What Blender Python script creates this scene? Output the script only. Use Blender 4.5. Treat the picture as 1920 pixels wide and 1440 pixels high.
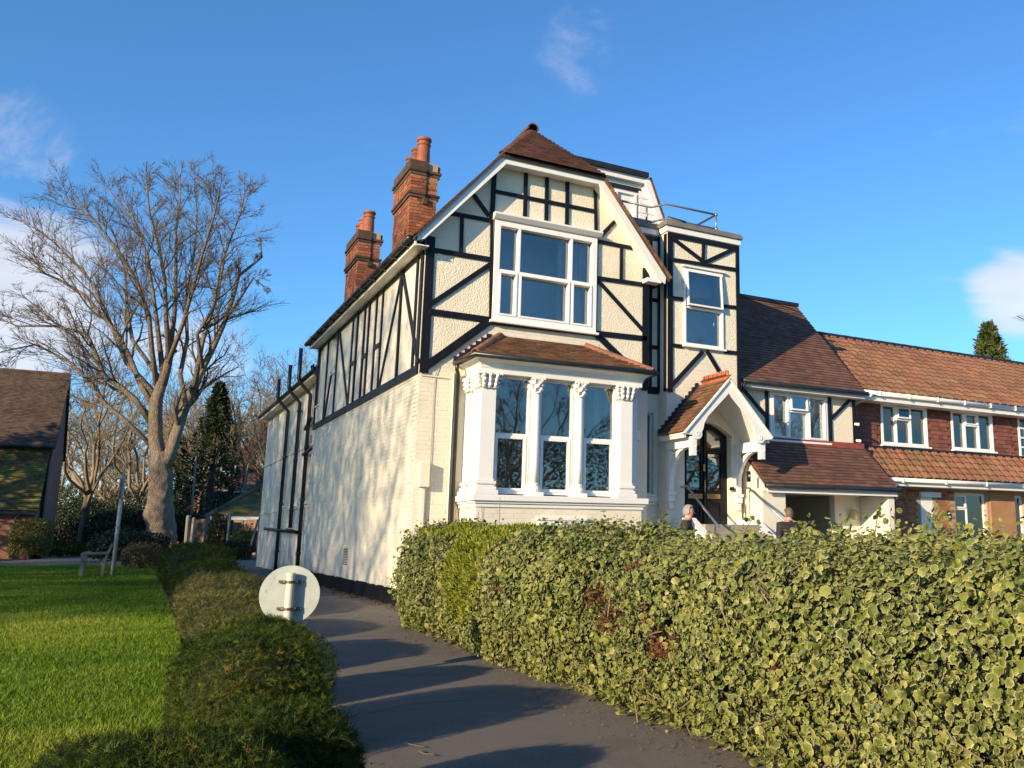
import bpy, bmesh, math, random
import numpy as np
from mathutils import Vector, Matrix
from mathutils.geometry import tessellate_polygon

# ------------------------------------------------------------------ camera, sky, sun
S = bpy.context.scene
COL = S.collection
for o in list(bpy.data.objects): bpy.data.objects.remove(o)
R = math.radians
FPX, PX, PY = 1677.1, 1238.43, 680.3                     # focal length and principal point in photo pixels
CM = np.array([[0.8611,-0.5084,0.003],[0.0991,0.162,-0.9818],[0.4987,0.8457,0.1899]])
_u,_s,_v = np.linalg.svd(CM); CM = _u@_v
CAM = np.array([0.0,0.0,1.155])
cd = bpy.data.cameras.new('camera'); cam = bpy.data.objects.new('camera', cd); COL.objects.link(cam)
cd.sensor_width = 36; cd.lens = FPX/1920*36
cd.shift_x = -(PX-960)/1920; cd.shift_y = (PY-720)/1920
cd.clip_start = .05; cd.clip_end = 2000
cam.matrix_world = Matrix(((CM[0][0],-CM[1][0],-CM[2][0],CAM[0]),(CM[0][1],-CM[1][1],-CM[2][1],CAM[1]),(CM[0][2],-CM[1][2],-CM[2][2],CAM[2]),(0,0,0,1)))
S.camera = cam
S.render.resolution_x, S.render.resolution_y = 1024, 768

SUN_EL, SUN_AZ = R(15.5), R(25.0)                        # light travels towards +x, turned 25 degrees to +y
world = bpy.data.worlds.new('World'); S.world = world; world.use_nodes = True
def build_sky():
    nt = world.node_tree; nt.nodes.clear(); N = nt.nodes.new; L = nt.links.new
    out = N('ShaderNodeOutputWorld'); bg = N('ShaderNodeBackground'); L(bg.outputs[0], out.inputs[0])
    bg.inputs[1].default_value = .122
    sky = N('ShaderNodeTexSky'); sky.sky_type = 'NISHITA'; sky.sun_disc = False
    sky.sun_elevation = SUN_EL; sky.sun_rotation = math.atan2(-math.cos(SUN_AZ), -math.sin(SUN_AZ))
    sky.altitude = 0; sky.air_density = 1.0; sky.dust_density = .35; sky.ozone_density = 3.0
    tc = N('ShaderNodeTexCoord'); d = tc.outputs['Generated']
    sep = N('ShaderNodeSeparateXYZ'); L(d, sep.inputs[0])
    def math_(op, a, b=None, c=None):
        m = N('ShaderNodeMath'); m.operation = op
        for i, q in enumerate((a, b, c)):
            if q is None: continue
            if isinstance(q, (int, float)): m.inputs[i].default_value = q
            else: L(q, m.inputs[i])
        return m.outputs[0]
    zz = math_('ADD', math_('MAXIMUM', sep.outputs[2], 0.0), .22)
    cx = math_('DIVIDE', sep.outputs[0], zz); cy = math_('DIVIDE', sep.outputs[1], zz)
    cmb = N('ShaderNodeCombineXYZ'); L(cx, cmb.inputs[0]); L(cy, cmb.inputs[1])
    nz = N('ShaderNodeTexNoise'); nz.inputs['Scale'].default_value = 1.9; nz.inputs['Detail'].default_value = 8; nz.inputs['Roughness'].default_value = .62
    nz.inputs['Distortion'].default_value = .5
    L(cmb.outputs[0], nz.inputs['Vector'])
    bias = None
    def spot(px, py, width, amt):
        q = np.array([(px-PX)/FPX, (py-PY)/FPX, 1.0]); q = CM.T@q; q /= np.linalg.norm(q)
        dp = N('ShaderNodeVectorMath'); dp.operation = 'DOT_PRODUCT'; L(d, dp.inputs[0]); dp.inputs[1].default_value = q
        mr = N('ShaderNodeMapRange'); mr.interpolation_type = 'SMOOTHSTEP'; L(dp.outputs['Value'], mr.inputs[0])
        mr.inputs[1].default_value = math.cos(R(width)); mr.inputs[2].default_value = 1.0; mr.inputs[3].default_value = 0; mr.inputs[4].default_value = amt
        return mr.outputs[0]
    for sp in ((-60,570,7,.17),(120,670,10,.17),(30,225,3.6,.13),(1085,75,5,.13),(1905,562,3.8,.27),(560,640,8,.12),(1480,370,2.5,.08),(-700,350,20,.18),(2600,300,20,.15)):
        s = spot(*sp); bias = s if bias is None else math_('ADD', bias, s)
    tot = math_('ADD', nz.outputs[0], bias)
    low = N('ShaderNodeMapRange'); L(sep.outputs[2], low.inputs[0]); low.inputs[1].default_value = .0; low.inputs[2].default_value = .22; low.inputs[3].default_value = .10; low.inputs[4].default_value = 0
    tot = math_('ADD', tot, low.outputs[0])
    cm = N('ShaderNodeMapRange'); cm.interpolation_type = 'SMOOTHSTEP'; L(tot, cm.inputs[0]); cm.inputs[1].default_value = .60; cm.inputs[2].default_value = .86; cm.inputs[4].default_value = .72
    n2 = N('ShaderNodeTexNoise'); n2.inputs['Scale'].default_value = 4.0; n2.inputs['Detail'].default_value = 5; L(cmb.outputs[0], n2.inputs['Vector'])
    cr = N('ShaderNodeMix'); cr.data_type = 'RGBA'; L(n2.outputs[0], cr.inputs[0])
    cr.inputs[6].default_value = (3.3,3.5,4.1,1); cr.inputs[7].default_value = (6.3,5.7,5.2,1)
    tint = N('ShaderNodeMix'); tint.data_type = 'RGBA'; tint.blend_type = 'MULTIPLY'; tint.inputs[0].default_value = 1; L(sky.outputs[0], tint.inputs[6]); tint.inputs[7].default_value = (.57,.95,1.24,1)
    mx = N('ShaderNodeMix'); mx.data_type = 'RGBA'; L(cm.outputs[0], mx.inputs[0]); L(tint.outputs[2], mx.inputs[6]); L(cr.outputs[2], mx.inputs[7])
    L(mx.outputs[2], bg.inputs[0])
build_sky()
sd = bpy.data.lights.new('sun', 'SUN'); sun = bpy.data.objects.new('sun', sd); COL.objects.link(sun)
sd.energy = 4.9; sd.angle = R(.55); sd.color = (1.0,.78,.50)
sdir = Vector((math.cos(SUN_AZ)*math.cos(SUN_EL), math.sin(SUN_AZ)*math.cos(SUN_EL), -math.sin(SUN_EL)))
sun.rotation_euler = sdir.to_track_quat('-Z','Y').to_euler(); sun.location = (-20,-10,20)
S.view_settings.view_transform = 'Standard'; S.view_settings.look = 'None'; S.view_settings.gamma = 1
S.view_settings.exposure = 0.72; S.view_settings.use_curve_mapping = False
S.cycles.max_bounces = 6; S.cycles.diffuse_bounces = 3; S.cycles.glossy_bounces = 3; S.cycles.transparent_max_bounces = 12

# ------------------------------------------------------------------ photo pixel -> point on a known surface
def ray(x, y):
    w = CM.T@np.array([(x-PX)/FPX, (y-PY)/FPX, 1.0]); return w/np.linalg.norm(w)
def onx(x, y, X): d = ray(x,y); return CAM+(X-CAM[0])/d[0]*d
def ony(x, y, Y): d = ray(x,y); return CAM+(Y-CAM[1])/d[1]*d
def onz(x, y, Z=0.): d = ray(x,y); return CAM+(Z-CAM[2])/d[2]*d
def atd(x, y, dep): return CAM+CM.T@(np.array([(x-PX)/FPX, (y-PY)/FPX, 1.0])*dep)

# ------------------------------------------------------------------ materials
def mat(name, c1, c2=None, nscale=3., rough=.65, bump=None, var=0., metallic=0., spec=.5, c3=None, n3=(.6,.55,.75), rvar=.0, stretch=None, hue=0., trans=0., vor=None):
    m = bpy.data.materials.new(name); m.use_nodes = True
    nt = m.node_tree; N = nt.nodes.new; L = nt.links.new
    b = nt.nodes['Principled BSDF']; b.inputs['Roughness'].default_value = rough; b.inputs['Metallic'].default_value = metallic
    b.inputs['Specular IOR Level'].default_value = spec
    geo = N('ShaderNodeNewGeometry'); pos = geo.outputs['Position']
    if stretch:
        mp = N('ShaderNodeVectorMath'); mp.operation = 'MULTIPLY'; L(pos, mp.inputs[0]); mp.inputs[1].default_value = stretch; pos = mp.outputs[0]
    def noise(sc, det=5, ro=.6):
        n = N('ShaderNodeTexNoise'); n.inputs['Scale'].default_value = sc; n.inputs['Detail'].default_value = det; n.inputs['Roughness'].default_value = ro; L(pos, n.inputs['Vector']); return n.outputs[0]
    def mr(v, a, b_, c, d_):
        k = N('ShaderNodeMapRange'); L(v, k.inputs[0])
        for i, q in enumerate((a, b_, c, d_)): k.inputs[1+i].default_value = q
        return k.outputs[0]
    def mix(f, a, b_, blend='MIX'):
        k = N('ShaderNodeMix'); k.data_type = 'RGBA'; k.blend_type = blend
        if isinstance(f, float): k.inputs[0].default_value = f
        else: L(f, k.inputs[0])
        for i, q in ((6, a), (7, b_)):
            if isinstance(q, tuple): k.inputs[i].default_value = (*q, 1)
            else: L(q, k.inputs[i])
        return k.outputs[2]
    c = c1
    if c2 is not None: c = mix(mr(noise(nscale), .32, .68, 0, 1), c1, c2)
    if c3 is not None: c = mix(mr(noise(n3[0], 7, .65), n3[1], n3[2], 0, 1), c, c3)
    if var:
        at = N('ShaderNodeAttribute'); at.attribute_name = 'var'; oi = N('ShaderNodeObjectInfo')
        ad = N('ShaderNodeMath'); L(at.outputs['Fac'], ad.inputs[0]); L(oi.outputs['Random'], ad.inputs[1])
        fr = N('ShaderNodeMath'); fr.operation = 'FRACT'; L(ad.outputs[0], fr.inputs[0])
        hs = N('ShaderNodeHueSaturation'); L(mr(fr.outputs[0], 0, 1, 1-var, 1+var), hs.inputs['Value'])
        m2 = N('ShaderNodeMath'); m2.operation = 'MULTIPLY'; L(fr.outputs[0], m2.inputs[0]); m2.inputs[1].default_value = 7.31
        f2 = N('ShaderNodeMath'); f2.operation = 'FRACT'; L(m2.outputs[0], f2.inputs[0])
        L(mr(f2.outputs[0], 0, 1, .5-hue, .5+hue), hs.inputs['Hue'])
        if isinstance(c, tuple): hs.inputs['Color'].default_value = (*c, 1)
        else: L(c, hs.inputs['Color'])
        c = hs.outputs[0]
    if isinstance(c, tuple): b.inputs['Base Color'].default_value = (*c, 1)
    else: L(c, b.inputs['Base Color'])
    if rvar: L(mr(noise(nscale*2), .3, .7, rough-rvar, rough+rvar), b.inputs['Roughness'])
    if bump:
        bp = N('ShaderNodeBump'); bp.inputs['Strength'].default_value = bump[1]; bp.inputs['Distance'].default_value = bump[2]
        if vor:
            vn = N('ShaderNodeTexVoronoi'); vn.inputs['Scale'].default_value = vor; vn.feature = 'SMOOTH_F1'; L(pos, vn.inputs['Vector'])
            a2 = N('ShaderNodeMath'); a2.operation = 'SUBTRACT'; L(noise(bump[0], 4, .6), a2.inputs[0]); L(vn.outputs[0], a2.inputs[1]); L(a2.outputs[0], bp.inputs['Height'])
        else: L(noise(bump[0], 4, .65), bp.inputs['Height'])
        L(bp.outputs[0], b.inputs['Normal'])
    if trans:
        out = nt.nodes['Material Output']; tr = N('ShaderNodeBsdfTranslucent'); ms = N('ShaderNodeMixShader'); ms.inputs[0].default_value = trans
        if isinstance(c, tuple): tr.inputs[0].default_value = (*c, 1)
        else: L(c, tr.inputs[0])
        L(b.outputs[0], ms.inputs[1]); L(tr.outputs[0], ms.inputs[2]); L(ms.outputs[0], out.inputs[0])
    return m
def glass(name, fac=.16, tint=(.93,.97,1)):
    m = bpy.data.materials.new(name); m.use_nodes = True; nt = m.node_tree; nt.nodes.clear(); N = nt.nodes.new; L = nt.links.new
    out = N('ShaderNodeOutputMaterial'); ms = N('ShaderNodeMixShader'); g = N('ShaderNodeBsdfGlossy'); g.inputs['Roughness'].default_value = .015; g.inputs[0].default_value = (*tint, 1)
    t = N('ShaderNodeBsdfTransparent'); t.inputs[0].default_value = (.86,.9,.9,1)
    lw = N('ShaderNodeFresnel'); lw.inputs['IOR'].default_value = 1.5
    a = N('ShaderNodeMath'); L(lw.outputs[0], a.inputs[0]); a.inputs[1].default_value = fac; a.use_clamp = True
    geo = N('ShaderNodeNewGeometry'); n = N('ShaderNodeTexNoise'); n.inputs['Scale'].default_value = 1.6; L(geo.outputs['Position'], n.inputs['Vector'])
    bp = N('ShaderNodeBump'); bp.inputs['Strength'].default_value = .012; bp.inputs['Distance'].default_value = .1; L(n.outputs[0], bp.inputs['Height']); L(bp.outputs[0], g.inputs['Normal'])
    L(a.outputs[0], ms.inputs[0]); L(t.outputs[0], ms.inputs[1]); L(g.outputs[0], ms.inputs[2]); L(ms.outputs[0], out.inputs[0]); return m
def leafmat(name, ramp, edge=None, rough=.45, trans=.25, spec=.4):
    """ramp: colours picked by the 'hue' attribute; 'edge' attribute blends to the margin colour."""
    m = bpy.data.materials.new(name); m.use_nodes = True; nt = m.node_tree; N = nt.nodes.new; L = nt.links.new
    b = nt.nodes['Principled BSDF']; b.inputs['Roughness'].default_value = rough; b.inputs['Specular IOR Level'].default_value = spec
    at = N('ShaderNodeAttribute'); at.attribute_name = 'hue'
    cr = N('ShaderNodeValToRGB'); L(at.outputs['Fac'], cr.inputs[0]); e = cr.color_ramp.elements
    for i, (p, c) in enumerate(ramp):
        q = e[i] if i < 2 else e.new(p)
        q.position = p; q.color = (*c, 1)
    col = cr.outputs[0]
    if edge:
        ae = N('ShaderNodeAttribute'); ae.attribute_name = 'edge'; mx = N('ShaderNodeMix'); mx.data_type = 'RGBA'
        L(ae.outputs['Fac'], mx.inputs[0]); L(col, mx.inputs[6]); mx.inputs[7].default_value = (*edge, 1); col = mx.outputs[2]
    L(col, b.inputs['Base Color'])
    tr = N('ShaderNodeBsdfTranslucent'); L(col, tr.inputs[0]); ms = N('ShaderNodeMixShader'); ms.inputs[0].default_value = trans
    L(b.outputs[0], ms.inputs[1]); L(tr.outputs[0], ms.inputs[2]); L(ms.outputs[0], nt.nodes['Material Output'].inputs[0])
    return m

MT = dict(
 cream = mat('cream_masonry_paint', (.76,.70,.57), (.71,.65,.53), 2., .55, (90,.25,.004), c3=(.60,.54,.44), n3=(1.3,.60,.82)),
 rough = mat('cream_roughcast', (.80,.72,.56), (.76,.68,.52), 2., .8, (70,.62,.014), vor=36., c3=(.66,.57,.43), n3=(1.1,.60,.85)),
 white = mat('white_gloss_paint', (.80,.79,.75), (.76,.75,.71), 3., .38, (30,.05,.003)),
 upvc = mat('white_window_frame', (.82,.81,.78), None, 3., .3),
 black = mat('black_gloss_timber', (.006,.007,.010), (.010,.011,.015), 6., .42, (60,.12,.003), stretch=(1,1,.4), spec=.22),
 blackp = mat('black_plastic_pipe', (.014,.015,.018), (.03,.03,.03), 5., .35),
 tile = mat('clay_roof_tile', (.115,.048,.034), (.08,.037,.028), 1.6, .8, (50,.4,.004), var=.35, hue=.012, c3=(.085,.06,.04), n3=(2.2,.55,.8)),
 tileo = mat('orange_brown_tile', (.19,.085,.042), (.12,.058,.034), 2.0, .8, (50,.4,.004), var=.35, hue=.015, c3=(.13,.10,.04), n3=(2.,.52,.75)),
 tilem = mat('mid_house_tile', (.165,.072,.046), (.11,.055,.037), 1.2, .78, (40,.4,.004), var=.28, hue=.012, c3=(.10,.075,.045), n3=(1.5,.55,.8)),
 ridge = mat('ridge_tile_clay', (.27,.10,.055), (.18,.075,.045), 8., .75, (40,.5,.006), var=.2),
 crest = mat('bright_crest_tile', (.42,.13,.06), (.34,.10,.05), 9., .65, (40,.3,.004), var=.15),
 lead = mat('dark_lead_flashing', (.008,.008,.010), (.016,.016,.02), 8., .6, (20,.3,.004)),
 deck = mat('roof_underlay', (.05,.035,.03), None, 3., .9),
 pant = mat('concrete_pantile', (.235,.105,.056), (.17,.082,.046), 1.0, .8, (60,.5,.004), var=.22, hue=.01, c3=(.14,.10,.035), n3=(.9,.52,.72)),
 hung = mat('red_hung_tile', (.215,.075,.048), (.16,.056,.038), 5., .72, (50,.3,.003), var=.28, hue=.01),
 redpaint = mat('red_painted_flashing', (.30,.06,.045), (.24,.05,.04), 4., .6),
 brick = mat('orange_red_brick', (.32,.115,.048), (.22,.075,.036), 9., .85, (70,.5,.004), var=.35, hue=.015, c3=(.07,.045,.03), n3=(3.2,.58,.75)),
 brick2 = mat('house_brick', (.36,.16,.07), (.27,.11,.05), 8., .85, (70,.5,.004), var=.3, hue=.012),
 bricks = mat('sooty_brick', (.05,.034,.026), (.10,.05,.032), 7., .9, (60,.6,.005), var=.3, c3=(.05,.055,.03), n3=(5.,.5,.7)),
 brickd = mat('dark_red_brick', (.24,.075,.05), (.17,.055,.04), 4., .88, (60,.4,.004), var=.35, hue=.01),
 mortar = mat('mortar', (.40,.30,.20), (.32,.24,.17), 12., .95, (90,.4,.003)),
 pot = mat('terracotta_pot', (.36,.11,.05), (.25,.075,.04), 6., .7, (30,.2,.004), var=.15),
 potd = mat('sooty_terracotta', (.13,.06,.04), (.24,.09,.05), 9., .85, (30,.4,.005)),
 glass = glass('window_glass', .085, (1,.97,.93)), glassd = glass('door_glass', .10),
 room = mat('room_plaster', (.58,.56,.52), (.64,.62,.58), 1., .9),
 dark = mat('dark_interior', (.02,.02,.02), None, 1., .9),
 curtain = mat('pale_curtain', (.62,.60,.53), (.54,.52,.46), 6., .9, trans=.25),
 blind = mat('pale_blue_blind', (.42,.52,.50), None, 2., .8, trans=.2),
 steel = mat('brushed_steel_rail', (.42,.41,.39), (.33,.32,.30), 20., .3, metallic=.9),
 galv = mat('galvanised_tube', (.30,.31,.33), (.22,.23,.25), 14., .45, metallic=.7),
 zinc = mat('weathered_coping', (.22,.20,.175), (.14,.13,.115), 4., .6, (10,.3,.004)),
 brass = mat('brass_plate', (.62,.38,.16), (.45,.27,.12), 14., .22, metallic=1.),
 asphalt = mat('asphalt', (.205,.178,.146), (.125,.109,.092), 75., .88, (160,.7,.007), c3=(.125,.11,.095), n3=(1.6,.5,.72), spec=.2),
 soil = mat('leaf_litter_soil', (.05,.035,.022), (.03,.024,.016), 3., .95, (25,.7,.03)),
 lawn = mat('lawn_turf', (.075,.135,.014), (.05,.10,.010), 1.2, .9, (40,.8,.03), c3=(.085,.12,.025), n3=(.5,.5,.75)),
 verge = mat('rough_ground', (.05,.06,.02), (.04,.035,.018), .4, .95, (10,.6,.05)),
 gravel = mat('gravel_path', (.20,.17,.12), (.14,.115,.08), 4., .9, (60,.6,.01)),
 bark = mat('grey_bark', (.40,.31,.22), (.21,.155,.115), 6., .9, (14,1.,.22), stretch=(1.5,1.5,.6), c3=(.13,.13,.07), n3=(.8,.52,.72)),
 bark2 = mat('brown_bark', (.10,.075,.05), (.065,.05,.035), 2., .9, (7,.8,.05), stretch=(1,1,.35)),
 twig = mat('twig_brown', (.15,.115,.075), (.09,.07,.05), .6, .85),
 twigl = mat('pale_twig', (.24,.185,.11), (.16,.12,.075), .5, .85),
 wood = mat('weathered_timber', (.25,.21,.165), (.16,.135,.11), 5., .85, (30,.5,.006), stretch=(1,1,.3)),
 fence = mat('fence_board', (.24,.14,.09), (.17,.105,.07), 3., .85, (30,.5,.006), var=.2, stretch=(1,1,.2)),
 paintg = mat('pale_grey_paint', (.42,.43,.42), (.34,.35,.34), 6., .5), post = mat('concrete_post', (.34,.30,.24), (.25,.22,.18), 6., .85, (40,.3,.005)),
 signb = mat('sign_back_grey', (.40,.44,.40), (.34,.38,.35), 9., .5, c3=(.27,.31,.27), n3=(11.,.55,.7)),
 signp = mat('sign_pole_cream', (.66,.60,.46), (.58,.53,.42), 7., .45),
 rust = mat('rusty_clamp', (.10,.07,.05), (.16,.13,.11), 40., .5, metallic=.6),
 cone = mat('cone_red', (.62,.06,.03), None, 3., .5), conew = mat('cone_white', (.75,.75,.72), None, 3., .4),
 skin = mat('skin', (.52,.29,.20), (.46,.24,.17), 30., .5), hairg = mat('grey_hair', (.30,.28,.25), (.20,.18,.16), 60., .6, (200,.6,.004)),
 hairb = mat('brown_hair', (.12,.085,.05), (.075,.052,.033), 60., .6, (200,.6,.004)),
 coat = mat('dark_coat', (.012,.012,.014), (.02,.018,.018), 12., .8, (60,.3,.004)), shirt = mat('pale_shirt', (.62,.63,.66), None, 3., .8), trouser = mat('dark_trousers', (.02,.022,.03), None, 3., .85),
 carp = mat('dark_blue_car_paint', (.02,.028,.045), None, 3., .2), rubber = mat('black_rubber', (.015,.015,.015), None, 3., .8),
 plaque = mat('black_plaque', (.012,.012,.012), None, 3., .4), moss = mat('mossy_tile', (.13,.105,.022), (.085,.05,.025), 1.3, .9, (30,.6,.02), var=.35, hue=.02, c3=(.16,.15,.03), n3=(1.0,.48,.66)),
 globe = mat('milky_lamp_globe', (.55,.45,.24), None, 3., .25),
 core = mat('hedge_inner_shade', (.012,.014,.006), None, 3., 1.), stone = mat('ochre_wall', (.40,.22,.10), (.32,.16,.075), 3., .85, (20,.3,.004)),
)
# ------------------------------------------------------------------ geometry helpers
WORLD = {}
def V3(p): return np.array(p, float)
def link(o, parent=None):
    COL.objects.link(o)
    if parent is not None:
        o.parent = parent; o.matrix_parent_inverse = WORLD[parent.name].inverted()
    WORLD[o.name] = Matrix.Identity(4)
    return o
def thing(name, label, cat, loc, group=None, kind=None):
    o = bpy.data.objects.new(name, None); COL.objects.link(o); o.location = loc; o.empty_display_size = .2
    WORLD[o.name] = Matrix.Translation(Vector(loc))
    return tag(o, label, cat, group, kind)
def tag(o, label=None, cat=None, group=None, kind=None):
    if label: o['label'] = label
    if cat: o['category'] = cat
    if group: o['group'] = group
    if kind: o['kind'] = kind
    return o
class MB:
    def __init__(s): s.v = []; s.f = []; s.mi = []; s.cur = 0
    def add(s, vs, fs):
        n = len(s.v); s.v += [tuple(map(float, p)) for p in vs]; s.f += [tuple(i+n for i in f) for f in fs]; s.mi += [s.cur]*len(fs); return s
    def box(s, x0, x1, y0, y1, z0, z1):
        vs = [(x,y,z) for x in (x0,x1) for y in (y0,y1) for z in (z0,z1)]
        return s.add(vs, [(0,1,3,2),(4,6,7,5),(0,4,5,1),(2,3,7,6),(0,2,6,4),(1,5,7,3)])
    def ob(s, fr, u0, u1, n0, n1, z0, z1):
        O, U, N = map(V3, fr); Zv = V3((0,0,1))
        vs = [O+U*u+N*n+Zv*z for u in (u0,u1) for n in (n0,n1) for z in (z0,z1)]
        return s.add(vs, [(0,1,3,2),(4,6,7,5),(0,4,5,1),(2,3,7,6),(0,2,6,4),(1,5,7,3)])
    def ring(s, fr, u0, u1, z0, z1, w, n0, n1):
        s.ob(fr,u0,u0+w,n0,n1,z0,z1); s.ob(fr,u1-w,u1,n0,n1,z0,z1); s.ob(fr,u0+w,u1-w,n0,n1,z0,z0+w); s.ob(fr,u0+w,u1-w,n0,n1,z1-w,z1); return s
    def beam(s, p0, p1, w, n0, n1, N):
        p0, p1, N = V3(p0), V3(p1), V3(N); d = p1-p0; d /= np.linalg.norm(d); t = np.cross(N, d); t /= np.linalg.norm(t)
        vs = [p+t*a+N*n for p in (p0,p1) for a in (-w/2,w/2) for n in (n0,n1)]
        return s.add(vs, [(0,1,3,2),(4,6,7,5),(0,4,5,1),(2,3,7,6),(0,2,6,4),(1,5,7,3)])
    def prism(s, poly, ext):
        poly = [V3(p) for p in poly]; e = V3(ext); n = len(poly)
        vs = poly+[p+e for p in poly]
        tri = tessellate_polygon([[Vector(p) for p in poly]])
        return s.add(vs, [tuple(t) for t in tri]+[tuple(i+n for i in t[::-1]) for t in tri]+[(i,(i+1)%n,(i+1)%n+n,i+n) for i in range(n)])
    def tube(s, pts, rad, n=8, cap=True):
        pts = [V3(p) for p in pts]; k = len(pts)
        if not hasattr(rad, '__len__'): rad = [rad]*k
        base = len(s.v); ref = None; vs = []
        for i, p in enumerate(pts):
            d = pts[min(i+1,k-1)]-pts[max(i-1,0)]; d = d/(np.linalg.norm(d)+1e-12)
            if ref is None or abs(ref@d) > .98:
                ref = V3((0,0,1)) if abs(d[2]) < .9 else V3((1,0,0))
            a = np.cross(d, ref); a /= np.linalg.norm(a); b = np.cross(d, a); ref = np.cross(a, d) if False else ref
            for j in range(n):
                t = 2*math.pi*j/n; vs.append(p+(a*math.cos(t)+b*math.sin(t))*rad[i])
        fs = [(i*n+j, i*n+(j+1)%n, (i+1)*n+(j+1)%n, (i+1)*n+j) for i in range(k-1) for j in range(n)]
        if cap: fs += [tuple(range(n))[::-1], tuple((k-1)*n+j for j in range(n))]
        return s.add(vs, fs)
    def lathe(s, c, prof, n=16):
        c = V3(c); vs = [c+V3((r*math.cos(2*math.pi*j/n), r*math.sin(2*math.pi*j/n), z)) for r, z in prof for j in range(n)]; k = len(prof)
        fs = [(i*n+j, i*n+(j+1)%n, (i+1)*n+(j+1)%n, (i+1)*n+j) for i in range(k-1) for j in range(n)]
        fs += [tuple(range(n))[::-1], tuple((k-1)*n+j for j in range(n))]
        return s.add(vs, fs)
    def ball(s, c, r, n=10, m=7):
        c = V3(c); r = V3(r) if hasattr(r, '__len__') else V3((r,r,r))
        prof = [(math.sin(math.pi*i/m), -math.cos(math.pi*i/m)) for i in range(m+1)]
        vs = [c+r*V3((max(a,.01)*math.cos(2*math.pi*j/n), max(a,.01)*math.sin(2*math.pi*j/n), z)) for a, z in prof for j in range(n)]
        fs = [(i*n+j, i*n+(j+1)%n, (i+1)*n+(j+1)%n, (i+1)*n+j) for i in range(m) for j in range(n)]
        return s.add(vs, fs)
    def build(s, name, m, parent=None, bevel=0, smooth=False, recalc=True):
        me = bpy.data.meshes.new(name); me.from_pydata(s.v, [], s.f)
        for q in (m if isinstance(m, (list,tuple)) else [m]): me.materials.append(MT[q] if isinstance(q, str) else q)
        if isinstance(m, (list,tuple)): me.polygons.foreach_set('material_index', s.mi)
        if recalc:
            bm = bmesh.new(); bm.from_mesh(me); bmesh.ops.recalc_face_normals(bm, faces=bm.faces); bm.to_mesh(me); bm.free()
        if smooth: me.polygons.foreach_set('use_smooth', [True]*len(me.polygons))
        else: me.shade_flat()
        o = bpy.data.objects.new(name, me); link(o, parent)
        if bevel:
            b = o.modifiers.new('bevel', 'BEVEL'); b.width = bevel; b.segments = 2; b.limit_method = 'ANGLE'
        return o
def fast_mesh(name, verts, tris, m, attrs=None, per=3, smooth=False):
    """verts (n,3), faces (k,per) numpy -> mesh"""
    me = bpy.data.meshes.new(name); nv, nf = len(verts), len(tris)
    me.vertices.add(nv); me.vertices.foreach_set('co', np.ascontiguousarray(verts, np.float32).ravel())
    me.loops.add(nf*per); me.loops.foreach_set('vertex_index', np.ascontiguousarray(tris, np.int32).ravel())
    me.polygons.add(nf); me.polygons.foreach_set('loop_start', np.arange(nf, dtype=np.int32)*per)
    try: me.polygons.foreach_set('loop_total', np.full(nf, per, np.int32))
    except Exception: pass
    me.polygons.foreach_set('use_smooth', np.full(nf, bool(smooth)))
    for k, a in (attrs or {}).items():
        at = me.attributes.new(k, 'FLOAT', 'POINT'); at.data.foreach_set('value', np.ascontiguousarray(a, np.float32))
    me.materials.append(MT[m] if isinstance(m, str) else m); me.update(calc_edges=True); me.validate(); return me
def fast_obj(name, verts, tris, m, parent=None, attrs=None, per=3, smooth=False):
    return link(bpy.data.objects.new(name, fast_mesh(name, verts, tris, m, attrs, per, smooth)), parent)

def pieces(parent, name, verts, faces, mats, m, limit=300, rest=None, keyf=None):
    """mats (k,4,4): the `limit` pieces nearest the camera become objects that share one mesh, the rest one joined part."""
    mats = np.asarray(mats, float)
    if len(mats) == 0: return
    verts = np.asarray(verts, float)
    d = np.linalg.norm(mats[:,:3,3]-CAM, axis=1)
    if keyf is not None: d = d+keyf(mats)
    order = np.argsort(d); own, other = order[:limit], order[limit:]
    me = bpy.data.meshes.new(name); me.from_pydata([tuple(v) for v in verts], [], [tuple(f) for f in faces]); me.materials.append(MT[m] if isinstance(m,str) else m); me.shade_flat(); me.update()
    inv = WORLD[parent.name].inverted() if parent else Matrix.Identity(4)
    for i in own:
        o = bpy.data.objects.new(name, me); COL.objects.link(o)
        if parent: o.parent = parent; o.matrix_parent_inverse = inv
        o.matrix_basis = Matrix(mats[i].tolist())
    if len(other):
        tri = []
        for f in faces:
            for k in range(1, len(f)-1): tri.append((f[0], f[k], f[k+1]))
        tri = np.array(tri); n = len(verts); vh = np.c_[verts, np.ones(n)]
        vv = np.einsum('kij,nj->kni', mats[other], vh)[:,:,:3].reshape(-1,3)
        tt = (tri[None]+(np.arange(len(other))*n)[:,None,None]).reshape(-1,3)
        var = np.repeat(np.random.default_rng(7).random(len(other)), n)
        o = fast_obj(rest or name+'s', vv, tt, m, parent, {'var': var}); o['kind'] = 'stuff'
def M4(x, y, z, t):
    m = np.eye(4); m[:3,0] = x; m[:3,1] = y; m[:3,2] = z; m[:3,3] = t; return m
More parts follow.
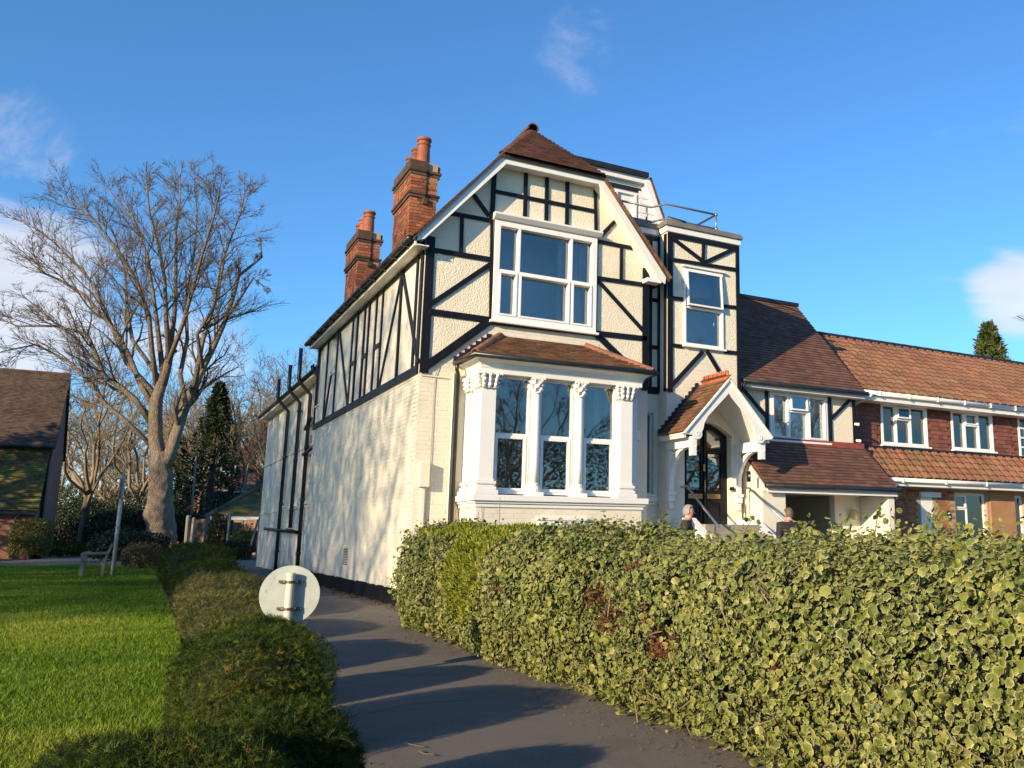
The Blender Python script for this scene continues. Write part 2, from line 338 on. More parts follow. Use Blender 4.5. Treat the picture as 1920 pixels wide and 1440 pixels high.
def boxmesh(lx, ly, lz, ch=0.):
    """box centred in x and z, from y=0 inwards to y=ly outward, outer face chamfered"""
    a, c = lx/2, lz/2
    vs = [(-a,0,-c),(a,0,-c),(a,0,c),(-a,0,c),(-a,ly-ch,-c),(a,ly-ch,-c),(a,ly-ch,c),(-a,ly-ch,c)]
    fs = [(0,1,5,4),(1,2,6,5),(2,3,7,6),(3,0,4,7)]
    if ch:
        vs += [(-a+ch,ly,-c+ch),(a-ch,ly,-c+ch),(a-ch,ly,c-ch),(-a+ch,ly,c-ch)]
        fs += [(4,5,9,8),(5,6,10,9),(6,7,11,10),(7,4,8,11),(8,9,10,11)]
    else: fs += [(4,5,6,7)]
    return vs, fs
RNG = np.random.default_rng(11)
def brickwork(parent, fr, u0, u1, z0, z1, m, keep=None, proud=.012, limit=300, course=.075, length=.225, bond='flemish', jit=.0015, name='brick', joint=.010):
    O, U, N = map(V3, fr); Zv = V3((0,0,1)); out = []
    unit = boxmesh(1., proud, course-joint, min(.003, proud*.5))
    rows = int((z1-z0)/course)
    for r in range(rows):
        z = z0+(r+.5)*course; u = u0-((r%2)*(length*.75 if bond=='flemish' else length*.5)); k = r
        while u < u1:
            l = length if (k%2 == 0 or bond != 'flemish') else length/2
            a, b = max(u,u0), min(u+l,u1); u += l; k += 1
            if b-a < .04: continue
            c = (a+b)/2
            if keep is not None and not keep(c, z): continue
            j = RNG.normal(0, jit, 2); s = b-a-joint
            out.append(M4(U*s, N, Zv, O+U*c+N*j[0]+Zv*(z+j[1]*.4)))
    pieces(parent, name, *unit, out, m, limit)
def clip_u(poly, v):
    us = []
    n = len(poly)
    for i in range(n):
        (a, b), (c, d) = poly[i], poly[(i+1)%n]
        if (b-v)*(d-v) < 0: us.append(a+(v-b)/(d-b)*(c-a))
    return (min(us), max(us)) if len(us) >= 2 else None
def tile_mesh(w, l, t, camber=.0):
    a = w/2*.985
    vs = [(-a,0,0),(0,0,camber),(a,0,0),(-a,0,t),(0,0,t+camber),(a,0,t),(-a,l,0),(0,l,camber),(a,l,0),(-a,l,t),(0,l,t+camber),(a,l,t)]
    fs = [(0,1,4,3),(1,2,5,4),(3,4,10,9),(4,5,11,10),(0,3,9,6),(2,8,11,5)]
    return vs, fs
def pan_mesh(w, l, t):
    prof = [(-.5,.3),(-.40,.95),(-.30,1.0),(-.2,.45),(-.1,.1),(.0,.05),(.1,.1),(.2,.45),(.30,1.0),(.40,.95),(.5,.3)]
    h = w*.13; vs = []
    for y, dz in ((0,0),(l,0)):
        for x, z in prof: vs.append((x*w, y, z*h+t))
    for x, z in prof: vs.append((x*w, 0, z*h))
    n = len(prof)
    fs = [(i,i+1,n+i+1,n+i) for i in range(n-1)]+[(2*n+i,2*n+i+1,i+1,i) for i in range(n-1)]
    return vs, fs
def tile_roof(parent, O, U, Vv, poly, w, g, m, mesh=None, limit=300, t=.013, jit=.002, name='tile', half=True, sag=0.):
    O, U, Vv = map(V3, (O,U,Vv)); U = U/np.linalg.norm(U); Vv = Vv/np.linalg.norm(Vv); N = np.cross(U, Vv)
    if N[2] < 0 : N = -N
    l = g*1.35
    if mesh is None: mesh = tile_mesh(w, l, t)
    vm = max(p[1] for p in poly); out = []; r = 0
    while r*g < vm-.3*g:
        v = r*g; rg = clip_u(poly, min(v+g*.5, vm-.001))
        if rg:
            u = rg[0]-(w/2 if (half and r%2) else 0)
            while u < rg[1]-.01:
                a, b = max(u, rg[0]), min(u+w, rg[1]); u += w
                if b-a < .03: continue
                c = (a+b)/2; s = (b-a)/w; j = RNG.normal(0, jit, 3)
                sz = sag*math.sin(c*1.7)*math.sin(v*1.3) if sag else 0
                tilt = (t+.004)/g+j[2]*.6
                d = Vv-N*tilt; d /= np.linalg.norm(d); nn = N+Vv*tilt; nn /= np.linalg.norm(nn)
                e = U+N*j[0]*3; 
                out.append(M4(e*s, d, nn, O+U*c+Vv*(v+j[1])+N*(t+.006+sz)))
        r += 1
    pieces(parent, name, *mesh, out, m, limit)
def half_tiles(parent, name, p0, p1, r, l, m, up=(0,0,1), lim=300):
    """half-round hip or ridge tiles laid end to end"""
    p0, p1, up = V3(p0), V3(p1), V3(up); d = p1-p0; L = np.linalg.norm(d); d /= L; k = max(1, round(L/l)); st = L/k
    a = np.cross(d, up); a /= np.linalg.norm(a); b = np.cross(a, d); n = 7
    vs = []; 
    for y, rr in ((-.015,r*1.06),(st,r)):
        for j in range(n):
            t = math.pi*j/(n-1)*1.1-math.pi*.05; vs.append((math.cos(t)*rr, y, math.sin(t)*rr))
    for j in range(n):
        t = math.pi*j/(n-1)*1.1-math.pi*.05; vs.append((math.cos(t)*r*.85, -.015, math.sin(t)*r*.85))
    fs = [(j,j+1,n+j+1,n+j) for j in range(n-1)]+[(2*n+j,2*n+j+1,j+1,j) for j in range(n-1)]
    pieces(parent, name, vs, fs, [M4(a, d, b, p0+d*st*i) for i in range(k)], m, lim)
def sheet(parent, name, m, fr, outer, holes=(), thick=.25, kind=None):
    """wall in the plane of a frame, with openings and reveals; its outer face lies at n=0"""
    O, U, N = map(V3, fr); Zv = V3((0,0,1)); loops = [list(outer)]+[list(h) for h in holes]
    flat = [p for l in loops for p in l]; n = len(flat)
    tri = tessellate_polygon([[Vector((p[0],p[1],0)) for p in l] for l in loops])
    P = [O+U*p[0]+Zv*p[1] for p in flat]; b = MB()
    vs = P+[p-N*thick for p in P]; fs = [tuple(t) for t in tri]+[tuple(i+n for i in t[::-1]) for t in tri]
    k = 0
    for l in loops:
        for i in range(len(l)):
            j = (i+1)%len(l); fs.append((k+i, k+j, k+j+n, k+i+n))
        k += len(l)
    b.add(vs, fs); o = b.build(name, m, parent)
    return o
def rect(u0, u1, z0, z1): return [(u0,z0),(u1,z0),(u1,z1),(u0,z1)]
def curtain(parent, fr, u0, u1, z0, z1, n, m='curtain', amp=.03, folds=None):
    O, U, N = map(V3, fr); Zv = V3((0,0,1)); k = max(8, int((u1-u0)/.012)); folds = folds or max(2, (u1-u0)/.09); b = MB(); vs = []
    for i in range(k+1):
        t = i/k; q = O+U*(u0+(u1-u0)*t)+N*(n+amp*math.sin(t*folds*2*math.pi)+amp*.5*math.sin(t*folds*3.7))
        vs += [q+Zv*z0, q+Zv*z1]
    b.add(vs, [(2*i,2*i+2,2*i+3,2*i+1) for i in range(k)])
    return b.build('curtain', m, parent, smooth=True, recalc=False)
def window(parent, fr, u0, u1, z0, z1, panes, fw=.05, inset=.06, room=.75, frame='upvc', sill=True, gl='glass', curtains=(), sash=.035, label=None, proud=.0, roommat='room'):
    """panes: (u0,u1,z0,z1,kind) in fractions of the opening inside the frame; kind f fixed, s sash, o top-hung open"""
    O, U, N = map(V3, fr); b = MB(); b.ring(fr, u0, u1, z0, z1, fw, -inset-.06, -inset+.0+proud)
    a0, a1, c0, c1 = u0+fw, u1-fw, z0+fw, z1-fw
    if sill: b.ob(fr, u0-.04, u1+.04, -inset-.02, .05+proud, z0-.045, z0-.002)
    us = sorted({round(p[i],4) for p in panes for i in (0,1)}-{0.,1.})
    bar = .022
    for p in panes:
        for i, side in ((1,1),):
            if p[1] < .999:
                u = a0+(a1-a0)*p[1]; b.ob(fr, u-bar, u+bar, -inset-.055, -inset-.004+proud, c0+(c1-c0)*p[2], c0+(c1-c0)*p[3])
        if p[3] < .999:
            z = c0+(c1-c0)*p[3]; b.ob(fr, a0+(a1-a0)*p[0]+(bar if p[0]>0 else 0), a0+(a1-a0)*p[1]-(bar if p[1]<1 else 0), -inset-.055, -inset-.006+proud, z-bar, z+bar)
    w = b.build('window', frame, parent, bevel=.004)
    if label: w['label'] = label
    for p in panes:
        q0 = a0+(a1-a0)*p[0]+(bar if p[0] > 0 else 0); q1 = a0+(a1-a0)*p[1]-(bar if p[1] < .999 else 0)
        r0 = c0+(c1-c0)*p[2]+(bar if p[2] > 0 else 0); r1 = c0+(c1-c0)*p[3]-(bar if p[3] < .999 else 0)
        k = p[4] if len(p) > 4 else 'f'
        if k == 'f': MB().ob(fr, q0-.004, q1+.004, -inset-.036, -inset-.03, r0-.004, r1+.004).build('pane', gl, w)
        elif k == 's':
            MB().ring(fr, q0, q1, r0, r1, sash, -inset-.04, -inset+.012+proud).build('sash', frame, w, bevel=.004)
            MB().ob(fr, q0+sash-.004, q1-sash+.004, -inset-.026, -inset-.02, r0+sash-.004, r1-sash+.004).build('pane', gl, w)
        elif k == 'o':
            h = r1-r0; out = h*.07; piv = O+V3((0,0,1))*r1; b2 = MB(); b3 = MB()
            b2.ring((0*O,(1,0,0),(0,1,0)), q0, q1, -h, 0, sash, -.02, .03); b3.ob((0*O,(1,0,0),(0,1,0)), q0+sash-.004, q1-sash+.004, .0, .006, -h+sash, -sash)
            an = math.asin(out/h); ca, sa = math.cos(an), math.sin(an)
            def tr(bb):
                bb.v = [tuple(O+U*x+N*(y*ca-z*sa-inset+proud)+V3((0,0,1))*(r1+z*ca+y*sa)) for x, y, z in bb.v]
            tr(b2); tr(b3); b2.build('sash', frame, w, bevel=.003); b3.build('pane', gl, w)
    if room:
        e = .12; bb = MB(); n0, n1 = -inset-.10, -inset-.10-room
        P = lambda u, n, z: O+U*u+N*n+V3((0,0,1))*z
        A = [P(u0-e*0,n0,z0),P(u1,n0,z0),P(u1,n0,z1),P(u0,n0,z1)]; B = [P(u0-e,n1,z0-e),P(u1+e,n1,z0-e),P(u1+e,n1,z1+e),P(u0-e,n1,z1+e)]
        bb.add(A+B, [(0,1,5,4),(1,2,6,5),(2,3,7,6),(3,0,4,7),(4,5,6,7)])
        bb.build('room_lining', roommat, w, recalc=False)
    for c in curtains: curtain(w, fr, u0+(u1-u0)*c[0], u0+(u1-u0)*c[1], z0+.02, z1-.02, -inset-.22, amp=.025)
    return w
def timbers(parent, fr, segs, name='timber', t=.028, m='black', n0=.004):
    """segs: ((u,z),(u,z),width) on a wall frame"""
    O, U, N = map(V3, fr); Zv = V3((0,0,1))
    for i, (a, b_, w) in enumerate(segs):
        th = t+.0025*(i%5)
        MB().beam(O+U*a[0]+Zv*a[1], O+U*b_[0]+Zv*b_[1], w, n0, th, N).build(name, m, parent, bevel=.004)

# ---- vegetation helpers
def frames_from_normals(nrm, rng, spin=True):
    n = nrm/np.linalg.norm(nrm, axis=1, keepdims=True); r = rng.normal(size=n.shape)
    t = np.cross(n, r); t /= np.linalg.norm(t, axis=1, keepdims=True); return t, np.cross(n, t), n
def scatter(tv, tt, pos, t, b, n, size):
    """copies of a template (verts tv, tris tt) at pos with frame t,b,n"""
    k = len(tv)
    vv = pos[:,None,:]+size[:,None,None]*(tv[None,:,0:1]*t[:,None,:]+tv[None,:,1:2]*b[:,None,:]+tv[None,:,2:3]*n[:,None,:])
    tri = tt[None]+(np.arange(len(pos))*k)[:,None,None]
    return vv.reshape(-1,3), tri.reshape(-1,3)
LEAF4 = (np.array([(0,0,0),(.32,.45,.10),(0,1,0),(-.32,.45,.10)],float), np.array([(0,1,2),(0,2,3)]))
def vnoise(p, s, seed=0):
    """cheap smooth noise from sines"""
    r = np.random.default_rng(seed); v = 0
    for i in range(5):
        k = r.normal(size=3)*s*(1.7**i*.6); v = v+np.sin(p@k+r.random()*6.28)/(1.4**i)
    return v/2.4
def grow_tree(seed, base, height, r0, levels=4, spread=.55, nlimb=7, lean=(0,0), limbs=None, crown=None, fork=.3, minr=.012, segl=.9, up=.25, dens=1.0, sides=(9,6,4,3,3)):
    """list of (polyline, radii, level)"""
    rnd = random.Random(seed); out = []
    def branch(p, d, L, r, lv):
        k = max(3, int(L/(segl*(.75**lv)))+1); pts = [V3(p)]; rad = [r]; d = V3(d); q = V3(p)
        for i in range(k):
            wob = .17 if lv < 2 else .13
            d = d+V3((rnd.gauss(0,wob), rnd.gauss(0,wob), rnd.gauss(0,wob*.7)+up*.28)); d /= np.linalg.norm(d)
            q = q+d*(L/k); pts.append(q.copy()); t = (i+1)/k; rad.append(max(minr*.6, r*(1-.78*t)))
            if crown is not None and not crown(q): break
        out.append((pts, rad, lv))
        if lv < levels:
            kids = int((3+lv*1.2+rnd.random()*2.5)*dens)
            for j in range(kids):
                t = .25+.75*(j+rnd.random())/kids; i = min(len(pts)-2, int(t*(len(pts)-1))); pp = pts[i]; dd = pts[i+1]-pts[i]; dd /= np.linalg.norm(dd)
                s = V3((rnd.gauss(0,1), rnd.gauss(0,1), rnd.gauss(0,.7))); s -= dd*(s@dd); s /= np.linalg.norm(s)+1e-9
                a = R(rnd.uniform(22, 50) if limbs is None else rnd.uniform(20,46)); nd = dd*math.cos(a)+s*math.sin(a)
                branch(pp, nd, L*(rnd.uniform(.32,.58) if limbs is None else rnd.uniform(.38,.70))*(1.15-t*.45), max(minr, rad[i]*rnd.uniform(.42,.62)), lv+1)
    base = V3(base)
    if limbs is None:
        th = height*fork; n = 6; tp = []; tr = []
        for i in range(n+1):
            t = i/n; tp.append(base+V3((lean[0]*t*th+rnd.gauss(0,.04)*r0*3, lean[1]*t*th+rnd.gauss(0,.04)*r0*3, t*th))); tr.append(r0*(1.25 if i == 0 else 1)*(1-.25*t))
        out.append((tp, tr, 0))
        for j in range(nlimb):
            az = 2*math.pi*(j+rnd.random()*.6)/nlimb; el = rnd.uniform(.55, 1.25) if j else 1.45
            h = V3(tp[-1])-V3((0,0,rnd.uniform(0,.35)*th if j else 0))
            d = V3((math.cos(az)*math.cos(el)*spread*1.6, math.sin(az)*math.cos(el)*spread*1.6, math.sin(el))); d /= np.linalg.norm(d)
            branch(h, d, height*(1-fork)*rnd.uniform(.7,1.0), r0*rnd.uniform(.38,.55), 1)
    else:
        for pts, rad, sub in limbs:
            out.append(([V3(p) for p in pts], list(rad), 0))
            if not sub: continue
            pts = [V3(p) for p in pts]; L = sum(np.linalg.norm(pts[i+1]-pts[i]) for i in range(len(pts)-1))
            kids = int(sub)
            for j in range(kids):
                t = .22+.78*(j+rnd.random())/kids; f = t*(len(pts)-1); i = min(len(pts)-2, int(f)); pp = pts[i]+(pts[i+1]-pts[i])*(f-i); dd = pts[i+1]-pts[i]; dd /= np.linalg.norm(dd); rr = rad[i]+(rad[i+1]-rad[i])*(f-i)
                s = V3((rnd.gauss(0,1), rnd.gauss(0,1), rnd.gauss(.2,.6))); s -= dd*(s@dd); s /= np.linalg.norm(s)+1e-9
                a = R(rnd.uniform(20, 48)); nd = dd*math.cos(a)+s*math.sin(a)
                branch(pp, nd, L*rnd.uniform(.20,.36)*(1.2-t*.7), max(minr, rr*rnd.uniform(.4,.6)), 1)
            branch(pts[-1], (pts[-1]-pts[-2])/np.linalg.norm(pts[-1]-pts[-2]), L*.10, rad[-1], 1)
    return out
def tree_obj(name, label, segs, base, mt='bark2', mc='twig', group=None, sides=(9,6,4,3,3), smooth=True, parts=None):
    root = thing(name, label, 'tree', tuple(base), group)
    a, b = MB(), MB()
    for pts, rad, lv in segs: (a if lv == 0 else b).tube(pts, rad, sides[min(lv, len(sides)-1)], cap=lv == 0)
    if a.v: a.build('trunk', mt, root, smooth=smooth, recalc=False)
    if b.v: b.build('crown', mc, root, smooth=smooth, recalc=False)
    return root
def copy_tree(o, loc, rz=0., sc=1., label=None, group=None):
    c = o.copy(); COL.objects.link(c); c.location = loc; c.rotation_euler = (0,0,rz); c.scale = (sc,sc,sc)
    if label: c['label'] = label
    if group: c['group'] = group
    for ch in o.children:
        d = ch.copy(); COL.objects.link(d); d.parent = c
        for g in ch.children:
            e = g.copy(); COL.objects.link(e); e.parent = d
    return c
def blob_points(c, r, k, rng, power=2.4, lo=-.2, rough=.08, seed=1, shell=.25):
    """points and outward normals near the surface of a rounded box"""
    d = rng.normal(size=(k*2,3)); d /= np.linalg.norm(d, axis=1, keepdims=True); d = d[d[:,2] > lo][:k]
    s = (np.abs(d)**power).sum(1)**(-1/power); q = d*s[:,None]
    nrm = np.sign(q)*np.abs(q)**(power-1)/np.array(r); nrm /= np.linalg.norm(nrm, axis=1, keepdims=True)
    f = 1+rough*vnoise(d, 3.5, seed)-shell*rng.random(len(d))**2.2
    return np.array(c)+q*np.array(r)*f[:,None], nrm
def leafy(name, pos, nrm, size, m, parent=None, tmpl=LEAF4, jit=.7, rng=None, hue=None, edge=None, along=.35):
    rng = rng or RNG; n = nrm+rng.normal(0, jit, nrm.shape)
    t, b, nn = frames_from_normals(n, rng)
    b = b+nrm*along; b /= np.linalg.norm(b, axis=1, keepdims=True); t = np.cross(b, nn); t /= np.linalg.norm(t, axis=1, keepdims=True)
    vv, tt = scatter(tmpl[0], tmpl[1], pos, t, b, nn, size); k = len(tmpl[0])
    at = {'hue': np.repeat(hue if hue is not None else rng.random(len(pos)), k)}
    if edge is not None: at['edge'] = np.tile(edge, len(pos))
    return fast_obj(name, vv, tt, m, parent, at)
# ------------------------------------------------------------------ the ground
def slab(name, poly, z, m, kind='structure', thick=.05):
    b = MB(); b.prism([(x,y,z) for x, y in poly], (0,0,-thick)); o = b.build(name, m); o['kind'] = kind; return o
slab('ground', [(-400,-120),(400,-120),(400,600),(-400,600)], -.06, 'verge')
DRIVE = slab('driveway', [(1.0,1.2),(3.6,1.2),(3.6,12.6),(4.06,14.9),(4.06,25.3),(4.42,25.5),(4.42,37),(9,46),(2.6,46),(2.5,30),(2.3,22),(1.75,16),(1.45,11),(1.22,7),(1.0,4)], 0., 'asphalt')
slab('lawn', [(-14,1.2),(.35,1.2),(.35,5),(.60,10),(.78,18),(.9,27),(1.2,40.5),(-4,41.5),(-14,42)], -.004, 'lawn')
slab('hedge_bed', [(.35,1.2),(1.0,1.2),(1.0,4),(1.22,7),(1.45,11),(1.75,16),(2.3,22),(2.5,30),(2.6,46),(1.3,46),(1.2,40.5),(.9,27),(.78,18),(.60,10),(.35,5)], -.008, 'soil')
slab('front_garden', [(3.6,1.2),(30,1.2),(30,15.3),(4.06,15.3),(4.06,14.9),(3.6,12.6)], -.006, 'asphalt')
slab('footpath', [(-14,42),(-4,41.5),(1.2,40.5),(1.3,46),(0.5,47.5),(-1,52),(-2.3,70),(-4.0,70),(-3.2,52),(-5,45.5),(-14,46)], -.002, 'gravel')
slab('pavement', [(-60,-2.2),(80,-2.2),(80,1.2),(-60,1.2)], .0, 'asphalt')
slab('road', [(-60,-9.5),(80,-9.5),(80,-2.35),(-60,-2.35)], -.055, 'asphalt')
MB().box(-60,80,-2.35,-2.2,-.1,.002).build('kerb', 'post')['kind'] = 'structure'

# ------------------------------------------------------------------ the white half-timbered house
XW, YF = 4.03, 14.84
house = thing('half_timbered_house', 'tall cream painted house with black timbers, clipped gable, bay window and red chimneys', 'house', (6.4,19,0))
FF = ((0,YF,0),(1,0,0),(0,-1,0)); FS = ((XW,YF,0),(0,1,0),(-1,0,0)); FT = ((0,14.9,0),(1,0,0),(0,-1,0)); FR_ = ((0,15.25,0),(1,0,0),(0,-1,0))
BX0, BX1, BY = 4.83, 7.87, 14.0
gable = [(4.03,-.05),(8.46,-.05),(8.46,6.32),(7.20,7.84),(5.32,7.84),(4.03,6.32)]
WIN = (5.245,7.29,4.9,6.76)
wall = sheet(house, 'front_wall', 'cream', FF, gable, [rect(WIN[0]+.03,WIN[1]-.03,WIN[2]+.03,WIN[3]-.03), rect(BX0+.25,BX1-.25,1.5,3.9)])
side_wins = [(7.28,7.98,5.02,6.02),(9.15,9.75,4.45,6.02)]
swall = sheet(house, 'side_wall', 'cream', ((XW,YF+.003,0),(0,1,0),(-1,0,0)), [(0,-.05),(9.8,-.05),(9.8,6.3),(0,6.3)], [rect(*w) for w in side_wins])
MB().box(8.21,8.455,15.1,24.6,0,6.3).box(4.05,8.45,24.3,24.6,0,6.3).build('rear_wall', 'cream', house)
MB().prism([(4.04,24.6,6.3),(8.45,24.6,6.3),(6.25,24.6,9.0)], (0,-.25,0)).build('rear_gable', 'cream', house)
zl = lambda u: 3.88+(u-4.1)*.93 if u < 5.2 else (4.84 if u < 7.36 else 4.84-(u-7.36)*.85)
brickwork(wall, FF, 4.035, 8.455, 0, 4.87, 'cream', lambda u, z: z < zl(u)-.05 and not (BX0-.02 < u < BX1+.02 and z < 4.1), proud=.004, jit=.0007, joint=.007)
brickwork(swall, FS, .0, 9.78, .27, 3.80, 'cream', proud=.0045, jit=.0009, joint=.007)
MB().ob(FS, -.012, 9.8, .0, .028, -.04, .26).build('black_plinth', 'black', swall)
b = MB()
rr = random.Random(3); u = 0.
while u < 9.75:
    l = rr.uniform(.08,.3); b.ob(FS, u, min(u+l,9.79), .003, .02, .25, .265+rr.uniform(0,.022)); u += l
b.build('plinth_paint_edge', 'black', swall)
# roughcast above the brickwork
rough = sheet(house, 'roughcast', 'rough', ((0,YF-.016,0),(1,0,0),(0,-1,0)), [(4.032,3.86),(5.24,4.84),(7.36,4.84),(8.40,3.95),(8.455,3.95),(8.455,6.31),(7.195,7.83),(5.325,7.83),(4.032,6.31)], [rect(WIN[0]+.02,WIN[1]-.02,WIN[2]+.02,WIN[3]-.02)], thick=.014)
roughs = sheet(house, 'side_roughcast', 'cream', ((XW-.014,YF+.003,0),(0,1,0),(-1,0,0)), rect(.0,9.79,3.78,6.29), [rect(*w) for w in side_wins], thick=.012)
# front timbers, end points read off the photograph on the plane of the wall
FFt = ((0,YF-.016,0),(1,0,0),(0,-1,0))
def zf(x, y): p = ony(580+x/2.8235, 220+y/2.8235, YF-.03); return (p[0], p[2])
segs = [((4.10,3.84),(4.10,6.25),.15),((8.39,3.9),(8.39,6.35),.14)]
for a, b_, w in [((745,507),(957,546),.075),((640,700),(957,752),.085),((862,400),(950,522),.075),((808,520),(803,715),.07),((622,1003),(957,778),.085),((632,1028),(952,1072),.11),((618,1318),(945,1083),.14),
    ((950,1084),(1515,1150),.075),((985,392),(1510,497),.075),((1147,290),(1140,545),.075),((1258,310),(1253,568),.075),((1366,335),(1362,588),.075),((980,285),(966,535),.085),((1514,380),(1518,620),.07),
    ((1520,655),(1712,692),.075),((1543,628),(1628,540),.075),((1652,685),(1650,858),.065),((1518,850),(1782,887),.075),((1528,865),(1778,1142),.075),((1512,1142),(1785,1172),.10),((1520,1150),(1665,1290),.12),
    ((966,540),(958,1085),.055),((1522,640),(1512,1150),.055)]:
    segs.append((zf(*a), zf(*b_), w))
timbers(house, FFt, segs)
# side timbers
FSt = ((XW-.014,YF,0),(0,1,0),(-1,0,0))
def za(x, y): p = onx(580+x/6.857, 400+y/6.857, XW-.03); return (p[1]-YF, p[2])
def zb(x, y): p = onx(580+x/6.857, 590+y/6.857, XW-.03); return (p[1]-YF, p[2])
rail = (za(1450,510), zb(245,330)); bot = (zb(1395,688), zb(165,1392))
def on(line, u): t = (u-line[0][0])/(line[1][0]-line[0][0]); return line[0][1]+t*(line[1][1]-line[0][1])
zr = .5*(rail[0][1]+rail[1][1]); zbm = .5*(bot[0][1]+bot[1][1])
segs = [((.075,zbm),(.075,6.25),.15),((0,zr),(9.79,zr),.10),((0,zbm),(9.79,zbm),.15)]
for a, c in [(za(1400,600),zb(1325,680)),(za(1190,800),zb(1125,800)),(za(950,1000),zb(880,930)),(za(870,1090),zb(800,980)),(za(780,1180),zb(705,1040)),(za(725,1200),zb(650,1080)),(za(630,1290),zb(560,1140)),(za(570,1360),zb(490,1180)),(zb(370,200),zb(310,1280)),(zb(262,200),zb(210,900))]:
    um = .5*(a[0]+c[0]); segs.append(((um,zbm),(um,6.22),.085))
segs.append(((9.72,zbm),(9.72,6.25),.13))
for a, c in [(za(1210,775),zb(1400,620)),(za(1188,800),zb(895,930)),(zb(390,215),zb(490,1170)),(zb(285,745),zb(185,1380)),(zb(838,425),zb(912,382)),(zb(690,545),zb(742,508)),(zb(530,642),zb(602,600)),(zb(232,330),zb(270,290))]:
    segs.append((a, c, .085))
timbers(house, FSt, segs, t=.03)
for w in side_wins:
    window(house, FS, *w, [(0,1,0,.72,'f'),(0,1,.72,1,'s')], fw=.045, inset=.03, room=.8)
# first floor window
w1 = window(house, FF, *WIN, [(0,.2,0,.5,'s'),(.2,.765,0,.5,'s'),(.765,1,0,.5,'s'),(0,.2,.5,1,'f'),(.2,.765,.5,1,'f'),(.765,1,.5,1,'f')], fw=.10, inset=0, proud=.085, room=.9, sill=True, curtains=((.66,.74),(.79,.96)), label='wide white first floor window of six panes')
b = MB(); y0 = YF
b.prism([(WIN[0]-.05,y0-.02,6.75),(WIN[0]-.05,y0-.13,6.78),(WIN[0]-.05,y0-.19,6.84),(WIN[0]-.05,y0-.19,6.875),(WIN[0]-.05,y0-.02,6.90)], (WIN[1]-WIN[0]+.12,0,0)); b.build('window_cornice', 'white', w1, bevel=.004)
# bargeboards, fascia, soffits
A, B_, C_, D = (3.79,6.17), (5.25,7.92), (7.27,7.92), (8.70,6.17)
yb = 14.54
def board(p, q, w, name, y=yb, t=.045):
    p, q = V3((p[0],0,p[1])), V3((q[0],0,q[1])); d = (q-p)/np.linalg.norm(q-p); n = V3((d[2],0,-d[0])); n = n if n[2] < 0 else -n
    return MB().prism([V3((0,y,0))+k for k in (p, q, q+n*w+d*(0), p+n*w)], (0,t,0)).build(name, 'white', house, bevel=.004)
k = .2
MB().prism([(A[0],yb,A[1]),(B_[0],yb,B_[1]),(B_[0]+.075,yb,B_[1]-.155),(A[0]+.13,yb,A[1]-.07),(A[0],yb,A[1]-.12)], (0,.04,0)).build('bargeboard', 'white', house, bevel=.004)
MB().prism([(D[0],yb,D[1]),(C_[0],yb,C_[1]),(C_[0]-.075,yb,C_[1]-.155),(D[0]-.20,yb,D[1]-.04),(D[0]-.02,yb,D[1]-.16)], (0,.04,0)).build('bargeboard', 'white', house, bevel=.004)
MB().prism([(B_[0]+.003,yb+.003,B_[1]),(C_[0]-.003,yb+.003,C_[1]),(C_[0]-.078,yb+.003,C_[1]-.152),(B_[0]+.078,yb+.003,B_[1]-.152)], (0,.04,0)).build('fascia_board', 'white', house, bevel=.004)
b = MB(); ys = yb+.042
b.prism([(A[0]+.12,ys,A[1]-.03),(B_[0]+.06,ys,B_[1]-.10),(B_[0]+.085,ys,B_[1]-.12),(A[0]+.15,ys,A[1]-.055)], (0,.30,0))
b.prism([(D[0]-.12,ys,D[1]-.03),(C_[0]-.06,ys,C_[1]-.10),(C_[0]-.085,ys,C_[1]-.12),(D[0]-.15,ys,D[1]-.055)], (0,.30,0))
b.box(B_[0]+.07,C_[0]-.07,ys,YF-.02,B_[1]-.13,B_[1]-.11); b.build('soffit', 'white', house)
MB().box(8.30,8.62,14.585,14.8,6.02,6.10).build('soffit_block', 'white', house, bevel=.004)
# main roof
rp = V3((6.25,15.75,9.12)); rb = V3((6.25,24.62,9.12)); eL = V3((3.74,14.5,6.12)); eR = V3((8.76,14.5,6.12)); hL = V3((5.22,14.5,7.93)); hR = V3((7.29,14.5,7.93)); eLb = V3((3.74,24.65,6.12)); eRb = V3((8.76,24.65,6.12))
vl = rb-V3((3.74,24.62,6.12)); vl /= np.linalg.norm(vl); vr = rb-V3((8.76,24.62,6.12)); vr /= np.linalg.norm(vr)
b = MB(); dz = V3((0,0,-.05))
for poly in ([eL,hL,rp,rb,eLb],[eR,hR,rp,rb,eRb],[hL,hR,rp]): b.prism([p-V3((0,0,.008)) for p in poly], dz)
roof = b.build('roof', 'deck', house)
uv = lambda p, O, U, Vv: (float((p-O)@U), float((p-O)@Vv))
U = V3((0,1,0)); tile_roof(roof, eL, U, vl, [uv(p,eL,U,vl) for p in (eL,hL,rp,rb,eLb)], .165, .10, 'tile')
tile_roof(roof, eR, U, vr, [uv(p,eR,U,vr) for p in (eR,hR,rp,rb,eRb)], .165, .10, 'tileo', limit=120)
U = V3((1,0,0)); vh = rp-V3((6.25,14.5,7.93)); vh /= np.linalg.norm(vh)
tile_roof(roof, hL-V3((0,.05,.02)), U, vh, [uv(p,hL,U,vh) for p in (hL,hR,rp)], .165, .088, 'tile', limit=300, t=.030)
half_tiles(roof, 'hip_tile', hL+V3((.0,.02,.0)), rp, .055, .16, 'tile'); half_tiles(roof, 'hip_tile', hR+V3((.0,.02,0)), rp, .045, .16, 'tile')
half_tiles(roof, 'ridge_tile', rp+V3((0,-.12,.0)), rb, .115, .33, 'tile')
b = MB()     # verge tiles seen edge on along the right slope
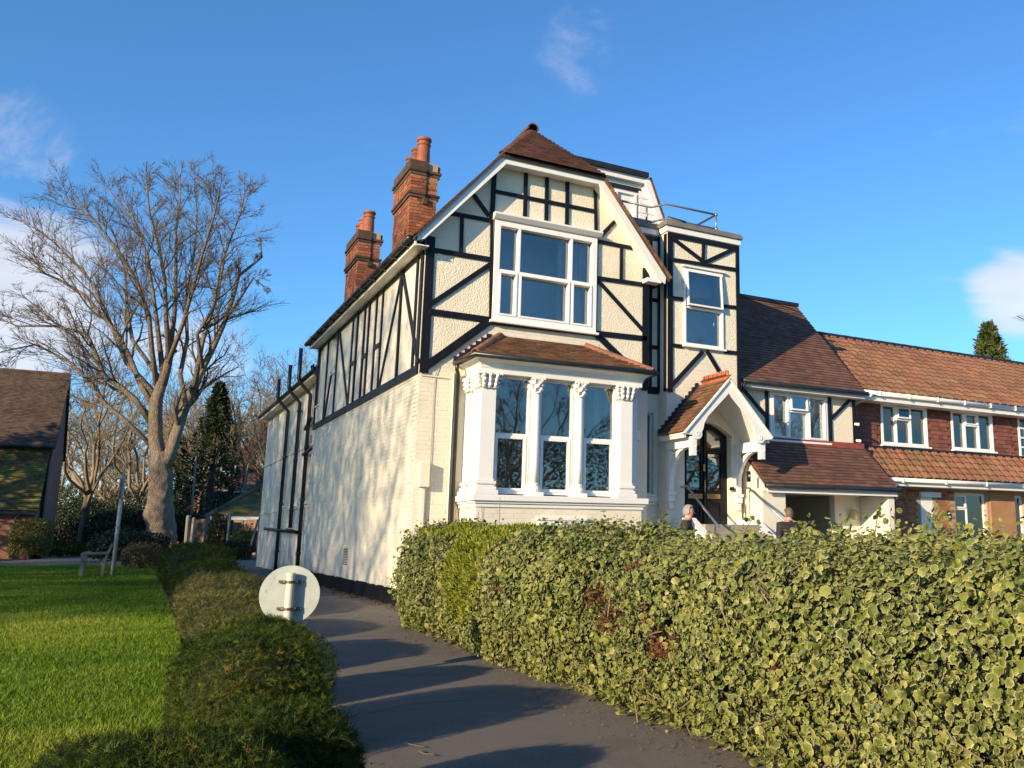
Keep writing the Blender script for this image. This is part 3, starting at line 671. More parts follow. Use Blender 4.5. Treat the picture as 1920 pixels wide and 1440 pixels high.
vt = [M4(vr*1.0, V3((0,-1,0)), np.cross(vr,V3((0,-1,0))), eR+vr*(.02+i*.1)+V3((0,.05,.02))) for i in range(23)]
pieces(roof, 'verge_tile', *boxmesh(.095,.09,.045,.004), vt, 'tileo')
# gutter along the left eaves
b = MB(); b.tube([(3.69,14.62,6.10),(3.69,24.75,6.10)], .055, 8); gut = b.build('gutter', 'blackp', house, smooth=True)
for i in range(13): MB().box(3.63,3.76,14.9+i*.8,14.94+i*.8,6.03,6.12).build('gutter_bracket', 'blackp', gut)
MB().box(3.77,3.80,14.60,24.7,5.98,6.10).build('fascia_board', 'white', house)
MB().box(3.80,4.015,14.60,24.7,5.99,6.01).build('soffit', 'white', house)
# chimneys
def chimney(X0, X1, Y0, Y1, zt, zb_, pots, label):
    b = MB(); b.box(X0+.012,X1-.012,Y0+.012,Y1-.012,zb_,zt); ch = b.build('chimney', 'mortar', house); ch['label'] = label
    fr_ = ((0,Y0+.012,0),(1,0,0),(0,-1,0)); fl = ((X0+.012,0,0),(0,1,0),(-1,0,0))
    H = zt; nook = .14
    for f, a, c in ((fr_,X0,X1),(fl,Y0,Y1)):
        brickwork(ch, f, a, c, zb_+.1, H-.86, 'brick', proud=.013, limit=300)
    # moulded head: string courses, pilaster strips, oversailing cap
    wx, wy = X1-X0, Y1-Y0
    def course(z0, z1, e, m='bricks', nm='string_course'):
        for k, (a, c) in enumerate(((0,.34),(.34,.66),(.66,1))):
            s = .0 if k != 1 else -.05
            MB().box(X0-e, X0+wx*.55, Y0+wy*a-(e if k == 0 else -.004)+0, Y0+wy*c+(e if k == 2 else 0), z0, z1).build(nm, m, ch, bevel=.008)
        MB().box(X0+wx*.55+.003, X1+e, Y0-e+.04, Y1+e-.04, z0+.004, z1-.004).build(nm, m, ch, bevel=.008)
    zz = H-.86
    course(zz, zz+.07, .035); course(zz+.07, zz+.13, .06)
    # dentil under the string course and neck
    MB().box(X0+wx*.45, X0+wx*.62, Y0-.07, Y0+.02, zz-.14, zz+.0).build('dentil', 'bricks', ch, bevel=.006)
    for f, a, c in ((((0,Y0-.02,0),(1,0,0),(0,-1,0)),X0-.02,X0+wx*.56),(((0,Y0+.02,0),(1,0,0),(0,-1,0)),X0+wx*.56,X1),(((X0-.02,0,0),(0,1,0),(-1,0,0)),Y0-.02,Y0+wy*.34),(((X0-.02,0,0),(0,1,0),(-1,0,0)),Y0+wy*.40,Y0+wy*.62),(((X0-.02,0,0),(0,1,0),(-1,0,0)),Y0+wy*.68,Y1)):
        brickwork(ch, f, a, c, zz+.13, zz+.52, 'brick', proud=.014)
    MB().box(X0-.018, X0+wx*.56, Y0-.018, Y0+wy*.34, zz+.13, H).box(X0+wx*.56+.002, X1-.004, Y0+.022, Y1-.004, zz+.13, H-.01).box(X0-.016, X0+wx*.5, Y0+wy*.40, Y0+wy*.62, zz+.13, H-.008).box(X0-.016, X0+wx*.5, Y0+wy*.68, Y1-.01, zz+.13, H-.012).build('chimney_neck', 'mortar', ch)
    course(zz+.52, zz+.60, .04); course(zz+.60, zz+.67, .07)
    for k, (a, c) in enumerate(((0,.34),(.38,.64),(.68,1))):
        MB().box(X0-.05, X0+wx*.58, Y0+wy*a-(.05 if k == 0 else 0), Y0+wy*c, zz+.67, zz+.86).build('cap_course', 'bricks', ch, bevel=.01)
    MB().box(X0+wx*.5, X1+.05, Y0+.03, Y1-.03, zz+.674, zz+.82).build('cap_course', 'bricks', ch, bevel=.01)
    for (x, y, h, r, m) in pots:
        q = MB(); q.lathe((x,y,H-.02), [(r*1.12,0),(r*1.08,.06),(r,.1),(r*.93,h*.72),(r*1.06,h*.75),(r*1.06,h*.79),(r*.92,h*.81),(r*.92,h*.88),(r*1.12,h*.91),(r*1.16,h*.96),(r*1.1,h),(r*.8,h),(r*.78,h*.9)], 20)
        q.build('chimney_pot', m, ch, smooth=False)
chimney(4.72, 5.32, 18.9, 20.3, 9.36, 6.6, [(5.02,19.12,.66,.145,'pot'),(5.0,19.62,.60,.12,'potd'),(5.0,20.1,.55,.12,'potd')], 'tall orange brick chimney stack nearer the front gable')
chimney(4.74, 5.32, 24.2, 25.7, 9.32, 0.0, [(5.02,24.45,.66,.15,'pot'),(5.0,24.95,.60,.13,'pot'),(5.0,25.4,.55,.13,'potd')], 'orange brick chimney stack at the rear end of the roof')
# ------------------------------------------------------------------ bay window
bay = MB().box(BX0+.0,BX1,BY,YF,-.05,1.66).build('bay_window', 'cream', house); bay['label'] = 'square white bay with carved columns and tiled roof'
brickwork(bay, ((0,BY,0),(1,0,0),(0,-1,0)), BX0+.14, BX1, 0, 1.66, 'cream', proud=.004, jit=.0007, joint=.007, limit=200)
MB().box(BX0-.004,BX0+.13,BY-.008,BY+.25,0,1.66).build('corner_pilaster', 'cream', bay, bevel=.003)
b = MB()
for (e, z0, z1) in ((.03,1.60,1.66),(.06,1.66,1.70),(.10,1.70,1.80)): b.box(BX0-e,BX1+e,BY-e,YF-.01,z0,z1+.0)
b.build('bay_sill', 'white', bay, bevel=.012)
px = lambda x, y=830: ony(x, y, BY)[0]
def foliage_capital(cx, cy, z0, z1, r, square):
    q = MB(); h = z1-z0
    if square: q.lathe((cx,cy,z0), [(r*1.28,0),(r*1.34,.02),(r*1.26,.04),(r*1.30,h*.5),(r*1.62,h*.86),(r*1.62,h*.87)], 4); q.v = [(cx+(x-cx)*math.cos(R(45))-(y-cy)*math.sin(R(45)), cy+(x-cx)*math.sin(R(45))+(y-cy)*math.cos(R(45)), z) for x, y, z in q.v]
    else: q.lathe((cx,cy,z0), [(r*1.2,0),(r*1.25,.02),(r*1.05,.04),(r*1.1,h*.5),(r*1.6,h*.86),(r*1.6,h*.87)], 14)
    a = r*1.62; q.box(cx-a,cx+a,cy-a,cy+a,z1-.035,z1)
    cap = q.build('capital', 'white', bay); lf = MB(); rd = random.Random(int(cx*100))
    pts = []
    if square:
        for s in range(4):
            for k in range(3):
                t = (k+.5)/3*2-1; pts.append((s*math.pi/2, t))
        for s, t in pts:
            for row in range(3):
                zz = z0+.03+row*h*.27; rr_ = r*(1.12+.12*row); d = V3((math.cos(s),math.sin(s),0)); e = V3((-math.sin(s),math.cos(s),0)); o = V3((cx,cy,zz))+d*rr_*.95+e*t*rr_
                lf.tube([o,o+d*.018+V3((0,0,h*.15)),o+d*.05+V3((rd.gauss(0,.006),rd.gauss(0,.006),h*.22)),o+d*.062+V3((0,0,h*.13))],[.034,.032,.026,.010],6)
    else:
        for row in range(3):
            for k in range(6):
                s = (k+.5*row)/6*2*math.pi; d = V3((math.cos(s),math.sin(s),0)); zz = z0+.03+row*h*.26; o = V3((cx,cy,zz))+d*r*(1.0+.12*row)
                lf.tube([o,o+d*.015+V3((0,0,h*.15)),o+d*.04+V3((0,0,h*.22)),o+d*.055+V3((0,0,h*.12))],[.026,.026,.021,.009],6)
    lf.build('carved_leaves', 'white', bay, smooth=True)
def pilaster(cx, cy, r):
    b = MB(); b.box(cx-r,cx+r,cy-r,cy+r,2.06,3.52); b.build('column', 'white', bay, bevel=.006)
    b = MB()
    for e, z0, z1 in ((.075,1.80,1.875),(.05,1.875,1.93),(.025,1.93,1.965),(.045,1.965,2.02),(.015,2.02,2.06)): b.box(cx-r-e,cx+r+e,cy-r-e,cy+r+e,z0,z1)
    b.build('column_base', 'white', bay, bevel=.014); foliage_capital(cx, cy, 3.52, 3.80, r, True)
def column(cx, cy, r):
    MB().lathe((cx,cy,0), [(r*1.04,2.02),(r,2.3),(r*.92,3.53)], 20).build('column', 'white', bay, smooth=True)
    b = MB(); b.lathe((cx,cy,0), [(r*1.5,1.86),(r*1.65,1.90),(r*1.5,1.945),(r*1.15,1.965),(r*1.25,1.995),(r*1.12,2.02)], 20); b.box(cx-r*1.75,cx+r*1.75,cy-r*1.75,cy+r*1.75,1.80,1.865); b.build('column_base', 'white', bay, bevel=.004)
    foliage_capital(cx, cy, 3.53, 3.80, r, False)
cL, cR = .5*(px(896)+px(929)), .5*(px(1161)+px(1187))
pilaster(cL, BY+.12, .13); pilaster(cR, BY+.12, .125); pilaster(BX0+.09, YF-.2, .085)
c2, c3 = .5*(px(998)+px(1016)), .5*(px(1080)+px(1098)); column(c2, BY+.10, .075); column(c3, BY+.10, .075)
FB = ((0,BY+.16,0),(1,0,0),(0,-1,0))
for (a, c, cur) in ((cL+.15,c2-.085,()),(c2+.085,c3-.085,()),(c3+.085,cR-.14,((.5,.68),(.84,1.0)))):
    window(bay, FB, a, c, 1.83, 3.80, [(0,1,0,.5,'s'),(0,1,.5,1,'f')], fw=.045, inset=.0, room=0, sill=False, curtains=cur, sash=.05)
window(bay, ((BX0+.12,BY,0),(0,1,0),(-1,0,0)), .27, .56, 1.83, 3.80, [(0,1,0,.5,'s'),(0,1,.5,1,'f')], fw=.04, inset=.0, room=0, sill=False)
MB().box(c2-.084,c2+.084,BY+.17,BY+.27,1.8,3.8).box(c3-.084,c3+.084,BY+.17,BY+.27,1.8,3.8).box(cL-.16,cL+.149,BY+.2,BY+.3,1.8,3.8).box(cR-.139,BX1-.01,BY+.165,YF,1.8,3.8).box(BX0+.02,BX0+.16,YF-.27,YF,1.8,3.8).build('bay_jamb', 'white', bay)
b = MB(); ex = [(.0,3.80,3.86),(.02,3.86,3.88)]
b.box(BX0+.0,BX1,BY+.0,YF-.01,3.80,3.87)
prof = [(0,3.87),(.015,3.89),(.02,3.92),(.05,3.97),(.105,4.005),(.145,4.015),(.145,4.045)]
vs = []
for e, z in prof: vs += [(BX0-e,YF-.01,z),(BX0-e,BY-e,z),(BX1+e,BY-e,z),(BX1+e,YF-.01,z)]
fs = [(i*4+j,i*4+j+1,i*4+j+5,i*4+j+4) for i in range(len(prof)-1) for j in range(3)]+[(0,1,2,3),tuple((len(prof)-1)*4+j for j in range(4))]
b.add(vs, fs); b.build('bay_cornice', 'white', bay)
rb_ = MB(); n1, n2 = -BY-.45, 0
rl = MB()
rl.add([(4.9,14.45,1.7),(7.8,14.45,1.7),(7.8,14.45,3.85),(4.9,14.45,3.85),(4.6,17.2,1.3),(8.1,17.2,1.3),(8.1,17.2,4.1),(4.6,17.2,4.1)], [(0,1,5,4),(1,2,6,5),(2,3,7,6),(3,0,4,7),(4,5,6,7)]); rl.build('room_lining', 'room', bay, recalc=False)
# bay roof
g0, g1, gy = BX0-.17, BX1+.17, BY-.16; tz = 4.60
e1, e2 = V3((g0,gy,4.07)), V3((g1,gy,4.07)); e0, e3 = V3((g0,YF,4.07)), V3((g1,YF,4.07)); t1, t2 = V3((5.43,YF-.02,tz)), V3((7.10,YF-.02,tz))
b = MB()
for poly in ([e1,e2,t2,t1],[e0,e1,t1],[e3,e2,t2]): b.prism([p-V3((0,0,.012)) for p in poly], (0,0,-.03))
br = b.build('bay_roof', 'deck', house)
U = V3((1,0,0)); vv = .5*(t1+t2)-.5*(e1+e2); vv -= U*(vv@U); vv /= np.linalg.norm(vv)
tile_roof(br, e1, U, vv, [uv(p,e1,U,vv) for p in (e1,e2,t2,t1)], .165, .095, 'tileo', t=.022)
U = V3((0,1,0)); vs_ = t1-e0; vs_ -= U*(vs_@U); vs_ /= np.linalg.norm(vs_)
tile_roof(br, e1, U, vs_, [uv(p,e1,U,vs_) for p in (e1,e0,t1)], .165, .095, 'tileo', t=.022)
half_tiles(br, 'hip_tile', e1+V3((.02,.05,.02)), t1+V3((0,0,.03)), .075, .3, 'ridge'); half_tiles(br, 'hip_tile', e2+V3((-.02,.05,.02)), t2+V3((0,0,.03)), .075, .3, 'ridge')
def zigzag(parent, fr, p0, p1, n, h, base=.10):
    """stepped lead flashing: a strip with saw teeth along its upper edge"""
    O, U_, N_ = map(V3, fr); b = MB()
    for i in range(n):
        a, c = i/n, (i+1)/n; q = lambda t, dz: O+U_*(p0[0]+(p1[0]-p0[0])*t)+V3((0,0,p0[1]+(p1[1]-p0[1])*t+dz))
        b.prism([q(a,-base)+N_*.022, q(c,-base)+N_*.022, q(c,.02)+N_*.022, q(a,h)+N_*.022], N_*.008)
    b.build('lead_flashing', 'lead', parent)
zigzag(br, FF, (4.60,4.09), (5.27,4.63), 7, .095, .06)
MB().box(5.43,7.1,YF-.04,YF-.015,tz-.03,tz+.035).build('lead_flashing', 'lead', br)
gb = MB(); gb.tube([(g0-.03,YF-.03,4.055),(g0-.03,gy-.03,4.055),(g1+.03,gy-.03,4.055),(g1+.03,YF-.03,4.055)], .048, 8); gb.build('gutter', 'blackp', br, smooth=True)
dpx = 4.69
MB().tube([(g0-.03,YF-.16,4.04),(g0-.03,YF-.15,3.93),(dpx,YF-.06,3.86),(dpx,YF-.06,0)], .034, 8).build('downpipe', 'blackp', house, smooth=True)
MB().tube([(4.62,YF-.03,3.9),(4.62,YF-.03,0)], .018, 6).build('cable_conduit', 'cream', house)
MB().tube([(4.06,YF-.02,3.80),(4.55,YF-.02,3.79),(4.60,YF-.02,3.75)], .012, 6).build('cable_conduit', 'cream', house)
MB().tube([onx_ for onx_ in ((4.36,YF-.02,3.98),(4.30,YF-.02,3.8),(4.29,YF-.02,3.4),(4.30,YF-.02,2.6),(4.27,YF-.02,0.6))], .005, 5).build('hanging_cable', 'blackp', house)
MB().box(5.9,6.75,BY-.05,BY-.005,1.25,1.43).box(5.86,6.79,BY-.07,BY-.004,1.40,1.45).build('basement_window_head', 'white', bay, bevel=.005)
mb = MB().box(4.10,4.27,YF-.13,YF-.008,1.93,2.34).build('meter_cabinet', 'cream', house, bevel=.012)
MB().box(4.16,4.22,YF-.05,YF-.008,.2,1.92).build('conduit_box', 'cream', mb, bevel=.004)
# wall vent on the side
b = MB(); vy0, vy1 = onx(655,1026,XW)[1]-YF, onx(645,1026,XW)[1]-YF; b.ring(FS, vy0-.03, vy1+.03, .50, .92, .03, .004, .02)
vent = b.build('wall_vent', 'cream', house)
for i in range(11): MB().ob(FS, vy0, vy1, .004, .018, .535+i*.033, .548+i*.033).build('louvre', 'cream', vent)
MB().ob(FS, vy0, vy1, .003, .0065, .53, .89).build('vent_shadow_gap', 'dark', vent)
MB().box(8.13,8.27,YF-.09,YF-.008,2.92,3.12).build('alarm_box', 'white', house, bevel=.03)
# ------------------------------------------------------------------ entrance tower
TX0, TX1, TY = 8.93, 10.70, 14.9
DX0, DX1, DZ0, DZ1 = 9.36, 10.44, 1.37, 3.36
def arch(x0, x1, z0, zs, z1, n=8):
    return [(x0,z0),(x1,z0),(x1,zs)]+[(x1+(x0-x1)*i/n, zs+(z1-zs)*math.sin(math.pi*i/n)) for i in range(1,n)]+[(x0,zs)]
TW = (9.31,10.27,4.92,6.53)
tw = sheet(house, 'tower_wall', 'cream', FT, [(TX0,-.05),(TX1,-.05),(TX1,7.25),(TX0,7.25)], [rect(*TW), arch(DX0-.02,DX1+.02,DZ0,3.16,3.40)], thick=.3)
MB().box(TX0+.002,TX0+.25,15.2,17.4,-.05,7.25).box(TX1-.25,TX1-.002,15.2,17.4,-.05,7.25).build('tower_side_wall', 'cream', house)
zt = lambda u: 4.0+ (min(u-9.0,.78)*.95 if u < 9.78 else max(0.,(1.56-(u-9.0))*1.0)+.0)
brickwork(tw, FT, TX0+.005, TX1-.005, 1.2, 4.85, 'cream', lambda u, z: z < zt(u) and not (DX0-.06 < u < DX1+.06 and z < 3.45), proud=.004, jit=.0007, joint=.007, limit=200)
FTr = ((0,TY-.014,0),(1,0,0),(0,-1,0))
sheet(house, 'roughcast', 'rough', FTr, [(TX0+.003,4.02),(9.08,4.06),(9.78,4.86),(10.45,4.1),(TX1-.003,4.1),(TX1-.003,7.24),(TX0+.003,7.24)], [rect(*TW)], thick=.012)
def z3(x, y): p = ony(1140+x/3.429, 300+y/3.429, TY-.02); return (p[0], p[2])
segs = [((TX0+.06,3.93),(TX0+.06,7.2),.12),((TX1-.045,3.9),(TX1-.045,7.2),.09),((TX0,7.17),(TX1,7.17),.10)]
for a, c, w in [((395,638),(822,706),.075),((395,885),(478,897),.075),((742,940),(822,948),.075),((395,1188),(480,1200),.075),((745,1232),(830,1242),.075),((400,495),(605,650),.085),((612,525),(608,665),.07),((620,660),(815,570),.085),((608,1232),(408,1450),.085),((632,1228),(712,1360),.085)]:
    segs.append((z3(*a), z3(*c), w))
timbers(house, FTr, segs)
FTL = ((TX0,0,0),(0,1,0),(-1,0,0))
timbers(house, FTL, [((TY+.05,3.95),(TY+.05,7.2),.10),((15.2,3.95),(15.2,7.2),.08)], t=.02, n0=.002)
window(house, FT, *TW, [(0,1,0,.49,'f'),(0,1,.49,1,'o')], fw=.05, inset=.0, proud=.05, room=.75, label='tower window with its upper light propped open', roommat='room')
MB().ob(FT, TW[0]+.06, TW[1]-.06, -.3, -.29, 6.05, 6.5).build('window_blind', 'blind', house)
MB().ob(FT, TW[0]-.05, TW[1]+.05, .0, .09, TW[3]+.01, TW[3]+.05).build('window_hood', 'white', house, bevel=.004)
# recess between gable and tower
HW = (8.60,8.84,1.95,3.55)
rec = sheet(house, 'recess_wall', 'cream', FR_, [(8.455,-.05),(8.95,-.05),(8.95,7.25),(8.455,7.25)], [rect(*HW)], thick=.2)
timbers(house, FR_, [((8.47,7.17),(8.92,7.17),.10),((8.47,5.86),(8.92,5.86),.08),((8.47,4.88),(8.92,4.88),.08),((8.47,4.0),(8.92,4.0),.14),((8.75,4.0),(8.75,7.15),.06)], t=.02)
window(house, FR_, *HW, [(0,1,0,1,'f')], fw=.035, inset=.08, room=.8)
MB().ob(FR_, 8.46, 8.93, .003, .06, 1.80, 1.90).ob(FR_, 8.46, 8.92, .003, .03, 1.74, 1.80).build('recess_sill', 'white', house, bevel=.01)
# tower fascia, coping, flat roof and guard rail
b = MB(); b.box(TX0-.03,TX1+.04,TY-.04,17.5,7.24,7.36); b.box(8.0,TX0-.031,15.21,17.4,7.24,7.36); b.build('fascia_board', 'white', house, bevel=.004)
b = MB(); b.box(TX0-.07,TX1+.08,TY-.08,17.5,7.362,7.43); b.box(8.0,TX0-.071,15.17,17.4,7.362,7.43); b.box(TX0-.05,TX1+.06,TY-.06,17.5,7.43,7.475); b.box(8.0,TX0-.051,15.19,17.4,7.43,7.475); b.build('coping', 'zinc', house, bevel=.006)
rail = thing('guard_rail', 'grey tubular guard rail standing on the flat roof of the tower', 'railing', (9.6,15.3,7.475))
for z in (7.88,7.56): MB().tube([(8.0,15.34,z),(8.82,15.34,z),(8.98,15.02,z),(10.22,15.02,z),(10.22,16.8,z)], .024, 8).build('rail', 'galv', rail, smooth=True)
for p in ((10.22,15.02),(8.70,15.34),(10.22,16.6)): MB().tube([(*p,7.47),(*p,7.88)], .021, 8).build('rail_post', 'galv', rail, smooth=True)
MB().tube([(9.05,15.05,7.60),(9.45,15.03,7.56)], .04, 8).build('rail_sleeve', 'blackp', rail, smooth=True)
for z in (7.88,7.56): MB().ball((10.22,15.02,z), .04).build('rail_joint', 'galv', rail, smooth=True)
# mansard dormer behind the tower
dm = MB().box(7.9,9.25,16.5,18.5,7.3,8.86).build('dormer', 'white', house)
fd = ((0,16.5,0),(1,0,0),(0,-1,0))
MB().prism([(9.25,16.45,8.98),(9.88,16.45,7.4),(9.2,16.45,7.4)], (0,2,0)).build('dormer_cheek', 'white', dm)
for i in range(7):
    z = 7.5+i*.17; MB().ob(fd, 9.12, 9.86-i*.075, .055, .072, z, z+.16).build('cladding_board', 'white', dm, bevel=.006)
MB().ob(fd, 7.6, 9.28, .0, .12, 8.86, 8.99).build('fascia_board', 'white', dm)
MB().prism([(9.28,16.36,8.99),(9.36,16.36,8.99),(9.98,16.36,7.45),(9.84,16.36,7.45),(9.24,16.36,8.86)], (0,.06,0)).build('bargeboard', 'white', dm)
dt = [M4(V3((.37,0,-.93))*1., V3((0,-1,0)), V3((.93,0,.37)), V3((9.37+.62*t,16.42,9.0-1.55*t))) for t in np.linspace(0.02,.97,17)]
pieces(dm, 'verge_tile', *boxmesh(.09,.09,.05,.004), dt, 'tile')
MB().box(7.3,9.30,16.3,18.6,8.992,9.10).build('dormer_roof', 'lead', dm)
window(dm, fd, 8.55, 9.08, 7.5, 8.62, [(0,1,0,1,'f')], fw=.06, inset=0., proud=.05, room=0, sill=False)
MB().ob(fd, 8.2, 9.2, .004, .03, 8.66, 8.76).build('lead_flashing', 'lead', dm)
# ------------------------------------------------------------------ porch
PYF, PY1 = 14.0, 14.9; AX = 9.77; AZ = 4.14; EL, ER, EZ = 8.74, 10.80, 3.04
porch = MB()
for s, ex in ((-1,EL),(1,ER)):
    porch.prism([(AX,PYF+.02,AZ-.02),(ex,PYF+.02,EZ-.02),(ex-s*.03,PYF+.02,EZ-.05),(AX,PYF+.02,AZ-.07)], (0,PY1-PYF-.03,0))
porch = porch.build('porch', 'white', house); porch['label'] = 'gabled porch with white bargeboards over black front doors'
for ex, lim in ((EL,300),(ER,120)):
    O = V3((ex,PYF-.02,EZ)); U = V3((0,1,0)); vv = V3((AX-ex,0,AZ-EZ)); L_ = np.linalg.norm(vv); vv /= L_
    tile_roof(porch, O, U, vv, [(0,0),(PY1-PYF,0),(PY1-PYF,L_),(0,L_)], .165, .105, 'tileo', limit=lim, t=.016, jit=.004)
pts = []
ct = MB(); 
def crest_mesh():
    vs = []; fs = []
    b = MB(); b.prism([(-.085,0,-.07),(0,0,.0),(.085,0,-.07),(.07,0,-.085),(0,0,-.02),(-.07,0,-.085)], (0,.148,0))
    n = 10; hole = [(.0,.074+.026*math.cos(2*math.pi*i/n),.075+.026*math.sin(2*math.pi*i/n)) for i in range(n)]
    outl = [(0,.0,-.01),(0,.148,-.01),(0,.148,.10),(0,.12,.125),(0,.09,.13),(0,.058,.13),(0,.028,.125),(0,0,.10)]
    tri = tessellate_polygon([[Vector((p[1],p[2],0)) for p in outl],[Vector((p[1],p[2],0)) for p in hole]]); fl = outl+hole; k = len(fl)
    b.add([(-.014,p[1],p[2]) for p in fl]+[(.014,p[1],p[2]) for p in fl], [tuple(t) for t in tri]+[tuple(i+k for i in t[::-1]) for t in tri]+[(i,(i+1)%8,(i+1)%8+k,i+k) for i in range(8)]+[(8+i,8+(i+1)%n,8+(i+1)%n+k,8+i+k) for i in range(n)])
    return b.v, b.f
pieces(porch, 'crest_tile', *crest_mesh(), [M4((1,0,0),(0,1,0),(0,0,1),(AX,PYF-.02+i*.15,AZ+.045)) for i in range(6)], 'crest')
zigzag(porch, FT, (EL-.03,EZ+.05), (AX-.12,AZ+.02), 12, .085, .06)
# bargeboards with a rounded, pierced foot
for s, ex in ((-1,EL),(1,ER)):
    P = lambda d, w: (ex-s*(d*.686)-s*w*.0, EZ+d*.727)   # along the slope
    out = []; L_ = math.hypot(AX-ex, AZ-EZ); dx, dzs = (AX-ex)/L_, (AZ-EZ)/L_; nx, nz = (dzs*s*-1, dx*s) ; 
    nx, nz = -s*dzs*1.0, -abs(dx)
    q = lambda t, w: (ex+dx*t+nx*w, PYF-.035, EZ+dzs*t+nz*w)
    top = [q(-.02,.0), q(L_,.0)]
    low = [(AX,PYF-.035,AZ-.29), q(.62,.17), q(.46,.20), q(.36,.26)]
    cxr, czr = ex+dx*.20+nx*.23, EZ+dzs*.20+nz*.23
    foot = [(cxr+.105*math.cos(a), PYF-.035, czr+.105*math.sin(a)) for a in np.linspace(R(20) if s < 0 else R(160), R(-160) if s < 0 else R(340), 12)]
    MB().prism(top+low+foot, (0,.045,0)).build('bargeboard', 'white', porch, bevel=.004)
    b = MB(); b.lathe((0,0,0), [(.045,-.008),(.045,.008),(.03,.012),(.03,.0)], 14); b.v = [(cxr+x, PYF-.04-z*.8, czr+y) for x, y, z in b.v]; b.build('roundel', 'white', porch)
    t0, t1_ = q(.02,.012), q(L_,.012)
    MB().beam((t0[0],PYF-.04,t0[2]), (t1_[0],PYF-.04,t1_[2]), .03, 0, .03, (0,-1,0)).build('bargeboard_moulding', 'white', porch)
# wall plates and carved brackets
for s, x in ((-1,8.99),(1,10.58)):
    MB().box(x-.07,x+.07,PYF+.01,TY-.005,2.78,2.98).build('wall_plate', 'white', porch, bevel=.008)
    MB().box(x-.055,x+.055,TY-.10,TY-.005,1.98,2.78).build('bracket_post', 'white', porch, bevel=.008)
    n = 9; o_, i_ = [], []
    for k in range(n):
        a = math.pi/2*k/(n-1); o_.append((x-.04, TY-.10-.60*(1-math.cos(a)), 2.12+.66*math.sin(a))); i_.append((x-.04, TY-.10-.52*(1-math.cos(a))-.0, 2.24+.54*math.sin(a)))
    MB().prism(o_[::-1]+[(x-.04,TY-.10,2.12)]+[(x-.04,TY-.02,2.4)]*0+[ (x-.04,TY-.62,2.78)] if False else [(p[0],p[1]+.0,p[2]) for p in o_]+[(p[0],p[1]+.10,p[2]+.0) for p in i_[::-1]], (.08,0,0)).build('bracket_arch', 'white', porch)
    b = MB(); b.box(x-.09,x+.09,TY-.13,TY-.005,1.92,1.98); b.box(x-.07,x+.07,TY-.11,TY-.005,1.80,1.92); b.box(x-.045,x+.045,TY-.08,TY-.005,1.66,1.80); b.build('corbel', 'white', porch, bevel=.012)
    MB().box(x-.06,x+.06,PYF-.0,PYF+.10,2.62,2.79).build('drop_finial', 'white', porch, bevel=.012)
MB().box(EL+.03,EL+.09,PYF+.03,TY-.01,2.95,3.05).box(ER-.09,ER-.03,PYF+.03,TY-.01,2.95,3.05).build('eaves_board', 'white', porch, bevel=.004)
# front door
FD = ((0,15.06,0),(1,0,0),(0,-1,0))
door = sheet(house, 'front_door', 'black', FD, arch(DX0-.015,DX1+.015,DZ0,3.15,3.39), [rect(DX0+.10,9.84,2.05,2.85),rect(9.97,DX1-.12,2.05,2.78),[(9.97,2.90),(DX1-.12,2.90),(DX1-.12,3.14),(10.15,3.24),(9.97,3.26)],rect(DX0+.10,9.84,2.95,3.12)], thick=.05)
door['label'] = 'glossy black double front doors with arched glazed heads'
MB().ob(FD, DX0+.09, 9.85, -.03, -.024, 2.04, 2.86).ob(FD, 9.96, DX1-.11, -.03, -.024, 2.04, 2.79).ob(FD, 9.96, DX1-.11, -.029, -.024, 2.88, 3.30).ob(FD, DX0+.09, 9.85, -.031, -.025, 2.94, 3.14).build('door_glass', 'glassd', door)
for a, c in ((DX0+.11,9.83),(9.98,DX1-.13)):
    MB().ring(FD, a, c, 1.47, 1.83, .035, .0, .018).ob(FD, a+.06, c-.06, .0, .012, 1.53, 1.77).build('door_panel', 'black', door, bevel=.006)
    MB().ring(FD, a-.02, c+.02, 2.03, 2.81, .025, .0, .02).build('glazing_bead', 'black', door, bevel=.004)
MB().ob(FD, 9.885, 9.925, .0, .03, DZ0, 3.3).build('meeting_stile', 'black', door, bevel=.006)
MB().ob(FD, 9.52, 9.86, .001, .012, 1.88, 1.97).ob(FD, 9.96, 10.28, .001, .012, 1.89, 1.98).build('letter_plate', 'brass', door, bevel=.004)
MB().ob(FD, 9.86, 9.90, .03, .045, 2.42, 2.56).ob(FD, 9.875, 9.905, .03, .05, 2.02, 2.24).build('door_handle', 'brass', door, bevel=.004)
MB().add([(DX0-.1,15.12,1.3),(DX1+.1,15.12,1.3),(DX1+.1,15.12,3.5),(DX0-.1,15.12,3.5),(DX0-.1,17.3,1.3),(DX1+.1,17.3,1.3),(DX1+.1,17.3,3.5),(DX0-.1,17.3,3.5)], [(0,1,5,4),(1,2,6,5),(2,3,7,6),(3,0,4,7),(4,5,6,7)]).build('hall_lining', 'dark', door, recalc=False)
MB().box(10.40,10.46,TY-.10,TY-.0,2.05,2.12).build('door_buzzer', 'plaque', house, bevel=.006)
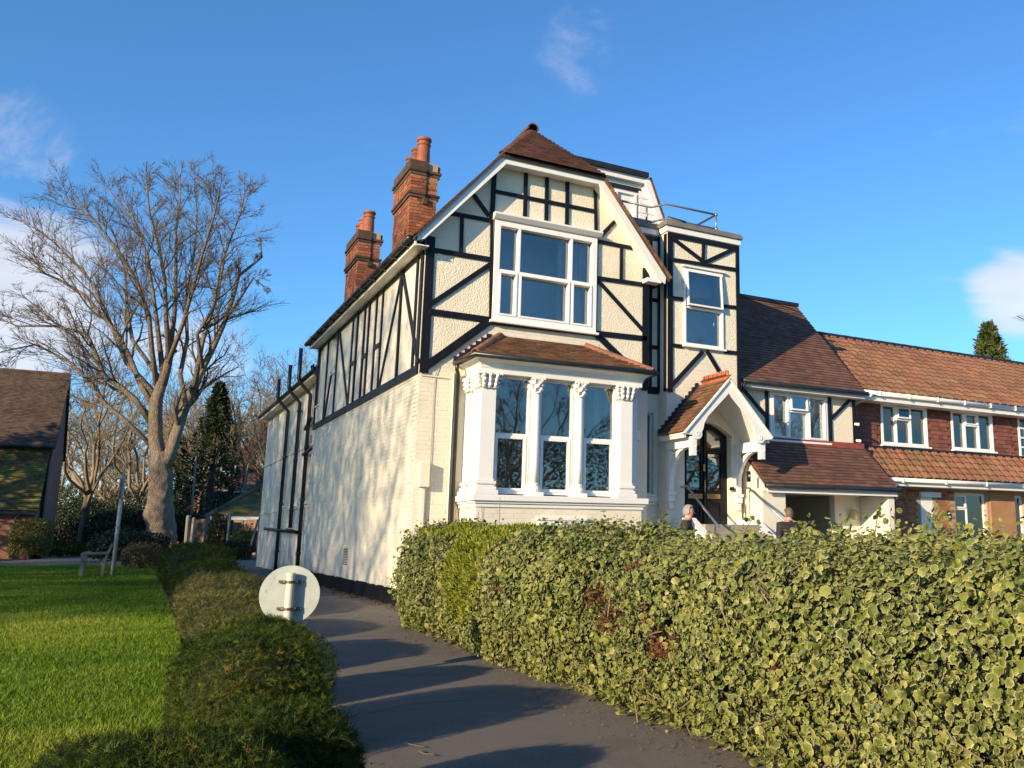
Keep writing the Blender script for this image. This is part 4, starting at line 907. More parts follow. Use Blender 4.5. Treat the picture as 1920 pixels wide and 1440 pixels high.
# camera under the porch
def cctv(name_loc, d, lbl):
    x, y, z = name_loc; o = thing('security_camera', lbl, 'camera', name_loc, 'security cameras on the walls')
    MB().tube([(x,y,z),(x+d[0]*.1,y+d[1]*.1,z-.015)], .032, 10).build('camera_body', 'white', o, smooth=True)
    MB().ball((x+d[0]*.10,y+d[1]*.1,z-.015), .037).build('camera_head', 'white', o, smooth=True)
    MB().ball((x+d[0]*.13,y+d[1]*.13,z-.018), .018).build('camera_lens', 'plaque', o, smooth=True)
p = ony(1377,819,TY-.05); cctv((p[0]-.05,TY,p[2]), (-.5,-.85), 'white dome security camera under the porch roof')
p = ony(1608,795,15.15); cctv((p[0]-.06,15.2,p[2]), (.45,-.9), 'upper white security camera at the corner of the timbered annex')
p = ony(1612,826,15.15); cctv((p[0]-.08,15.2,p[2]), (.6,-.8), 'lower white security camera at the corner of the timbered annex')
# steps up to the door
st = MB(); n = 8; sy = 14.35; run = .27
for i in range(n): st.box(9.28,10.52,sy-run*(n-i),TY-.005,-.02+ (DZ0*i/n if i else 0),DZ0*(i+1)/n-.0)
st = st.build('steps', 'post', house)
for x0, x1 in ((9.08,9.275),(10.525,10.76)):
    MB().prism([(x0,TY-.006,-.02),(x0,TY-.006,DZ0+.12),(x0,sy+.05,DZ0+.12),(x0,sy-run*n,.14),(x0,sy-run*n,-.02)], (x1-x0,0,0)).build('step_side_wall', 'white', house, bevel=.01)
def rail_(x, pts, lbl):
    o = thing('handrail', lbl, 'handrail', (x,14.0,0), 'handrails of the front steps')
    MB().tube(pts, .021, 10).build('rail', 'steel', o, smooth=True); return o
za_, zb__ = onx(1287,911,9.3), onx(1348,988,9.3)
o = rail_(9.3, [(9.18,14.8,za_[2]-.03),(9.3,14.72,za_[2]),(9.3,za_[1],za_[2]),(9.3,zb__[1],zb__[2])], 'steel handrail on the gable side of the front steps')
MB().tube([(9.3,za_[1]+.2,za_[2]),(9.3,za_[1]+.2,DZ0)], .018, 8).build('rail_post', 'steel', o, smooth=True)
MB().tube([(9.3,zb__[1]+.12,zb__[2]+.08),(9.3,zb__[1]+.12,.25)], .018, 8).build('rail_post', 'steel', o, smooth=True)
za2, zb2 = onx(1405,915,10.62), onx(1482,988,10.62)
o = rail_(10.62, [(10.62,za2[1]+.15,za2[2]),(10.62,za2[1],za2[2]),(10.62,zb2[1],zb2[2])], 'steel handrail on the annex side of the front steps')
MB().tube([(10.62,za2[1]+.13,za2[2]),(10.62,za2[1]+.13,DZ0+.1)], .018, 8).build('rail_post', 'steel', o, smooth=True)
MB().tube([(10.62,zb2[1]+.12,zb2[2]+.08),(10.62,zb2[1]+.12,.2)], .018, 8).build('rail_post', 'steel', o, smooth=True)
# ------------------------------------------------------------------ rear wing
RX = 4.40; FW = ((RX,0,0),(0,1,0),(-1,0,0))
arches = [(27.0,27.62,2.05,4.0),(29.1,29.7,2.05,4.0),(31.0,31.5,2.05,4.0)]
low = [(27.15,27.7,.12,1.25),(30.9,31.5,.12,1.25)]
up = [(27.9,28.4,4.55,5.45)]
sheet(house, 'rear_wing_wall', 'cream', FW, [(24.58,-.05),(37.2,-.05),(37.2,5.66),(24.58,5.66)], [arch(a,c,z0,z1-.28,z1) for a,c,z0,z1 in arches]+[rect(*l) for l in low]+[rect(*q) for q in up])
MB().box(4.66,8.4,36.9,37.19,0,5.6).build('rear_wing_end', 'cream', house)
for a, c, z0, z1 in arches: window(house, FW, a-.01, c+.01, z0, z1, [(0,1,0,.3,'s'),(0,1,.3,1,'f')], fw=.05, inset=.06, room=.8)
for a in low+up: window(house, FW, *a, [(0,1,0,.65,'f'),(0,1,.65,1,'s')], fw=.05, inset=.04, room=.6, sill=False)
MB().ob(FW, 25.0, 37.2, .0, .03, 1.90, 1.96).ob(FW, 25.0, 37.2, .0, .02, 1.55, 1.58).build('string_course', 'cream', house)
MB().tube([(RX-.012,25.0,3.66),(RX-.012,37.1,3.66)], .008, 5).build('cable', 'blackp', house)
wr = MB(); wr.prism([(4.08,24.7,5.60),(6.4,24.7,7.3),(8.6,24.7,5.60)], (0,12.6,0)); wr = wr.build('rear_wing_roof', 'deck', house)
vv = V3((2.32,0,1.70)); L_ = np.linalg.norm(vv); vv /= L_
tile_roof(wr, (4.06,24.72,5.62), (0,1,0), vv, [(0,0),(12.55,0),(12.55,L_),(0,L_)], .33, .2, 'tile', limit=60)
MB().tube([(4.06,24.8,5.58),(4.06,37.3,5.58)], .055, 8).build('gutter', 'blackp', house, smooth=True)
MB().box(4.10,4.13,24.8,37.25,5.46,5.58).box(4.13,4.39,24.8,37.25,5.48,5.50).build('eaves_board', 'cream', house)
def soil(pyx, topz, botz, r=.055, lbl=None):
    # pipe positions read along the wing wall
    Y = pyx; x = RX-.09
    MB().tube([(x,Y,botz),(x,Y,5.15),(x-.34,Y+.0,5.52),(x-.36,Y,5.65),(x-.36,Y,topz)], r, 8).build('soil_pipe', 'blackp', house, smooth=True)
    for z in np.arange(max(.6,botz+.5), 5.0, 1.5): MB().tube([(x,Y,z),(x,Y,z+.08)], r*1.28, 8).build('pipe_collar', 'blackp', house, smooth=True)
for x, y, tz_, bz in ((588,1000,5.55,0),(567,930,6.5,0),(548,930,6.3,1.35),(527,930,6.2,0)): soil(onx(x,y,RX-.1)[1], tz_, bz)
ypa, ypb, ypc = (onx(x,900,RX-.1)[1] for x in (584,564,544))
MB().tube([(RX-.09,ypa,3.55),(RX-.09,ypb,3.45)], .05, 8).build('branch_pipe', 'blackp', house, smooth=True)
MB().tube([(RX-.09,ypc,1.30),(RX-.09,ypb,1.22),(RX-.09,ypc+5,1.36)], .05, 8).build('branch_pipe', 'blackp', house, smooth=True)
MB().tube([(RX-.09,ypb,4.2),(RX-.09,(ypa+ypb)/2,4.42),(RX-.09,(ypa+ypb)/2,4.45)], .05, 8).build('branch_pipe', 'blackp', house, smooth=True)
# ------------------------------------------------------------------ timbered annex with carport
annex = thing('timbered_annex', 'lower cream and black annex with window above a tiled canopy, between porch and red terrace', 'house', (12.4,16,0))
FM = ((0,15.2,0),(1,0,0),(0,-1,0)); AXL, AXR = 10.72, 14.12
MW = (11.68,13.28,3.18,4.24)
aw = sheet(annex, 'wall', 'rough', FM, rect(AXL,AXR,2.9,4.42), [rect(*MW)], thick=.2)
timbers(annex, FM, [((AXL,4.34),(AXR,4.34),.12),((11.60,3.1),(11.60,4.32),.085),((13.36,3.0),(13.36,4.32),.085),((AXL+.15,4.3),(11.58,3.66),.075),((13.40,3.75),(14.05,4.28),.075),((14.075,2.95),(14.075,4.3),.09),((13.4,3.07),(14.1,3.07),.09)])
window(annex, FM, *MW, [(0,.31,0,1,'s'),(.31,.66,0,.62,'f'),(.66,1,0,1,'s'),(.31,.66,.62,1,'o')], fw=.06, inset=.02, proud=.05, room=.75, sill=True, label='white casement with its small top light open')
MB().ob(FM, 11.75, 12.2, -.22, -.215, 3.65, 4.2).ob(FM, 12.75, 13.2, -.22, -.215, 3.6, 4.2).build('window_blind', 'blind', annex)
e1, e2 = V3((AXL,14.93,4.36)), V3((14.2,14.93,4.36)); t1, t2 = V3((AXL,17.3,6.92)), V3((14.2,17.3,6.92))
b = MB(); b.prism([e1-V3((0,0,.012)),e2-V3((0,0,.012)),t2-V3((0,0,.012)),t1-V3((0,0,.012))], (0,0,-.06)); ar = b.build('roof', 'deck', annex)
vv = t1-e1; L_ = np.linalg.norm(vv); vv /= L_
tile_roof(ar, e1, (1,0,0), vv, [(0,0),(3.48,0),(3.48,L_),(0,L_)], .165, .10, 'tilem')
MB().box(AXL,14.22,17.2,17.4,6.88,6.97).build('ridge_capping', 'lead', ar)
MB().prism([(14.12,15.2,3.0),(14.12,17.3,6.85),(14.12,19.4,4.4),(14.12,19.4,3.0)], (.06,0,0)).build('gable_wall', 'brickd', annex)
MB().tube([(AXL+.05,14.88,4.33),(14.24,14.88,4.33)], .05, 8).build('gutter', 'blackp', annex, smooth=True)
MB().box(AXL,14.2,14.94,14.97,4.22,4.33).box(AXL,14.2,14.97,15.19,4.22,4.235).build('fascia_board', 'white', annex)
MB().tube([(10.82,14.88,4.30),(10.80,14.95,4.15),(10.76,15.13,4.05),(10.76,15.13,3.3)], .035, 8).build('downpipe', 'blackp', annex, smooth=True)
# canopy roof over the carport
c0, c1 = V3((10.76,14.16,2.17)), V3((14.3,14.16,2.17)); d0, d1 = V3((10.76,15.19,3.14)), V3((14.3,15.19,3.14))
b = MB(); b.prism([p-V3((0,0,.012)) for p in (c0,c1,d1,d0)], (0,0,-.05)); cr = b.build('canopy_roof', 'deck', annex)
vv = d0-c0; L_ = np.linalg.norm(vv); vv /= L_
tile_roof(cr, c0, (1,0,0), vv, [(0,0),(3.54,0),(3.54,L_),(0,L_)], .165, .10, 'tilem')
MB().beam((10.8,15.16,3.14),(14.28,15.16,3.14), .16, .0, .05, (0,-1,0)).build('red_flashing', 'redpaint', cr)
MB().tube([(10.72,14.11,2.13),(14.34,14.11,2.13)], .05, 8).build('gutter', 'blackp', cr, smooth=True)
MB().box(10.80,14.3,14.17,14.20,2.0,2.12).build('fascia_board', 'white', cr)
MB().box(10.80,14.25,14.21,15.19,2.03,2.05).build('canopy_ceiling', 'white', cr)
MB().prism([(10.772,14.22,2.1),(10.772,15.2,3.08),(10.772,15.2,2.045),(10.772,14.22,2.045)], (.08,0,0)).build('canopy_cheek', 'cream', cr)
MB().box(10.77,11.35,14.3,15.2,-.02,2.04).build('carport_pier', 'cream', annex, bevel=.006)
MB().box(11.34,14.2,18.6,18.75,-.02,2.8).build('carport_back_wall', 'cream', annex)
MB().box(11.35,14.2,15.2,18.6,2.06,2.2).build('carport_ceiling', 'cream', annex)
MB().box(13.35,14.10,15.12,15.28,-.02,2.04).box(14.10,14.28,14.25,15.5,-.02,2.02).box(14.0,14.10,15.3,18.6,-.02,2.05).build('carport_side_wall', 'cream', annex, bevel=.006)
MB().box(11.2,11.33,15.2,18.6,-.02,2.05).build('carport_inner_wall', 'cream', annex)
gl = thing('globe_lamp', 'round milky globe lamp fixed to the cream carport wall', 'lamp', (13.84,15.12,1.5)); MB().ball((13.84,15.04,1.62), (.115,.07,.115), 16, 10).build('lamp_globe', 'globe', gl, smooth=True); MB().box(13.80,13.88,15.07,15.115,1.55,1.69).build('lamp_base', 'white', gl)
ic = thing('entry_intercom', 'dark entry intercom panel on the cream wall beside the porch', 'intercom', (10.95,14.29,1.7)); p = ony(1404,893,14.28); MB().box(p[0]-.04,p[0]+.04,14.265,14.298,p[2]-.11,p[2]+.10).build('panel', 'plaque', ic, bevel=.006); MB().box(p[0]-.012,p[0]+.012,14.258,14.266,p[2]-.01,p[2]+.03).build('button', 'white', ic)
MB().tube([(14.32,14.16,2.05),(14.34,14.3,1.9),(14.34,14.36,1.75),(14.34,14.36,0)], .034, 8).build('downpipe', 'blackp', annex, smooth=True)
MB().box(10.74,10.86,14.28,14.6,2.70,2.86).build('bracket_lamp', 'plaque', annex, bevel=.02)
# ------------------------------------------------------------------ red tile-hung terrace
def terrace(x0, x1, label, wins, gfw, brick_piers, name='red_terrace_house'):
    h = thing(name, label, 'house', ((x0+x1)/2,17,0)); F1 = ((0,15.6,0),(1,0,0),(0,-1,0)); F0 = ((0,15.35,0),(1,0,0),(0,-1,0))
    w = sheet(h, 'upper_wall', 'brickd', F1, rect(x0,x1,3.0,4.45), [rect(*q[:4]) for q in wins])
    # hung tiles between the windows
    out = []; wd, g = .165, .105
    for r in range(12):
        z = 3.22+r*g; u = x0+(wd/2 if r%2 else 0)
        while u < x1-wd*.5:
            c = u+wd/2; u += wd
            if z > 4.34 or any(q[0]-wd*.52 < c < q[1]+wd*.52 and z > q[2]-.12 for q in wins): continue
            j = RNG.normal(0,.003,2); nn = V3((0,-1,-.14)); nn /= np.linalg.norm(nn); uu = V3((0,-.14,1)); uu /= np.linalg.norm(uu); uu = V3((0,.14,1.)); uu /= np.linalg.norm(uu)
            out.append(M4((1,0,0), uu, V3((0,-1,.14)), (c,15.575+j[0]*.5,z+j[1])))
    pieces(w, 'hung_tile', *tile_mesh(wd,.135,.013), out, 'hung', 300)
    for q in wins: window(h, F1, *q[:4], q[4], fw=.06, inset=.02, proud=.05, room=.75, curtains=q[5], sill=True, label=q[6])
    # main roof
    ye, ze, yr, zr_ = 15.22, 4.46, 18.0, 6.44
    vv = V3((0,yr-ye,zr_-ze)); L_ = np.linalg.norm(vv); vv /= L_
    b = MB(); b.prism([(x0,ye,ze-.02),(x1,ye,ze-.02),(x1,yr,zr_-.02),(x0,yr,zr_-.02)], (0,0,-.06)); b.prism([(x0,yr,zr_-.02),(x1,yr,zr_-.02),(x1,21,4.4),(x0,21,4.4)], (0,0,-.06)); rf = b.build('roof', 'deck', h)
    tile_roof(rf, (x0,ye,ze), (1,0,0), vv, [(0,0),(x1-x0,0),(x1-x0,L_),(0,L_)], .30, .27, 'pant', mesh=pan_mesh(.30,.34,.02), t=.02, half=False)
    half_tiles(rf, 'ridge_tile', (x0,yr,zr_), (x1,yr,zr_), .11, .45, 'lead')
    MB().tube([(x0+.06,ye-.05,ze-.03),(x1,ye-.05,ze-.03)], .055, 8).build('gutter', 'white', h, smooth=True)
    MB().box(x0,x1,ye+.0,ye+.03,ze-.20,ze-.04).box(x0,x1,ye+.03,15.58,ze-.20,ze-.185).build('fascia_board', 'white', h)
    for i in range(int((x1-x0)/.95)): MB().box(x0+.7+i*.95,x0+.73+i*.95,ye-.115,ye+.0,ze-.09,ze+.02).build('gutter_bracket', 'white', h)
    # lower roof
    yg, zg = 14.92, 2.46; vv = V3((0,15.6-yg,3.22-zg)); L_ = np.linalg.norm(vv); vv /= L_
    b = MB(); b.prism([(x0,yg,zg-.02),(x1,yg,zg-.02),(x1,15.6,3.20),(x0,15.6,3.20)], (0,0,-.05)); lr = b.build('lower_roof', 'deck', h)
    tile_roof(lr, (x0+.1,yg,zg), (1,0,0), vv, [(0,0),(x1-x0-.1,0),(x1-x0-.1,L_),(0,L_)], .30, .20, 'pant', mesh=pan_mesh(.30,.27,.02), t=.02, half=False)
    MB().box(x0,x1,15.5,15.59,3.19,3.25).build('lead_flashing', 'lead', lr)
    MB().tube([(x0+.25,yg-.05,zg-.04),(x1,yg-.05,zg-.04)], .05, 8).build('gutter', 'white', lr, smooth=True)
    MB().box(x0+.2,x1,yg+.0,yg+.03,zg-.17,zg-.04).box(x0+.2,x1,yg+.03,15.34,zg-.17,zg-.155).build('fascia_board', 'white', lr)
    for i in range(int((x1-x0)/1.4)): MB().box(x0+1.0+i*1.4,x0+1.03+i*1.4,yg-.11,yg,zg-.10,zg+.0).build('gutter_bracket', 'white', lr)
    holes = [rect(*q[:4]) for q in gfw]
    gw = sheet(h, 'ground_floor_wall', 'mortar', F0, rect(x0,x1,-.02,2.3), holes)
    brickwork(gw, F0, x0, x1, 0, 2.28, 'brick2', lambda u, z: not any(q[0]-.105 < u < q[1]+.105 and q[2]-.03 < z < q[3]+.03 for q in gfw) and any(a < u < c for a, c in brick_piers), proud=.012)
    for q in gfw:
        if q[4] is not None: window(h, F0, *q[:4], q[4], fw=.06, inset=.08, room=.75, curtains=q[5], sill=True, label=q[6])
    return h
h1 = terrace(14.15, 20.0, 'red terrace house with two white windows between hung tiles and a dark number plaque', 
    [(15.30,16.84,3.31,4.29,[(0,.3,0,1,'f'),(.3,.64,0,.66,'f'),(.64,1,0,1,'f'),(.3,.64,.66,1,'o')],((.05,.27),(.82,.97)),'white casement with its small top light tilted open'),
     (17.70,19.24,3.31,4.30,[(0,.3,0,1,'f'),(.3,.66,0,.66,'f'),(.66,1,0,1,'f'),(.3,.66,.66,1,'s')],((.66,.93),),'white casement with all lights shut')],
    [(16.22,16.66,-.02,2.1,None,(),''),(17.40,18.55,.9,2.22,[(0,.42,.0,.72,'f'),(0,.42,.72,1,'s'),(.42,1,0,1,'f')],((.02,.3),),'ground floor window with drawn curtain'),(19.6,19.98,.9,2.2,[(0,1,0,1,'f')],(),'ground floor window')],
    [(14.4,16.25),(16.6,17.42),(18.5,20.0)])
MB().box(16.24,16.64,15.36,15.9,-.02,2.1).build('entrance_reveal', 'white', h1)
MB().box(16.18,16.85,15.27,15.34,2.08,2.2).build('entrance_lintel', 'white', h1)
MB().box(18.62,19.55,15.30,15.345,-.02,2.28).build('ochre_panel', 'stone', h1, bevel=.006)
MB().tube([(15.28,15.12,2.3),(15.28,15.22,2.15),(15.28,15.28,2.0),(15.28,15.28,0)], .03, 8).build('downpipe', 'blackp', h1, smooth=True)
MB().tube([(14.62,15.15,4.38),(14.55,15.18,4.32),(14.32,15.50,4.15),(14.32,15.52,4.05),(14.32,15.52,3.28)], .034, 8).build('downpipe', 'white', h1, smooth=True)
pl = thing('number_plaque', 'small oval dark house number plaque reading 137 on the brick pier', 'plaque', (17.15,15.32,1.62))
p = ony(1779,967,15.33); b = MB(); b.lathe((0,0,0), [(.085,0),(.085,.014)], 22); b.v = [(p[0]+x*.9, 15.335-z, p[2]+y*1.35) for x, y, z in b.v]; b.build('plate', 'plaque', pl)
def text(s, loc, size, m, parent, rot=(math.pi/2,0,0), ext=.002):
    c = bpy.data.curves.new('lettering', 'FONT'); c.body = s; c.size = size; c.align_x = 'CENTER'; c.align_y = 'CENTER'; c.extrude = ext
    o = bpy.data.objects.new('lettering', c); o.location = loc; o.rotation_euler = rot; bpy.context.view_layer.update()
    COL.objects.link(o); dg = bpy.context.evaluated_depsgraph_get(); me = bpy.data.meshes.new_from_object(o.evaluated_get(dg)); me.materials.clear(); me.materials.append(MT[m])
    COL.objects.unlink(o); bpy.data.objects.remove(o); o = bpy.data.objects.new('lettering', me); COL.objects.link(o); o.location = loc; o.rotation_euler = rot
    if parent: o.parent = parent; o.matrix_parent_inverse = WORLD[parent.name].inverted()
    return o
text('137', (p[0],15.318,p[2]-.035), .075, 'white', pl)
b = MB(); b.tube([(p[0]-.035,15.317,p[2]+.035),(p[0]-.01,15.317,p[2]+.065),(p[0]+.02,15.317,p[2]+.05),(p[0]+.03,15.317,p[2]+.075)], .008, 5); b.build('emblem', 'white', pl)
h2 = terrace(20.0, 27.0, 'next red terrace house along with small paned leaded window', 
    [(20.25,21.4,3.18,4.32,[(i/3,(i+1)/3,j/4,(j+1)/4,'f') for i in range(3) for j in range(4)],(),'small paned white window')],
    [(20.4,22.0,.9,2.2,[(0,.5,0,1,'f'),(.5,1,0,1,'f')],(),'ground floor window')], [(20.0,27.0)])
an = thing('television_aerial', 'thin metal television aerial above the terrace roof', 'aerial', (22.6,18,6.4))
p = ony(1912,598,18.); MB().tube([(p[0]+.35,18,6.3),(p[0]+.35,18,p[2]+.25)], .018, 6).build('mast', 'galv', an); MB().tube([(p[0]-.25,17.9,p[2]+.05),(p[0]+.9,18.2,p[2]-.05)], .012, 5).build('boom', 'galv', an)
for i in range(6): MB().tube([(p[0]-.2+i*.18,17.7+i*.04,p[2]+.05),(p[0]-.2+i*.18,18.15+i*.04,p[2]+.03)], .007, 4).build('element', 'galv', an)
# ------------------------------------------------------------------ hedges
LM_IVY = leafmat('variegated_ivy', [(0,(.026,.042,.008)),(.45,(.092,.122,.017)),(.75,(.165,.188,.03)),(1,(.28,.27,.06))], edge=(.50,.46,.22), rough=.45, trans=.2, spec=.3)
LM_GOLD = leafmat('golden_cypress', [(0,(.09,.13,.01)),(.6,(.22,.25,.015)),(1,(.34,.33,.03))], rough=.6, trans=.25)
LM_DEAD = leafmat('dead_leaf', [(0,(.07,.025,.012)),(1,(.20,.075,.03))], rough=.8, trans=.15)
LM_YEW = leafmat('clipped_yew', [(0,(.012,.026,.004)),(.5,(.045,.072,.009)),(.85,(.13,.135,.02)),(1,(.23,.12,.03))], rough=.6, trans=.15, spec=.12)
LM_YEWY = leafmat('olive_clipped_hedge', [(0,(.03,.042,.01)),(.5,(.095,.10,.022)),(1,(.20,.17,.045))], rough=.55, trans=.2, spec=.3)
LM_DARK = leafmat('dark_evergreen', [(0,(.010,.018,.007)),(.7,(.028,.042,.014)),(1,(.06,.075,.02))], rough=.5, trans=.1, spec=.3)
LM_TOP = leafmat('topiary_green', [(0,(.05,.06,.01)),(.6,(.12,.12,.02)),(1,(.19,.18,.04))], rough=.55, trans=.2)
LM_BROWN = leafmat('russet_shrub', [(0,(.05,.035,.018)),(.6,(.12,.085,.04)),(1,(.20,.15,.07))], rough=.8, trans=.15)
LM_CON = leafmat('cypress_green', [(0,(.025,.04,.012)),(.6,(.065,.085,.02)),(1,(.14,.14,.03))], rough=.6, trans=.15)
LM_GRASS = leafmat('grass_blade', [(0,(.065,.15,.008)),(.6,(.165,.255,.018)),(1,(.32,.34,.05))], rough=.6, trans=.3, spec=.2)
hedge = thing('ivy_hedge', 'long clipped hedge smothered in cream edged variegated ivy', 'hedge', (3.6,6.5,0))
prof = np.array([(.34,.0),(.12,.06),(.05,.2),(-.02,.45),(-.03,.75),(.03,1.0),(.14,1.13),(.35,1.20),(.7,1.21),(1.05,1.2),(1.2,1.0)])
pl_ = np.r_[0, np.cumsum(np.linalg.norm(np.diff(prof, axis=0), axis=1))]
def hx(y): return np.interp(y, [0,3,5,7,9,11.6,12.6], [2.78,2.84,2.92,3.0,3.08,3.12,3.3])
def hedge_pts(k, y0, y1, rng, near=1.0, tmin=0, tmax=.9):
    a, b = math.log(y0+near), math.log(y1+near); y = np.exp(a+(b-a)*rng.random(k))-near
    t = (tmin+(tmax-tmin)*rng.random(k))*pl_[-1]; x = np.interp(t, pl_, prof[:,0]); z = np.interp(t, pl_, prof[:,1])
    i = np.clip(np.searchsorted(pl_, t)-1, 0, len(prof)-2); d = prof[i+1]-prof[i]; d /= np.linalg.norm(d, axis=1, keepdims=True)
    n = np.c_[-d[:,1], np.zeros(k), d[:,0]]
    p = np.c_[hx(y)+x, y, z*np.interp(y,[1,3,6,11],[.895,.90,.915,1.0])]; q = p*np.array([1,1,1.6])
    w = vnoise(q, 1.6, 5)*.085+vnoise(q, 6.5, 6)*.05
    endf = np.clip((y-11.9)/.7, 0, 1); p[:,0] += endf**2*.35; 
    return p+n*w[:,None], n
def ivy_template(detail):
    if detail:
        ang = [0,22,48,70,100,128,155,180]; rad = [1.0,.70,.84,.68,.74,.62,.60,.42]
    else: ang = [0,50,100,150,180]; rad = [1.0,.80,.80,.62,.42]
    th = [R(a) for a in ang]+[R(360-a) for a in ang[-2:0:-1]]; rd = rad+rad[-2:0:-1]; n = len(th)
    out = np.array([(r*math.sin(a), -r*math.cos(a)+.0, -.26*abs(r*math.sin(a))-.10*r*r) for a, r in zip(th, rd)]); inn = out*np.array([.74,.74,.5]); c = np.array([[0,.05,.06]])
    v = np.r_[out, inn, c]; t = []
    for i in range(n):
        j = (i+1)%n; t += [(i,j,n+j),(i,n+j,n+i),(n+i,n+j,2*n)]
    return v, np.array(t), np.r_[np.ones(n), np.full(n,.10), np.zeros(1)]
def hang_frames(n, rng, jit):
    n = n+rng.normal(0, jit, n.shape); n /= np.linalg.norm(n, axis=1, keepdims=True)
    dn = np.array([0,0,1.])+rng.normal(0,.45,n.shape); b = dn-n*(dn*n).sum(1,keepdims=True); b /= np.linalg.norm(b, axis=1, keepdims=True)
    return np.cross(b, n), b, n
rng = np.random.default_rng(21)
def zone(p):
    """growth of the other plants in the hedge: golden cypress, bare russet patches"""
    g = np.exp(-((p[:,1]-9.1)/.75)**2)*np.exp(-((p[:,2]-.75)/.55)**2)*1.1+np.exp(-((p[:,1]-9.9)/1.5)**2)*np.exp(-((p[:,2]-1.2)/.12)**2)+.25*vnoise(p,4.,9)
    d = np.zeros(len(p))
    for y, z, s in ((6.05,.74,.22),(5.7,.58,.2),(5.15,.66,.2),(5.0,.5,.22),(7.9,.7,.18),(3.7,.55,.12),(5.5,.95,.1)): d = np.maximum(d, np.exp(-(((p[:,1]-y)/s)**2+((p[:,2]-z)/(s*.6))**2)))
    return g, d+.3*vnoise(p,9.,10)
for tag_, k, y0, y1, det in (('ivy_leaves',42000,1.6,6.3,True),('ivy_leaves',40000,6.3,12.55,False)):
    p, n = hedge_pts(k, y0, y1, rng); g, dd = zone(p)
    ok = (g < .55+.25*rng.random(k)) & (dd < .55+.2*rng.random(k)) & (vnoise(p*np.array([1,1,1.3]), 5., 14) > -1.05+.2*rng.random(k)); p, n = p[ok], n[ok]
    t, b, nn = hang_frames(n+np.array([-.05,-.1,.15]), rng, .62); sz = np.clip(rng.lognormal(math.log(.0180), .40, len(p)), .010, .045)
    sz *= np.where(p[:,1] < 6, .88, 1.0)
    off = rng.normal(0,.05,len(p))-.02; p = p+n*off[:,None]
    patch = vnoise(p, 1.4, 31); hue = np.clip(.46+.30*patch+rng.normal(0,.22,len(p))+off*2.5, 0, 1)  # leaves set deeper take darker colours, painting in the inner shade
    v, tt, ed = ivy_template(det); vv, tri = scatter(v, tt, p, t, b, nn, sz)
    edge = (ed[None]*np.clip(rng.normal(.52,.38,(len(p),1))+.25*vnoise(p,1.1,33)[:,None], 0, 1)).ravel()
    o = fast_obj(tag_, vv, tri, LM_IVY, hedge, {'hue': np.repeat(hue, len(v)), 'edge': edge}); o['kind'] = 'stuff'
# the leaves that show largest, one by one
v, tt, ed = ivy_template(True)
lms = [fast_mesh('ivy_leaf', v, tt, LM_IVY, {'hue': np.full(len(v), h), 'edge': ed*e}) for h, e in ((.35,.9),(.55,.8),(.75,1.),(.5,.5),(.9,.7))]
p, n = hedge_pts(300, 2.3, 5.2, rng, tmin=.06, tmax=.62); t, b, nn = hang_frames(n+np.array([-.05,-.1,.15]), rng, .5); p += n*.03
for i in range(300):
    o = bpy.data.objects.new('ivy_leaf', lms[i%5]); COL.objects.link(o); o.parent = hedge; o.matrix_parent_inverse = WORLD[hedge.name].inverted()
    s = float(np.clip(rng.lognormal(math.log(.022),.30),.013,.038)); o.matrix_basis = Matrix(M4(t[i]*s, b[i]*s, nn[i]*s, p[i]).tolist())
p, n = hedge_pts(60000, 6.6, 12.4, rng, tmax=.8); g, dd = zone(p); ok = g > .5; p, n = p[ok], n[ok]
NEEDLE = (np.array([(-.09,0,0),(.09,0,0),(.14,.5,.05),(0,1,0),(-.14,.5,.05)],float), np.array([(0,1,2),(0,2,3),(0,3,4)]))
leafy('golden_foliage', p+n*.02, n+np.array([0,0,.9]), np.clip(rng.normal(.038,.012,len(p)),.015,.07), LM_GOLD, hedge, NEEDLE, .5, rng, along=1.2)['kind'] = 'stuff'
p, n = hedge_pts(60000, 3, 9, rng, tmax=.7); g, dd = zone(p); ok = (dd > .5) & (rng.random(len(p)) < .5); p, n = p[ok], n[ok]
leafy('russet_foliage', p-n*.01, n, np.clip(rng.normal(.035,.012,len(p)),.015,.06), LM_DEAD, hedge, NEEDLE, .8, rng)['kind'] = 'stuff'
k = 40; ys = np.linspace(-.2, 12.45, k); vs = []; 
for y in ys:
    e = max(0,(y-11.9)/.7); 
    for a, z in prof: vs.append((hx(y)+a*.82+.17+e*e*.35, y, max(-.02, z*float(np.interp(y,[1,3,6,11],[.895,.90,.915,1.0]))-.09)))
m_ = len(prof); b = MB(); b.add(vs, [(i*m_+j,i*m_+j+1,(i+1)*m_+j+1,(i+1)*m_+j) for i in range(k-1) for j in range(m_-1)]+[tuple(range(m_)), tuple((k-1)*m_+j for j in range(m_))]); b.build('shade_core', 'core', hedge)  # near-black solid core, painted to pass for the shade between the leaves
